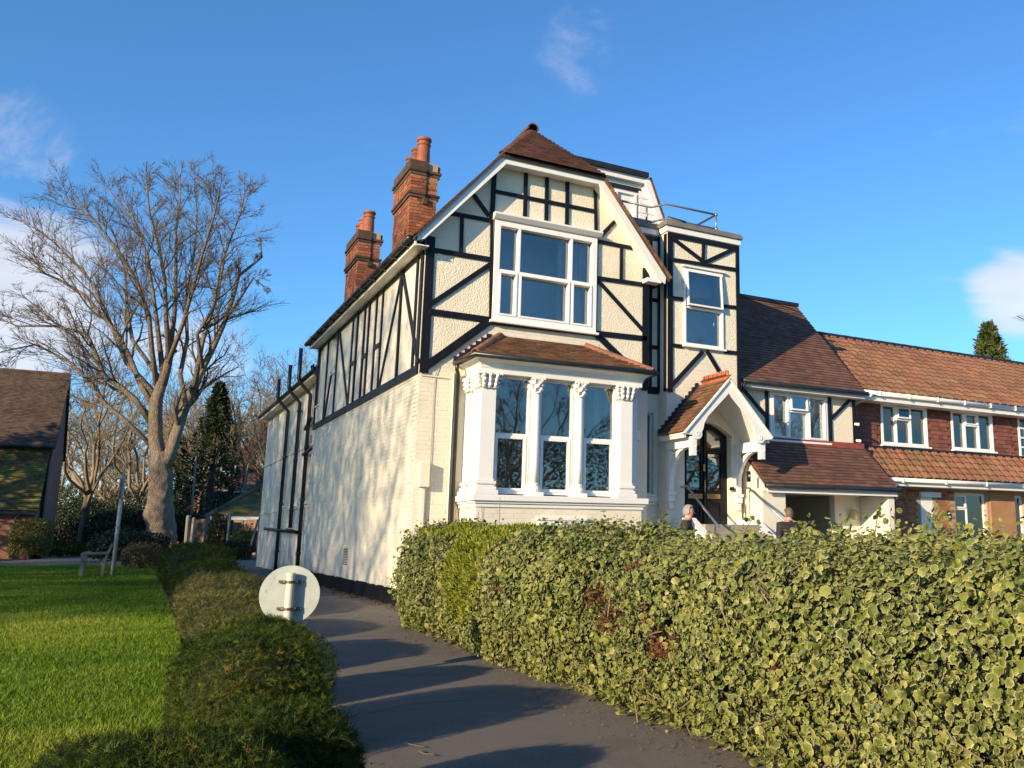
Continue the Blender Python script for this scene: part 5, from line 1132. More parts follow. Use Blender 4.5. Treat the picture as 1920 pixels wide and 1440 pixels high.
# bare stems and sprigs standing out of the hedge
for (x0, y0, h, dx, lv) in ((850,985,.40,.02,0),(893,985,.34,.03,0),(905,985,.42,-.05,0),(935,985,.52,.0,0),(1000,985,.16,.20,9),(1075,985,.14,.2,8),(1242,975,.2,.0,9),(1395,985,.16,.12,12),(1500,990,.13,.1,14),(1640,1000,.20,.04,12),(1680,1000,.2,.0,9),(1740,1000,.2,.1,14),(1570,995,.14,.05,12)):
    q = onx(x0, y0+20, 3.5); s = MB(); h *= .8; pts = [q+V3((dx*t*.3,dx*t*t*-.6,h*t)) for t in np.linspace(-.3,1,7)]; s.tube(pts, [.004]*7, 4, False); s.build('stem', 'twigl' if lv == 0 else 'bark2', hedge)
    if lv:
        pp = np.array([pts[int(rng.integers(2,7))]+rng.normal(0,.025,3) for _ in range(lv*2)]); leafy('sprig_leaves', pp, rng.normal(0,1,pp.shape)+np.array([-.3,-.6,.5]), np.full(len(pp),.021)*rng.uniform(.6,1.3,len(pp)), LM_IVY, hedge, (v,tt), .4, rng, hue=rng.uniform(.3,.8,len(pp)), edge=ed*.4)
b = MB(); rs = random.Random(4)
for _ in range(60):
    y = math.exp(rs.uniform(math.log(2.4), math.log(11))); z = rs.uniform(.1,1.0); l = rs.uniform(.1,.35); a = rs.uniform(-1.2,1.2); x = float(hx(y))+.0
    b.tube([(x-.03+rs.gauss(0,.03),y+math.sin(a)*l*t,z+math.cos(a)*l*t*.8) for t in (-.5,-.1,.2,.5)], [.004,.004,.003,.002], 4, False)
b.build('dead_stems', 'twigl', hedge, recalc=False)['kind'] = 'stuff'
# ground cover of ivy along the foot of the hedge
k = 2600; y = np.exp(rng.uniform(math.log(3),math.log(12.2),k)); p = np.c_[hx(y)+.28-np.abs(rng.normal(0,.10,k))-.06*vnoise(np.c_[y,y*0,y*0],2.5,3), y, .015+.05*rng.random(k)]
t, b, nn = hang_frames(np.tile([-.3,0,1.],(k,1)), rng, .35); v2, tt2, ed2 = ivy_template(False); vv, tri = scatter(v2, tt2, p, t, b, nn, np.clip(rng.normal(.026,.008,k),.01,.05))
fast_obj('creeping_ivy', vv, tri, LM_IVY, hedge, {'hue': np.repeat(np.clip(rng.normal(.35,.2,k),0,1), len(v2)), 'edge': np.tile(ed2, k)*.4})['kind'] = 'stuff'

# clipped hedge row between the lawn and the drive
tv, tt_ = [], []
for i in range(10):
    y = (i//2)*.13; s = (-1)**i; b0 = len(tv); tv += [(-.035,y,0),(.045,y+.04,.0),(s*.42,y+.24,.18*((i%3)-1))]; tt_.append((b0,b0+1,b0+2))
tv += [(-.05,.55,0),(.05,.55,0),(0,1.,.1)]; tt_.append((30,31,32))
SPRIG = (np.array(tv,float), np.array(tt_))
def clipped(name, label, c, r, k, m, seed, size=.05, power=4., group='clipped hedge row along the drive', parent=None, lo=-.85, cat='hedge', rough=.11, core=True, jit=.8):
    root = thing(name, label, cat, (c[0],c[1],0), group); g = np.random.default_rng(seed)
    p, n = blob_points(c, r, k, g, power, lo, rough, seed, .30); p[:,2] = np.maximum(p[:,2], .0)
    dep = ((p-np.array(c))/np.array(r)*n).sum(1); hue = np.clip(.42+.25*vnoise(p,3.,seed+1)+g.normal(0,.2,len(p)), 0, 1)
    leafy('foliage', p, n+np.array([0,0,.25]), np.clip(g.normal(size,size*.25,len(p)),size*.4,size*1.8), m, root, SPRIG, jit, g, hue=hue, along=.25)['kind'] = 'stuff'
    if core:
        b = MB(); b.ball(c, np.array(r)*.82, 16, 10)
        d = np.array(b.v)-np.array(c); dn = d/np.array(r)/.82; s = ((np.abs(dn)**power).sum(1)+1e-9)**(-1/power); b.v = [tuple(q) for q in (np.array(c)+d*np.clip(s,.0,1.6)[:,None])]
        b.v = [(x,y,max(z,-.02)) for x, y, z in b.v]; b.build('shade_core', 'core', root, smooth=True, recalc=False)  # near-black core whose colour stands for the shade inside the mound
    return root
for lb, c, r, k, m, sd2, sz2, pw in (
    ('low dark clipped yew mound at the street end of the hedge row', (.17,3.46,.16), (.47,.52,.33), 26000, LM_YEW, 1, .040, 2.6),
    ('small russet tipped yew mound beside the tarmac edge', (.60,3.95,.15), (.30,.40,.34), 18000, LM_YEW, 8, .040, 2.4),
    ('broad dark clipped yew mound second from the street on the drive side', (.68,5.66,.20), (.37,.62,.42), 26000, LM_YEW, 2, .040, 4.0),
    ('clipped yew mound pressed against the round sign', (.86,7.10,.18), (.36,.50,.38), 18000, LM_YEW, 11, .044, 2.7),
    ('olive clipped mound just past the round sign', (1.00,9.2,.17), (.40,1.0,.32), 18000, LM_YEWY, 3, .05, 2.8),
    ('olive clipped mound opposite the end of the ivy hedge', (1.14,11.9,.17), (.46,1.25,.31), 15000, LM_YEWY, 12, .055, 2.8),
    ('olive clipped mound midway along the drive', (1.36,15.4,.20), (.58,1.7,.36), 14000, LM_YEWY, 4, .065, 2.9),
    ('small dark mound past the olive mounds', (1.45,18.9,.25), (.56,1.4,.40), 9000, LM_YEW, 13, .075, 2.9),
    ('taller dark clipped hedge near the garden bench', (1.45,23.,.38), (.66,2.4,.50), 9000, LM_YEW, 5, .09, 3.2),
    ('dark hedge block before the fence posts', (1.95,30.,.38), (.8,3.5,.50), 6000, LM_YEW, 6, .11, 3.5)):
    clipped('clipped_hedge', lb, c, r, k, m, sd2, sz2, pw)
# ------------------------------------------------------------------ grass
def blades(k, fx, fy, seed, h0=.045, w=.0045):
    g = np.random.default_rng(seed); x, y = fx(g,k), fy(g,k); k = len(x); a = g.random(k)*6.28; h = np.clip(g.normal(h0,h0*.3,k),.015,.1)*(1+.25*vnoise(np.c_[x,y,x*0],1.5,3)); ln = g.normal(0,.55,(k,2))*h[:,None]
    base = np.c_[x,y,np.full(k,-.004)]; dx = np.c_[np.cos(a),np.sin(a),np.zeros(k)]*w*(1+y[:,None]*.06)
    tip = base+np.c_[ln,h]; vv = np.stack([base-dx,base+dx,tip],1).reshape(-1,3); tri = np.arange(3*k).reshape(-1,3)
    hue = np.clip(.48+.38*vnoise(base,.9,8)+.2*vnoise(base,4.,9)+g.normal(0,.22,k),0,1)
    return vv, tri, np.repeat(hue,3)
def fy_(g, k): return np.exp(g.uniform(math.log(4.2), math.log(26), k))
gv = [blades(210000, lambda g,k: None, fy_, 1)] if False else []
g0 = np.random.default_rng(5); yy = np.exp(g0.uniform(math.log(4.3), math.log(41.), 280000)); xl = np.maximum(-.10*yy-.75, -6.); xr = np.interp(yy,[0,5,10,18,27,41],[.38,.38,.62,.78,.9,1.2]); xx = xl+(xr-xl)*g0.random(len(yy))
vv, tri, hue = blades(len(yy), lambda g,k: xx, lambda g,k: yy, 6)
tag(fast_obj('grass', vv, tri, LM_GRASS, None, {'hue': hue}), 'short mown green lawn grass', 'grass', kind='stuff')
# a few fallen leaves on the lawn and by the kerb
LEAFS = (np.array([(0,-.5,0),(.25,-.25,.05),(.5,0,.12),(.2,.2,.04),(.0,.6,.0),(-.2,.2,.05),(-.5,.05,.1),(-.25,-.25,.04)],float), [(0,1,2,3,4,5,6,7)])
for i, (x, y, s) in enumerate(((25,1237,.075),(192,1332,.06),(65,1356,.045),(255,1180,.04),(185,1128,.05),(150,1122,.04),(235,1188,.05),(275,1152,.05),(165,1378,.04),(272,1175,.04),(365,1305,.05),(120,1315,.03))):
    q = onz(x, y, .03); b = MB(); c, s_ = math.cos(i*1.7), math.sin(i*1.7); b.add([(q[0]+s*(a*c-d*s_), q[1]+s*(a*s_+d*c), .032+e*s) for a, d, e in LEAFS[0]], LEAFS[1])
    tag(b.build('fallen_leaf', mat('dry_leaf_%d'%i, (.34,.20,.085) if i%3 else (.42,.33,.20), None, 3., .8), recalc=False), 'dry fallen leaf lying on the lawn', 'leaf', 'fallen leaves on the lawn')
for i, (x, y, l) in enumerate(((756,1393,.16),(782,1410,.12),(720,1318,.5))):
    q = onz(x, y, .008); b = MB(); r_ = random.Random(i); pts = [q+V3((t*l*.4+r_.gauss(0,.008),-t*l+r_.gauss(0,.008),.004)) for t in np.linspace(0,1,6)]; b.tube(pts, .003, 4, False)
    if i < 2: tag(b.build('fallen_twig', 'twig'), 'thin dark twig lying on the tarmac drive', 'twig', 'twigs on the drive')
for pts in (((688,1336),(735,1328),(790,1319),(850,1314),(905,1312)),((905,1254),(950,1253)),((640,1245),(690,1240),(735,1236))):
    w = [onz(x,y,.0015) for x, y in pts]; b = MB(); vs = []; r_ = random.Random(len(pts))
    P = [w[i]+(w[i+1]-w[i])*t for i in range(len(w)-1) for t in (0,.2,.4,.6,.8)]+[w[-1]]
    for i, q in enumerate(P):
        q = q+V3((r_.gauss(0,.006),r_.gauss(0,.01),0)); e = r_.uniform(.003,.008); vs += [q-V3((0,e,0)), q+V3((0,e,0))]
    b.add(vs, [(2*i,2*i+2,2*i+3,2*i+1) for i in range(len(P)-1)]); o = b.build('tarmac_crack', 'rubber', DRIVE, recalc=False)
g = np.random.default_rng(19); k = 2600; y = np.exp(g.uniform(math.log(3.2),math.log(16),k)); side = g.random(k) < .62
x = np.where(side, hx(np.minimum(y,12.4))+.1-np.abs(g.normal(0,.22,k)), np.interp(y,[0,4,7,11,16],[1.0,1.0,1.22,1.45,1.75])+np.abs(g.normal(0,.10,k)))
tag(leafy('drive_litter', np.c_[x,y,np.full(k,.006)], np.tile([0,0,1.],(k,1)), np.clip(g.normal(.012,.007,k),.004,.035), LM_BROWN, None, LEAF4, .4, g), 'crumbs of dead leaf and grit along both edges of the tarmac', 'litter', kind='stuff')
k = 900; g = np.random.default_rng(9); y = g.uniform(11.5,24,k); p = np.c_[XW-.03-np.abs(g.normal(0,.16,k)), y, np.full(k,.012)]
tag(leafy('leaf_litter', p, np.tile([0,0,1.],(k,1)), np.clip(g.normal(.035,.012,k),.01,.07), LM_BROWN, None, LEAF4, .35, g), 'brown leaf litter along the foot of the white side wall', 'leaves', kind='stuff')
# ------------------------------------------------------------------ round sign seen from behind
sg = atd(543,1115,7.05); SR = .225
sign = thing('round_sign', 'round grey sign seen from behind on a cream pole, above the clipped hedge', 'sign', (sg[0],sg[1],0))
sn = np.array([-.30,-.954,0.]); su = np.array([.954,-.30,0.]); sz_ = np.array([0,0,1.])
b = MB(); n = 48; ring = [(math.cos(2*math.pi*i/n), math.sin(2*math.pi*i/n)) for i in range(n)]
vs = [sg+su*SR*a+sz_*SR*c for a, c in ring]+[sg-sn*.006+su*SR*a+sz_*SR*c for a, c in ring]
b.add(vs, [tuple(range(n)), tuple(range(2*n-1,n-1,-1))]+[(i,(i+1)%n,(i+1)%n+n,i+n) for i in range(n)]); disc = b.build('disc', 'signb', sign)
pc = sg+sn*.055+su*.008
MB().tube([pc-sz_*(sg[2]+.02), pc+sz_*.165], .031, 16).build('pole', 'signp', sign, smooth=False)
MB().tube([pc+sz_*.145, pc+sz_*.168], .034, 16).build('pole_cap', 'signp', sign)
for dz in (.10,-.105):
    MB().beam(sg+su*-.085+sn*.004+sz_*dz, sg+su*.095+sn*.004+sz_*dz, .022, .0, .018, sn).build('clamp_channel', 'rust', sign)
    MB().tube([pc+sz_*(dz-.010), pc+sz_*(dz+.010)], .036, 14).build('clamp_band', 'rust', sign)
    for s in (-1,1): MB().ball(pc+su*.045*s+sz_*dz-sn*.012, .012, 8, 6).build('bolt', 'steel', sign)
# faint moulded marking on the back: letters run round the rim
for i, ch in enumerate('MVV'):
    a = R(170-i*17); c = sg+(su*math.cos(a)+sz_*math.sin(a))*SR*.76+sn*.0012
    o = text(ch, (0,0,0), .05, 'signb', None, ext=.0008); d = su*-math.sin(a)*-1+sz_*math.cos(a)*-1; e = su*math.cos(a)+sz_*math.sin(a)
    o.name = 'embossed_mark'; o.parent = sign; o.matrix_parent_inverse = WORLD[sign.name].inverted(); o.matrix_basis = Matrix(M4(d, e, sn, c).tolist())
# ------------------------------------------------------------------ bench, post, cones, fence
bq = onz(152,1082); bx, by = bq[0]-.02, bq[1]
bench = thing('garden_bench', 'weathered wooden garden bench seen from its end on the lawn', 'bench', (bx+.3,by+.75,0))
for e in (0,1.5):
    MB().beam((bx,by+e,0),(bx+.02,by+e,.60), .09, -.04, .04, (0,-1,0)).build('leg', 'wood', bench, bevel=.006)
    MB().beam((bx+.50,by+e,0),(bx+.52,by+e,.42), .075, -.031, .031, (0,-1,0)).build('leg', 'wood', bench, bevel=.006)
    MB().beam((bx+.51,by+e,.38),(bx+.66,by+e,.88), .065, -.029, .029, (0,-1,0)).build('back_post', 'wood', bench, bevel=.006)
    MB().prism([(bx-.05,by+e-.04,.60),(bx-.05,by+e-.04,.645),(bx+.08,by+e-.04,.67),(bx+.25,by+e-.04,.635),(bx+.42,by+e-.04,.65),(bx+.60,by+e-.04,.655),(bx+.60,by+e-.04,.60)], (0,.09,0)).build('armrest', 'wood', bench, bevel=.006)
    MB().beam((bx+.01,by+e,.36),(bx+.52,by+e,.34), .07, -.025, .025, (0,-1,0)).build('seat_rail', 'wood', bench)
for i in range(5): MB().box(bx+.02+i*.10,bx+.09+i*.10,by-.04,by+1.54,.395-.006*i,.43-.006*i).build('seat_slat', 'wood', bench, bevel=.004)
MB().beam((bx+.645,by-.03,.85),(bx+.645,by+1.53,.85), .07, -.015, .015, (-.95,0,.3)).build('top_rail', 'wood', bench)
for i in range(10): MB().beam((bx+.545,by+.06+i*.152,.46),(bx+.635,by+.06+i*.152,.82), .05, -.008, .008, (-.95,0,.25)).build('back_slat', 'wood', bench)
q = onz(210,1081); tp = ony(236,893,q[1])
lp = thing('sign_post', 'slim grey metal post on the lawn beside the bench', 'post', (q[0],q[1],0)); MB().tube([(q[0],q[1],-.02),(q[0]+.0,q[1],2.76)], .05, 12).build('pole', 'paintg', lp, smooth=True); MB().tube([(q[0],q[1],2.76),(q[0],q[1],2.80)], .055, 12).build('cap', 'galv', lp); 
MB().box(q[0]-.085,q[0]-.055,q[1]-.25,q[1]+.25,2.15,2.72).build('plate', 'wood', lp, bevel=.006)
for z in (2.1,1.3): MB().tube([(q[0],q[1],z),(q[0],q[1],z+.06)], .06, 12).build('collar', 'galv', lp)
for i, x in enumerate((321,334)):
    c = atd(x,1020,45.); c[2] = 0; o = thing('traffic_cone', ('red and white traffic cone close against the big tree trunk','red and white traffic cone on the fence side of its twin')[i], 'cone', tuple(c), 'traffic cones')
    MB().box(c[0]-.2,c[0]+.2,c[1]-.2,c[1]+.2,0,.04).build('base', 'rubber', o); MB().lathe(tuple(c), [(.16,.04),(.13,.22)], 14).build('lower_band', 'cone', o); MB().lathe(tuple(c), [(.131,.22),(.085,.52)], 14).build('sleeve', 'conew', o); MB().lathe(tuple(c), [(.086,.52),(.035,.80)], 14).build('tip', 'cone', o)
def at_depth_ground(x, dep): c = atd(x, 1040, dep); c[2] = 0; return c
for i, (x, ty, dep, w, lean, lb) in enumerate(((356,970,46,.14,.02,'square concrete fence post nearest the cones'),(398,978,45,.13,.05,'pale fence post in front of the dark ivy'),(419,962,45,.15,.02,'taller round topped timber post of a close pair'),(424,962,44.3,.12,.01,'slimmer timber post beside its taller twin'),(347,966,48,.2,-.02,'broad weathered post joining the boarded fence'),(450,975,47,.09,.0,'thin post before the mossy garage roof'),(383,962,48,.2,.0,'thick stub post beneath the far brick house'))):
    c = at_depth_ground(x, dep); h = atd(x, ty, dep)[2]; o = thing('fence_post', lb, 'post', tuple(c))
    b = MB(); b.tube([c-V3((0,0,.05)), c+V3((lean,0,h*.97)), c+V3((lean,0,h))], [w*.55,w*.55,w*.35], 8); b.build('shaft', 'post' if i in (0,1,5) else 'wood', o)
o_ = at_depth_ground(478,43.5); o = thing('fence_brace', 'leaning timber brace against the brown fence panel', 'brace', tuple(o_)); MB().beam(o_+V3((-.35,0,.0)), o_+V3((.02,0,1.9)), .10, -.04, .04, (0,-1,0)).build('brace', 'wood', o)
def fence_panel(xa, xb, dep, top, label, bw=.15, m='fence'):
    a, c = at_depth_ground(xa, dep), at_depth_ground(xb, dep); d = c-a; L = np.linalg.norm(d); d /= L; N_ = np.cross(d, V3((0,0,1))); N_ = N_ if N_[1] < 0 else -N_
    o = thing('boarded_fence', label, 'fence', tuple((a+c)/2)); n = max(1, int(L/bw))
    for i in range(n):
        p = a+d*((i+.5)*L/n); MB().beam(p, p+V3((0,0,top+RNG.normal(0,.015))), L/n-.008, -.01+.004*(i%2), .012+.004*(i%2), N_).build('board', m, o)
    MB().beam(a+V3((0,0,top*.8)), c+V3((0,0,top*.8)), .09, -.05, -.011, N_).build('fence_rail', m, o)
    return o
fence_panel(479, 518, 43.5, 2.02, 'brown boarded fence panel butting against the white rear wing', .16)
fence_panel(350, 386, 50., 2.0, 'reddish boarded fence between concrete posts', .15)
fence_panel(386, 420, 50.2, 2.1, 'boarded fence behind the dark ivy', .15)
tpole = thing('leaning_pole', 'thin pale pole leaning above the fence', 'pole', tuple(at_depth_ground(352,55))); MB().tube([at_depth_ground(352,55), atd(368,855,55)], [.06,.04], 8).build('shaft', 'galv', tpole)
# ------------------------------------------------------------------ brick houses in the background
def brickfar(name, c1, c2, mo, sc=1.):
    m = bpy.data.materials.new(name); m.use_nodes = True; nt = m.node_tree; N = nt.nodes.new; L = nt.links.new; b = nt.nodes['Principled BSDF']; b.inputs['Roughness'].default_value = .9
    g = N('ShaderNodeNewGeometry'); s = N('ShaderNodeSeparateXYZ'); L(g.outputs['Position'], s.inputs[0]); a = N('ShaderNodeMath'); L(s.outputs[0], a.inputs[0]); L(s.outputs[1], a.inputs[1]); c = N('ShaderNodeCombineXYZ'); L(a.outputs[0], c.inputs[0]); L(s.outputs[2], c.inputs[1])
    t = N('ShaderNodeTexBrick'); L(c.outputs[0], t.inputs['Vector']); t.inputs['Scale'].default_value = 1/.225/2*sc; t.inputs['Color1'].default_value = (*c1,1); t.inputs['Color2'].default_value = (*c2,1); t.inputs['Mortar'].default_value = (*mo,1); t.inputs['Mortar Size'].default_value = .022; t.inputs['Brick Width'].default_value = .5; t.inputs['Row Height'].default_value = .1667; t.inputs['Bias'].default_value = -.2
    nz = N('ShaderNodeTexNoise'); nz.inputs['Scale'].default_value = .9; nz.inputs['Detail'].default_value = 6; L(g.outputs['Position'], nz.inputs['Vector']); mx = N('ShaderNodeMix'); mx.data_type = 'RGBA'; mx.blend_type = 'MULTIPLY'; mx.inputs[0].default_value = .55; L(t.outputs[0], mx.inputs[6]); L(nz.outputs[0], mx.inputs[7])
    hs = N('ShaderNodeHueSaturation'); hs.inputs['Value'].default_value = 1.5; L(mx.outputs[2], hs.inputs['Color']); L(hs.outputs[0], b.inputs['Base Color'])
    bp = N('ShaderNodeBump'); bp.inputs['Strength'].default_value = .5; bp.inputs['Distance'].default_value = .01; L(t.outputs['Fac'], bp.inputs['Height']); bp.invert = True; L(bp.outputs[0], b.inputs['Normal']); return m
MT['brickfar'] = brickfar('distant_red_brick', (.26,.085,.055), (.18,.06,.042), (.24,.17,.13))
LY = 57.; xr = float(ony(88,930,LY)[0]); zev = float(ony(90,829,LY-.4)[2]); zrd = float(ony(118,703,61.5)[2]); LXL = -26.
lh = thing('brick_house', 'dark brick house with steep tiled roof and mossy lean-to beside the lawn', 'house', (-10,60,0))
MB().box(LXL,xr,LY,66,-.05,zev+.1).build('wall', 'brickfar', lh); MB().prism([(xr-.02,LY,zev+.08),(xr-.02,66,zev+.08),(xr-.02,61.5,zrd-.15)], (-.3,0,0)).build('gable_wall', 'brickfar', lh)
b = MB(); b.prism([(LXL,LY-.45,zev-.25),(xr+.12,LY-.45,zev-.25),(xr+.12,61.5,zrd-.02),(LXL,61.5,zrd-.02)], (0,0,-.1)); b.prism([(LXL,66.4,zev-.25),(xr+.12,66.4,zev-.25),(xr+.12,61.5,zrd-.02),(LXL,61.5,zrd-.02)], (0,0,-.1)); rf = b.build('roof', 'deck', lh)
vv = V3((0,61.5-LY+.45,zrd-zev+.25)); L_ = np.linalg.norm(vv); vv /= L_
MT['tilebg'] = mat('weathered_brown_tile', (.125,.075,.05), (.085,.052,.038), 1.2, .85, (30,.4,.01), var=.35, hue=.01, c3=(.12,.10,.06), n3=(.7,.55,.8))
tile_roof(rf, (xr-9.5,LY-.45,zev-.22), (1,0,0), vv, [(0,0),(9.62,0),(9.62,L_),(0,L_)], .20, .13, 'tilebg', limit=0, t=.02, jit=.006)
half_tiles(rf, 'ridge_tile', (xr-9.5,61.5,zrd), (xr+.1,61.5,zrd), .13, .4, 'tilebg', lim=30)
MB().tube([(LXL,LY-.5,zev-.25),(xr+.1,LY-.5,zev-.25)], .08, 8).build('gutter', 'blackp', lh); dpx2 = float(ony(84,930,LY-.12)[0]); MB().tube([(dpx2,LY-.4,zev-.25),(dpx2,LY-.12,zev-.8),(dpx2,LY-.12,0)], .07, 8).build('downpipe', 'blackp', lh)
ax = float(ony(62,1000,54.6)[0]); az0 = float(ony(60,957,54.3)[2]); az1 = float(ony(82,838,56.9)[2])
MB().box(LXL,ax,54.6,LY-.01,-.05,az0+.1).build('lean_to_wall', 'brickfar', lh); MB().prism([(ax-.02,54.6,az0),(ax-.02,LY,az0),(ax-.02,LY,az1-.1)], (-.25,0,0)).build('lean_to_cheek', 'brickfar', lh)
b = MB(); b.prism([(LXL,54.25,az0-.05),(ax+.12,54.25,az0-.05),(ax+.12,LY-.02,az1),(LXL,LY-.02,az1)], (0,0,-.1)); lr = b.build('lean_to_roof', 'deck', lh)
vv = V3((0,LY-54.25,az1-az0+.05)); L_ = np.linalg.norm(vv); vv /= L_
tile_roof(lr, (ax-5.5,54.25,az0-.03), (1,0,0), vv, [(0,0),(5.62,0),(5.62,L_),(0,L_)], .20, .13, 'moss', limit=0, t=.02, jit=.008)
MB().tube([(ax-.55,54.25,az0-.1),(ax-.75,54.45,az0-.35),(ax-.8,54.5,az0-.5),(ax-.8,54.5,0)], .06, 8).build('downpipe', 'tileo', lh); MB().box(LXL,ax+.1,54.22,54.26,az0-.2,az0-.06).build('eaves_board', 'blackp', lh)
# far house and mossy garage beyond the fence
def far_house():
    D = 74.; P = lambda x, y, d=D: atd(x, y, d)
    a, c = P(372,1000), P(470,1000); Y0 = 71.; x0, x1 = float(ony(376,940,Y0)[0]), float(ony(500,940,Y0)[0]); ze = float(ony(410,919,Y0)[2]); zr_ = float(ony(440,858,Y0+4)[2])
    h = thing('brick_house', 'brown roofed brick house with small paned white windows beyond the fence', 'house', ((x0+x1)/2,Y0+4,0))
    MB().box(x0,x1,Y0,Y0+8,-.05,ze).build('wall', 'brickfar', h); e = .4
    b = MB(); xm0, xm1 = x0+3.2, x1-2.
    A_, B__, C__, D__ = V3((x0-e,Y0-e,ze)), V3((x1+e,Y0-e,ze)), V3((x1+e,Y0+8+e,ze)), V3((x0-e,Y0+8+e,ze)); r0, r1 = V3((xm0,Y0+4,zr_)), V3((xm1,Y0+4,zr_))
    b.add([A_,B__,C__,D__,r0,r1], [(0,1,5,4),(1,2,5),(2,3,4,5),(3,0,4),(0,1,2,3)]); b.build('roof', 'tilebg', h)
    MB().box(x0-e,x1+e,Y0-e-.05,Y0-e+.05,ze-.16,ze+.0).build('eaves_board', 'white', h)
    q = ony(402,938,Y0); F = ((0,Y0,0),(1,0,0),(0,-1,0)); window(h, F, q[0]-.65, q[0]+.55, q[2]-.75, q[2]+.75, [(i/3,(i+1)/3,j/4,(j+1)/4,'f') for i in range(3) for j in range(4)], fw=.09, inset=.0, room=0, proud=.1, sill=False)
    q = ony(427,888,Y0+1.5); MB().box(q[0]-.75,q[0]+.75,Y0+1.55,Y0+4,q[2]-.9,q[2]+.75).build('dormer', 'tilebg', h); window(h, ((0,Y0+1.5,0),(1,0,0),(0,-1,0)), q[0]-.5, q[0]+.5, q[2]-.7, q[2]+.6, [(i/3,(i+1)/3,j/3,(j+1)/3,'f') for i in range(3) for j in range(3)], fw=.08, inset=.0, room=0, proud=.1, sill=False)
    q = ony(468,850,Y0+5); MB().box(q[0]-.45,q[0]+.45,Y0+4.6,Y0+5.5,zr_-1,zr_+1.5).build('chimney', 'brickfar', h, bevel=.02)
    g = thing('garage', 'low garage with a mossy hipped roof and white fascia beyond the fence', 'garage', (0,0,0)); Y1 = 58.; gx0, gx1 = float(ony(388,970,Y1)[0]), float(ony(520,970,Y1)[0]); gz = float(ony(440,968,Y1)[2]); gt = float(ony(460,913,Y1+3)[2])
    g.location = ((gx0+gx1)/2, Y1+2, 0); WORLD[g.name] = Matrix.Translation(g.location); MB().box(gx0+.4,gx1,Y1+.3,Y1+6,-.05,gz).build('wall', 'brickfar', g)
    b = MB(); b.add([(gx0,Y1,gz),(gx1,Y1,gz),(gx1,Y1+6,gz),(gx0,Y1+6,gz),(gx0+2.9,Y1+3,gt),(gx1-1.,Y1+3,gt)], [(0,1,5,4),(1,2,5),(2,3,4,5),(3,0,4),(0,1,2,3)]); b.build('roof', 'moss', g); MB().box(gx0,gx1,Y1-.04,Y1+.06,gz-.2,gz-.01).build('fascia_board', 'white', g)
    half_tiles(g, 'hip_tile', (gx0,Y1,gz), (gx0+2.9,Y1+3,gt), .12, .4, 'tilebg'); MB().box(gx0+1.2,gx1-.5,Y1+.22,Y1+.29,.1,gz-.3).build('garage_door', 'dark', g)
    t = fence_panel(432, 482, 51., 2.0, 'trellis topped fence before the garage', .18)
far_house()
# parked car glimpsed through the fence
cq = at_depth_ground(470, 46.5); car = thing('parked_car', 'dark parked car glimpsed behind the fence posts', 'car', tuple(cq)); b = MB()
sec = [(-2.0,.35),(-2.05,.7),(-1.3,.85),(-.6,1.35),(.7,1.38),(1.4,.95),(2.0,.85),(2.05,.4)]
b.prism([(cq[0]+x,cq[1]-.8,z) for x, z in sec]+[(cq[0]+2,cq[1]-.8,.25),(cq[0]-2,cq[1]-.8,.25)], (0,1.6,0)); b.build('body', 'carp', car, bevel=.06)
MB().prism([(cq[0]+x,cq[1]-.815,z) for x, z in ((-1.1,.9),(-.5,1.28),(.6,1.3),(1.15,.95))], (0,.01,0)).build('side_window', 'glass', car)
for dx in (-1.25,1.25):
    w = MB(); w.lathe((0,0,0), [(.30,-.1),(.32,-.05),(.32,.05),(.30,.1)], 18); w.v = [(cq[0]+dx+x, cq[1]-.78+z, .31+y) for x, y, z in w.v]; w.build('wheel', 'rubber', car)
# ------------------------------------------------------------------ shrubs
def bush(name, label, c, r, k, m, seed, size, group=None, power=2.2, cat='shrub', rough=.16, stems=True, jit=.8):
    root = thing(name, label, cat, (c[0],c[1],0), group); g = np.random.default_rng(seed); p, n = blob_points(c, r, k, g, power, -.6, rough, seed, .45); p[:,2] = np.maximum(p[:,2], .02)
    hue = np.clip(.45+.3*vnoise(p,2.,seed+2)+g.normal(0,.18,len(p)),0,1)
    leafy('foliage', p, n+np.array([0,0,.3]), np.clip(g.normal(size,size*.3,len(p)),size*.3,size*2), m, root, LEAF4, jit, g, hue=hue)['kind'] = 'stuff'
    if stems:
        b = MB()
        for i in range(7):
            a = 2*math.pi*i/7; b.tube([(c[0],c[1],0),(c[0]+r[0]*.3*math.cos(a),c[1]+r[1]*.3*math.sin(a),c[2]*.8),(c[0]+r[0]*.6*math.cos(a),c[1]+r[1]*.6*math.sin(a),c[2]+r[2]*.4)], [.05,.04,.02], 5)
        b.build('stems', 'bark2', root)
    return root
def gp(x, dep): return at_depth_ground(x, dep)
q = gp(54,42.9); bush('clipped_dome_shrub', 'rounded yellow green clipped shrub against the brick lean-to', (q[0],q[1],.85), (.85,.8,1.0), 9000, LM_TOP, 3, .07, power=3.2, rough=.05, jit=.6)
q = gp(112,46); bush('low_clipped_hedge', 'low dark clipped hedge beside the dome shrub', (q[0],q[1],.35), (.9,1.,.42), 5000, LM_YEW, 4, .08, power=4., rough=.05, cat='hedge')
q = gp(268,30.5); bush('russet_shrub', 'twiggy russet shrub in front of the big tree trunk', (q[0],q[1],.38), (.62,.7,.48), 4200, LM_BROWN, 5, .06)
q = gp(240,40); bush('dark_shrub', 'dark evergreen shrub behind the grey post', (q[0],q[1],.55), (1.6,1.5,.75), 5000, LM_DARK, 6, .12)
q = gp(403,44.5); bush('ivy_clump', 'dark ivy clump smothering the fence', (q[0],q[1],1.0), (.42,.5,1.15), 3200, LM_DARK, 7, .09, cat='ivy')
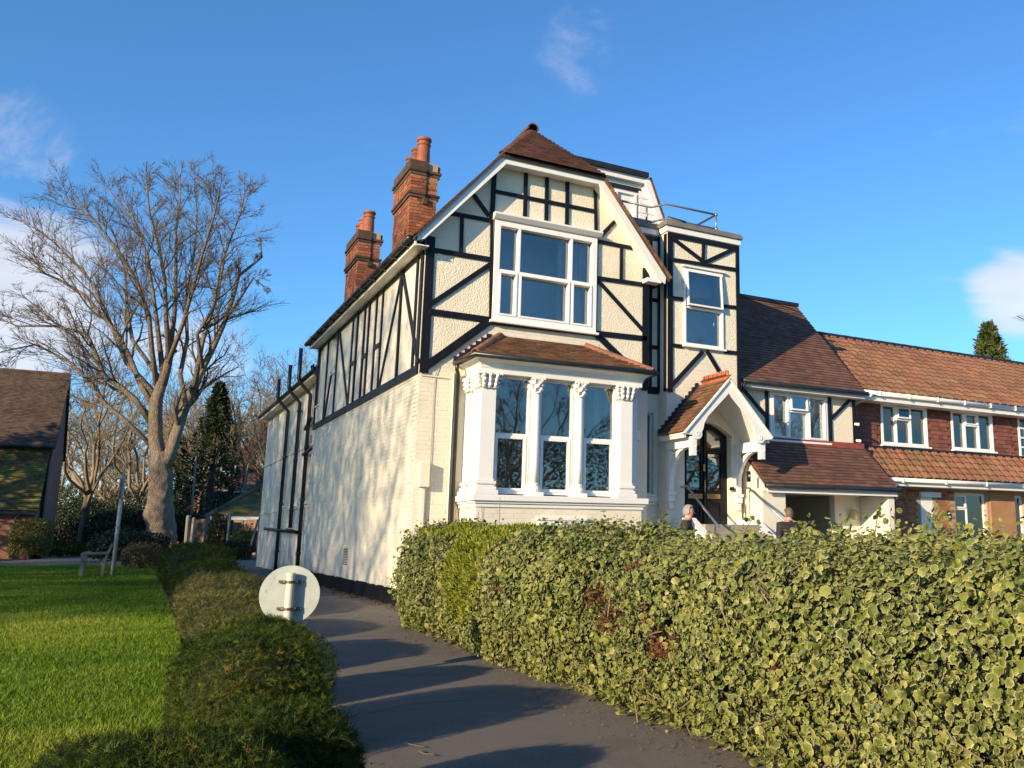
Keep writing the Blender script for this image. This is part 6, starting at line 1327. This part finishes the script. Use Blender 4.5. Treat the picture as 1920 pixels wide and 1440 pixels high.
q = gp(452,44); bush('leafy_shrub', 'loose green leafy shrub between fence posts', (q[0],q[1],.75), (.55,.6,.85), 1600, LM_TOP, 8, .10)
q = gp(430,43); bush('dark_ground_shrub', 'dark low shrub at the foot of the fence posts', (q[0],q[1],.3), (1.0,.8,.5), 2200, LM_DARK, 9, .10)
for i, (x, dep, r, h, m, lb) in enumerate(((150,62,2.2,3.2,LM_DARK,'broad dark evergreen shrub at the corner of the brick house'),(195,66,2.6,3.6,LM_DARK,'dark evergreen thicket beyond the bench'),(225,60,2.0,2.6,LM_DARK,'dark holly shrub beyond the grey post'),(120,75,2.2,5.2,LM_CON,'bright green conifer shrub behind the brick house'),(255,70,3.0,4.5,LM_DARK,'dark laurel beyond the big tree'),(345,66,3.0,4.2,LM_DARK,'dark evergreen behind the tree and fence'),(175,85,4,5.,LM_BROWN,'russet winter thicket far beyond the lawn'),(300,90,6,6.,LM_BROWN,'brown winter thicket behind the big tree'),(20,95,6,7,LM_BROWN,'winter thicket behind the brick house'),(430,95,7,6,LM_BROWN,'brown winter thicket behind the far house'),(235,52,1.5,1.5,LM_DARK,'dark shrub beside the big tree'),(365,58,1.7,2.6,LM_DARK,'dark shrub between tree and leaning pole'))):
    q = gp(x, dep); bush('background_shrub', lb, (q[0],q[1],h*.45), (r,r,h*.55), 5200, m, 30+i, .17 if m != LM_BROWN else .2, 'shrubs beyond the lawn')
# ------------------------------------------------------------------ the big pollarded tree
TD = 46.
def tz(x, y, off=0.): return atd(x/1.8943, 300+y/1.8943, TD+off)
tb = tz(578,1440); tb[2] = 0
rt = random.Random(5)
trunk = [tz(580,1425)*[1,1,0], tz(577,1395), tz(574,1330), tz(567,1260), tz(571,1200), tz(572,1130), tz(570,1075), tz(566,1035)]
LB = [(trunk, [.80,.70,.62,.64,.56,.48,.44,.36], 0)]
def limb(pts, r, sub, depth=0.):
    n = len(pts); LB.append(([tz(x, y, depth*(i/(n-1))**1.2) for i, (x, y) in enumerate(pts)], [max(.022,q*.80) for q in r], int(sub*1.25)))
limb([(575,1100),(560,1040),(552,980),(552,910),(556,850),(575,790)], [.46,.46,.42,.40,.36,.30], 0)
limb([(582,1095),(604,1040),(622,985),(640,930),(660,870),(690,800),(720,740),(760,660),(800,570),(830,480),(848,410)], [.40,.38,.34,.31,.28,.24,.21,.18,.15,.13,.11], 9, 2.)
limb([(575,800),(592,740),(602,690),(600,620)], [.30,.27,.24,.2], 5, .5)
limb([(535,1010),(450,930),(370,860),(330,800),(250,720),(130,655),(10,680)], [.15,.13,.12,.11,.09,.06,.03], 12, -1.)
limb([(542,940),(480,850),(420,800),(370,770),(340,690),(310,620),(200,590),(60,590),(-5,560)], [.2,.18,.17,.16,.14,.11,.08,.05,.03], 16, -2.)
limb([(545,870),(500,800),(460,700),(430,640),(370,560),(300,480),(210,425),(150,400),(118,330)], [.2,.18,.16,.14,.12,.1,.08,.06,.04], 16, 1.5)
limb([(550,830),(450,720),(400,600),(330,440),(280,380),(200,300),(140,250)], [.18,.15,.12,.1,.08,.05,.03], 15, 3.)
limb([(556,800),(540,680),(530,560),(490,440),(420,320),(330,210),(220,130)], [.18,.15,.13,.1,.08,.06,.03], 15, -3.)
limb([(580,770),(560,600),(545,480),(520,330),(470,200),(380,100)], [.18,.14,.11,.08,.06,.03], 14, 2.)
limb([(600,700),(590,560),(585,420),(560,300),(530,180),(520,70)], [.18,.14,.1,.08,.06,.03], 13, -2.)
limb([(602,690),(620,540),(625,380),(625,250),(640,140),(640,60)], [.18,.14,.1,.08,.05,.03], 13, 3.)
limb([(598,720),(650,580),(690,440),(720,330),(760,200),(780,100)], [.16,.13,.1,.08,.05,.03], 14, -3.)
limb([(690,800),(720,640),(770,480),(800,330),(850,200),(870,110)], [.18,.14,.11,.08,.05,.03], 14, 2.)
limb([(848,410),(900,370),(930,345),(925,290)], [.10,.08,.06,.035], 4, 0.)
limb([(800,570),(860,480),(900,420),(938,450)], [.1,.07,.045,.025], 6, -1.)
limb([(720,740),(700,620),(760,520),(775,430),(800,260)], [.14,.11,.09,.06,.03], 11, -2.)
limb([(660,870),(640,760),(665,640),(660,500),(690,330),(700,180),(690,90)], [.16,.14,.12,.09,.07,.05,.03], 13, 3.5)
limb([(570,780),(470,640),(450,520),(445,400),(400,250),(300,170)], [.14,.12,.1,.07,.05,.03], 13, 4.)
limb([(530,900),(440,830),(340,780),(280,640),(170,560),(80,480)], [.12,.1,.08,.07,.05,.03], 12, 3.)
def knobbly(pts, rad, n=40, rings=90, amp=.13, seed=4):
    """trunk surface with burrs and flutes"""
    pts = np.array(pts); t = np.linspace(0, len(pts)-1, rings); P = np.c_[[np.interp(t, range(len(pts)), pts[:,k]) for k in range(3)]].T; Rr = np.interp(t, range(len(rad)), rad)
    a = np.linspace(0, 2*math.pi, n, endpoint=False); D = np.c_[np.cos(a), np.sin(a), a*0]
    V_ = P[:,None,:]+D[None]*Rr[:,None,None]; q = V_.reshape(-1,3)
    w = 1+amp*vnoise(q*np.array([1,1,.7]), 2.0, seed)+amp*.7*vnoise(q*np.array([1,1,.4]), 5.5, seed+1)+amp*.35*vnoise(q*np.array([1,1,.3]), 14., seed+2)+.25*np.exp(-((np.repeat(t,n)-3.0)/.35)**2)*np.clip(np.cos(np.tile(a,rings)-3.4),0,1)
    V_ = P[:,None,:]+D[None]*(Rr[:,None]*w.reshape(rings,n))[:,:,None]
    b = MB(); b.add(V_.reshape(-1,3), [(i*n+j,i*n+(j+1)%n,(i+1)*n+(j+1)%n,(i+1)*n+j) for i in range(rings-1) for j in range(n)]); return b
segs = grow_tree(12, tb, 20, .8, levels=3, limbs=LB, minr=.010, segl=.55, up=.15, dens=1.15)
big = tree_obj('pollarded_tree', 'big bare tree with gnarled pale trunk and wide fan of branches', segs, tuple(tb), 'bark', 'twig', sides=(12,6,4,3,3))
kb = knobbly(trunk, [.84,.74,.66,.68,.60,.52,.46,.34]); kb.build('gnarled_bole', 'bark', big, smooth=True, recalc=False)
# ------------------------------------------------------------------ background trees, each grown once and copied
protos = []
for i, (sd_, h, sp) in enumerate(((3,15,.6),(4,17,.5),(6,13,.75))):
    s = grow_tree(sd_, (0,0,0), h, .28, levels=4, spread=sp, nlimb=8, fork=.28, minr=.020, segl=1.0, up=.22, dens=.92)
    protos.append((s, h))
BG = 'bare trees beyond the lawn'
spots = ((150,60,0,1.0,'slim bare tree at the corner of the brick house','bark2','twigl'),(250,72,1,1.0,'bare tree behind the big pollarded tree','bark2','twigl'),(478,70,2,1.05,'dark multi-stemmed bare tree beside the far brick house','bark2','twig'),(560,84,0,1.15,'bare tree showing above the roof of the rear wing','bark2','twig'),(90,88,1,.95,'pale bare tree behind the brick house roof','bark2','twigl'),(330,84,2,1.2,'pale bare tree behind the dark conifer','bark2','twigl'),(420,92,0,1.1,'bare tree behind the far house','bark2','twigl'),(200,95,2,1.25,'wide pale bare tree far beyond the lawn','bark2','twigl'),(520,96,1,1.15,'bare tree standing far behind the garage','bark2','twig'),(600,98,2,1.1,'bare tree far behind the chimney end of the house','bark2','twig'),(30,110,0,1.0,'bare tree far behind the brick house','bark2','twigl'),(130,104,2,1.15,'broad bare tree far behind the slim one','bark2','twigl'),(170,118,1,1.2,'tall bare tree at the far end of the footpath','bark2','twigl'),(225,82,2,.95,'low spreading bare tree left of the pollarded trunk','bark2','twigl'),(280,112,0,1.3,'bare tree far behind the pollarded tree','bark2','twigl'),(360,108,1,1.3,'bare tree far behind the dark conifer','bark2','twigl'),(450,112,2,1.3,'bare tree far behind the garage roof','bark2','twig'),(500,120,0,1.3,'bare tree far behind the fence panel','bark2','twig'),(445,62,0,.85,'bare tree between the leaning pole and the garage','bark2','twigl'),(510,66,1,.85,'bare tree close behind the garage','bark2','twig'),(545,72,2,1.0,'spreading bare tree behind the rear wing','bark2','twigl'),(405,70,1,.8,'thin bare tree in front of the far house','bark2','twigl'),(465,86,1,1.15,'tall bare tree behind the far house chimney','bark2','twigl'))
made = {}
for i, (x, dep, k, sc, lb, mt_, mc_) in enumerate(spots):
    q = gp(x, dep)
    if (k, mc_) not in made:
        o = tree_obj('bare_tree', lb, protos[k][0], (0,0,0), mt_, mc_, BG, sides=(8,5,3,3,3)); made[(k,mc_)] = o; o.location = q; o.rotation_euler = (0,0,i*1.3); o.scale = (sc,sc,sc)
    else: copy_tree(made[(k,mc_)], q, i*1.3, sc, lb, BG)
# street trees mirrored in the panes; unseen hedge added to darken the lower reflections
for i, (x, y, k, sc) in enumerate(((3,-15,1,.95),(15.2,-11.5,0,.70),(-9,-15,2,1.0),(36,-12.5,1,.8),(27,-14,0,.85))):
    copy_tree(made[(1,'twigl')] if k == 1 else made[(0,'twigl')] if k == 0 else made[(2,'twig')], (x,y,0), i*2.1+.4, sc, ('street tree with bare crown opposite the house','street tree with bare crown opposite the porch','street tree with bare crown opposite the lawn','street tree with bare crown opposite the far terrace','street tree with bare crown opposite the annex')[i], 'street trees across the road')
bush('unseen_street_hedge', 'unseen dark hedge added across the road to darken pane reflections', (14,-19,2.6), (30,1.5,3.8), 60000, LM_DARK, 77, .18, power=6., cat='hedge')
# conifers
def conifer(name, label, base, h, r, k, m, seed, droop=.25, cat='tree'):
    root = thing(name, label, cat, tuple(base)); g = np.random.default_rng(seed); base = V3(base)
    MB().tube([base, base+V3((0,0,h*.97))], [r*.09,.02], 8).build('trunk', 'bark2', root)
    t = g.random(k)**.75*.97; a = g.random(k)*6.28; lobes = .72+.28*np.sin(a*5+t*23+seed)+.15*np.sin(t*60+a*2); rr_ = r*(1-t)**.85*lobes*(1-.4*g.random(k)**2)
    p = base+np.c_[np.cos(a)*rr_, np.sin(a)*rr_, h*.05+t*h*.95-rr_*droop]; n = np.c_[np.cos(a), np.sin(a), np.full(k,.35)]
    leafy('crown', p, n, np.clip(g.normal(.26,.08,k),.08,.5)*h/11, m, root, NEEDLE, .6, g, along=.8)
    return root
q = gp(382,60); conifer('dark_conifer', 'tall dark conifer behind the big bare tree', q, 11.8, 3.3, 8000, LM_DARK, 2)
conifer('dark_conifer', 'shorter unseen conifer added to shade the foot of the big trunk', (-16,45.5,0), 7.6, 3.2, 7000, LM_DARK, 12)  # out of view, added to shade the foot of the big trunk
conifer('dark_conifer', 'tall unseen conifer added to shade the brick house', (-15,50.5,0), 15.5, 4.5, 9000, LM_DARK, 13)  # out of view, added to keep the brick house in shade
q = gp(318,74); conifer('dark_conifer', 'dark ivy clad conifer behind the bare trunk', q, 9.5, 3.2, 8000, LM_DARK, 5)
q = atd(1872,900,38.); q[2] = 0; conifer('cypress_tree', 'green cypress showing above the terrace roof', q, 10.6, 3.0, 10000, LM_CON, 3, .1)
q = atd(1918,900,42.); q[2] = 0; conifer('cypress_tree', 'shorter cypress half hidden beside the taller one above the terrace', q, 9.0, 2.8, 8000, LM_CON, 9, .1)
# ------------------------------------------------------------------ unseen trees added left of the frame to shade the wall and lawn
k = 0
names = ('first','second','third','fourth','fifth','sixth')
LM_SCREEN = leafmat('screen_tree_leaf', [(0,(.12,.07,.03)),(.6,(.22,.13,.06)),(1,(.30,.19,.09))], rough=.7, trans=.3)
def screen():
    """a beech of dry leaves, added out of view to thin the sun"""
    root = tree_obj('unseen_screen_tree', 'first russet leaved beech from the street beside the lawn', [q for q in protos[1][0] if q[2] < 2], (0,0,0), 'bark2', 'twig', 'unseen leafy trees added to thin the sunlight', sides=(8,5,3,3,3))
    g = np.random.default_rng(55); k = 25000; p = g.normal(size=(k,3)); p /= np.linalg.norm(p, axis=1, keepdims=True); p *= (g.random(k)**(1/2.6))[:,None]*np.array([5.6,5.6,6.6])*(1+.10*vnoise(p,2.,3))[:,None]; p[:,2] += 11.3
    leafy('foliage', p, g.normal(size=(k,3)), np.clip(g.normal(.155,.035,k),.06,.25), LM_SCREEN, root, LEAF4, .3, g)['kind'] = 'stuff'
    return root
bt = screen(); bt.location = (-26,7.4,0)  # unseen leafy trees; their leaf count sets how much sun passes
for k in range(1,5): copy_tree(bt, (-26+(k%2)*1.5,7.4+k*6.6,0), k*1.7, 1.0+.04*(k%2), '%s unseen russet leaved beech from the street beside the lawn'%names[k], 'unseen leafy trees added to thin the sunlight')
for row, (x0, y0, n, wd) in enumerate(((-44,14.,2,'front'),(-56,2.,0,'back'))):  # unseen bare trees, scaled and placed to thin the sun on the wall
    for k in range(n):
        pr = (k+row)%3; copy_tree(made[(1,'twigl')] if pr == 1 else made[(0,'twigl')] if pr == 0 else made[(2,'twig')], (x0+(k%2)*2,y0+k*7.4,0), k*2.+row, ((1.45,1.3,1.6)[pr]*(1.1,1.2)[row]), '%s unseen bare tree from the street in the %s row of the park'%(names[k],wd), 'unseen bare trees added left of the lawn to thin the sunlight')
for i, (x, y, rr_, h, lb) in enumerate(((-30,21,3,4.2,'evergreen laurel under the park trees'),(-29,31,4,4.5,'long unseen laurel added under the trees to deepen the shade'),(-28,44,4,5.,'tall unseen laurel added to shade the brick house'))):
    bush('unseen_laurel', lb, (x,y,h*.45), (2.5,rr_*1.4,h*.55), 6000, LM_DARK, 90+i, .2, 'unseen laurels added for shade')  # unseen laurels added to block low sun
# ------------------------------------------------------------------ people
def person(loc, face, H, hair, label, look=0., jacket='coat'):
    """face: direction the body faces (radians), look: extra turn of the head"""
    root = thing('person', label, 'person', loc); s = H/1.75
    J = dict(pelvis=(0,0,.96), waist=(0,.0,1.08), chest=(0,.01,1.30), neck0=(0,.0,1.47), neck1=(0,.015,1.53), head=(0,.03,1.62), crown=(0,.02,1.70))
    V_, E_, Rr = [], [], []
    def add(p, r, par=None):
        V_.append(p); Rr.append(r if hasattr(r,'__len__') else (r,r))
        if par is not None: E_.append((par, len(V_)-1))
        return len(V_)-1
    p0 = add((0,0,.96), (.155,.115)); w = add((0,.01,1.10), (.145,.105), p0); c = add((0,.0,1.28), (.18,.13), w); sh = add((0,-.01,1.46), (.115,.095), c); nk = add((0,.0,1.515), (.058,.06), sh)
    h0 = add((0,.015,1.565), (.062,.075), nk); h1 = add((0,.02,1.63), (.074,.092), h0); h2 = add((0,.012,1.70), (.070,.086), h1); h3 = add((0,.0,1.745), (.035,.045), h2)
    for sx in (-1,1):
        a = add((sx*.19,-.01,1.435), .088, sh); e = add((sx*.225,-.03,1.14), .052, a); e2 = add((sx*.225,.05,.93), .038, e); hd = add((sx*.215,.08,.84), (.042,.026), e2); fg = add((sx*.21,.09,.76), (.032,.018), hd)
        hp = add((sx*.095,0,.86), .095, p0); kn = add((sx*.10,.02,.50), .066, hp); an = add((sx*.10,.0,.10), .045, kn); ft = add((sx*.10,.06,.05), .045, an); add((sx*.10,.17,.035), .035, ft)
    me = bpy.data.meshes.new('body'); me.from_pydata([tuple(k*s for k in v) for v in V_], E_, [])
    o = bpy.data.objects.new('body', me); COL.objects.link(o); sk = o.modifiers.new('skin','SKIN'); bm = bmesh.new(); bm.from_mesh(me); lay = bm.verts.layers.skin.verify(); bm.verts.ensure_lookup_table()
    for i, vtx in enumerate(bm.verts): vtx[lay].radius = tuple(k*s for k in Rr[i])
    bm.verts[0][lay].use_root = True; bm.to_mesh(me); bm.free(); sub = o.modifiers.new('sub','SUBSURF'); sub.levels = 2; sub.render_levels = 2
    dg = bpy.context.evaluated_depsgraph_get(); m2 = bpy.data.meshes.new_from_object(o.evaluated_get(dg)); bpy.data.objects.remove(o)
    m2.materials.clear()
    for k in ('skin',jacket,'trouser','rubber','shirt'): m2.materials.append(MT[k])
    mi = []
    for f in m2.polygons:
        x, y, z = (np.array(f.center)/s)
        k = 0
        if z < .10: k = 3
        elif z < .93 and abs(x) < .19: k = 2
        elif z < 1.495 and not (abs(x) > .15 and z < .87): k = 1
        if k == 1 and z > 1.20 and y > .06 and abs(x) < .05*(z-1.05)/.3: k = 4
        mi.append(k)
    m2.polygons.foreach_set('material_index', mi); m2.polygons.foreach_set('use_smooth', [True]*len(mi))
    co = np.empty(len(m2.vertices)*3); m2.vertices.foreach_get('co', co); co = co.reshape(-1,3)
    def turn(P):
        P = np.array(P, float); z = P[:,2]/s; f = np.clip((z-1.48)/.08, 0, 1)*look; c_, s_ = np.cos(f), np.sin(f); Q = P.copy(); Q[:,0] = P[:,0]*c_-P[:,1]*s_; Q[:,1] = P[:,0]*s_+P[:,1]*c_
        a = face-math.pi/2; c_, s_ = math.cos(a), math.sin(a); W = Q.copy(); W[:,0] = Q[:,0]*c_-Q[:,1]*s_+loc[0]; W[:,1] = Q[:,0]*s_+Q[:,1]*c_+loc[1]; W[:,2] += loc[2]; return W
    m2.vertices.foreach_set('co', turn(co).ravel()); m2.update(); bo = bpy.data.objects.new('body', m2); link(bo, root)
    def part(nm, mb, m, sm=True):
        mb.v = [tuple(q) for q in turn(np.array(mb.v)*s)]; return mb.build(nm, m, root, smooth=sm, recalc=False)
    b = MB(); n, mm = 18, 9
    for i in range(mm+1):
        ph = math.pi*i/mm*.62
        for j in range(n):
            a = 2*math.pi*j/n; fr_ = max(0, math.sin(a)); x, y, z = .084*math.sin(ph)*math.cos(a), .102*math.sin(ph)*math.sin(a)-.004, .075*math.cos(ph)
            if z < .02*fr_+.012 and fr_ > .25: z = .028+.012*fr_; y *= .93
            if fr_ <= .25: z = z*1.0-.075*(ph/(math.pi*.62))**2
            b.v.append((x, y+.012, 1.69+z))
    b.f = [(i*n+j,i*n+(j+1)%n,(i+1)*n+(j+1)%n,(i+1)*n+j) for i in range(mm) for j in range(n)]; b.mi = [0]*len(b.f); part('hair', b, hair)
    b = MB(); b.add([(-.014,.098,1.655),(.014,.098,1.655),(.018,.105,1.605),(-.018,.105,1.605),(0,.128,1.612)], [(0,1,4),(1,2,4),(2,3,4),(3,0,4)])
    for sx in (-1,1): b.ball((sx*.079,.012,1.632), (.010,.022,.034), 8, 6)
    part('nose_and_ears', b, 'skin')
    b = MB()
    for sx in (-1,1): b.ball((sx*.030,.094,1.648), (.012,.008,.007), 8, 5)
    b.ball((0,.098,1.578), (.024,.007,.006), 8, 5); part('eyes_and_mouth', b, 'hairb')
    b = MB(); b.lathe((0,-.005,0), [(.085,1.45),(.088,1.49),(.072,1.52)], 14); part('collar', b, jacket)
    return root
q = atd(1290,985,14.3); person((q[0],q[1],0), R(-42), 1.64, 'hairg', 'grey haired person in dark jacket over pale shirt by the front steps', look=R(8))
q = atd(1480,985,15.6); person((q[0],q[1],0), R(75), 1.64, 'hairb', 'brown haired person in dark coat seen from behind near the carport', look=R(10))
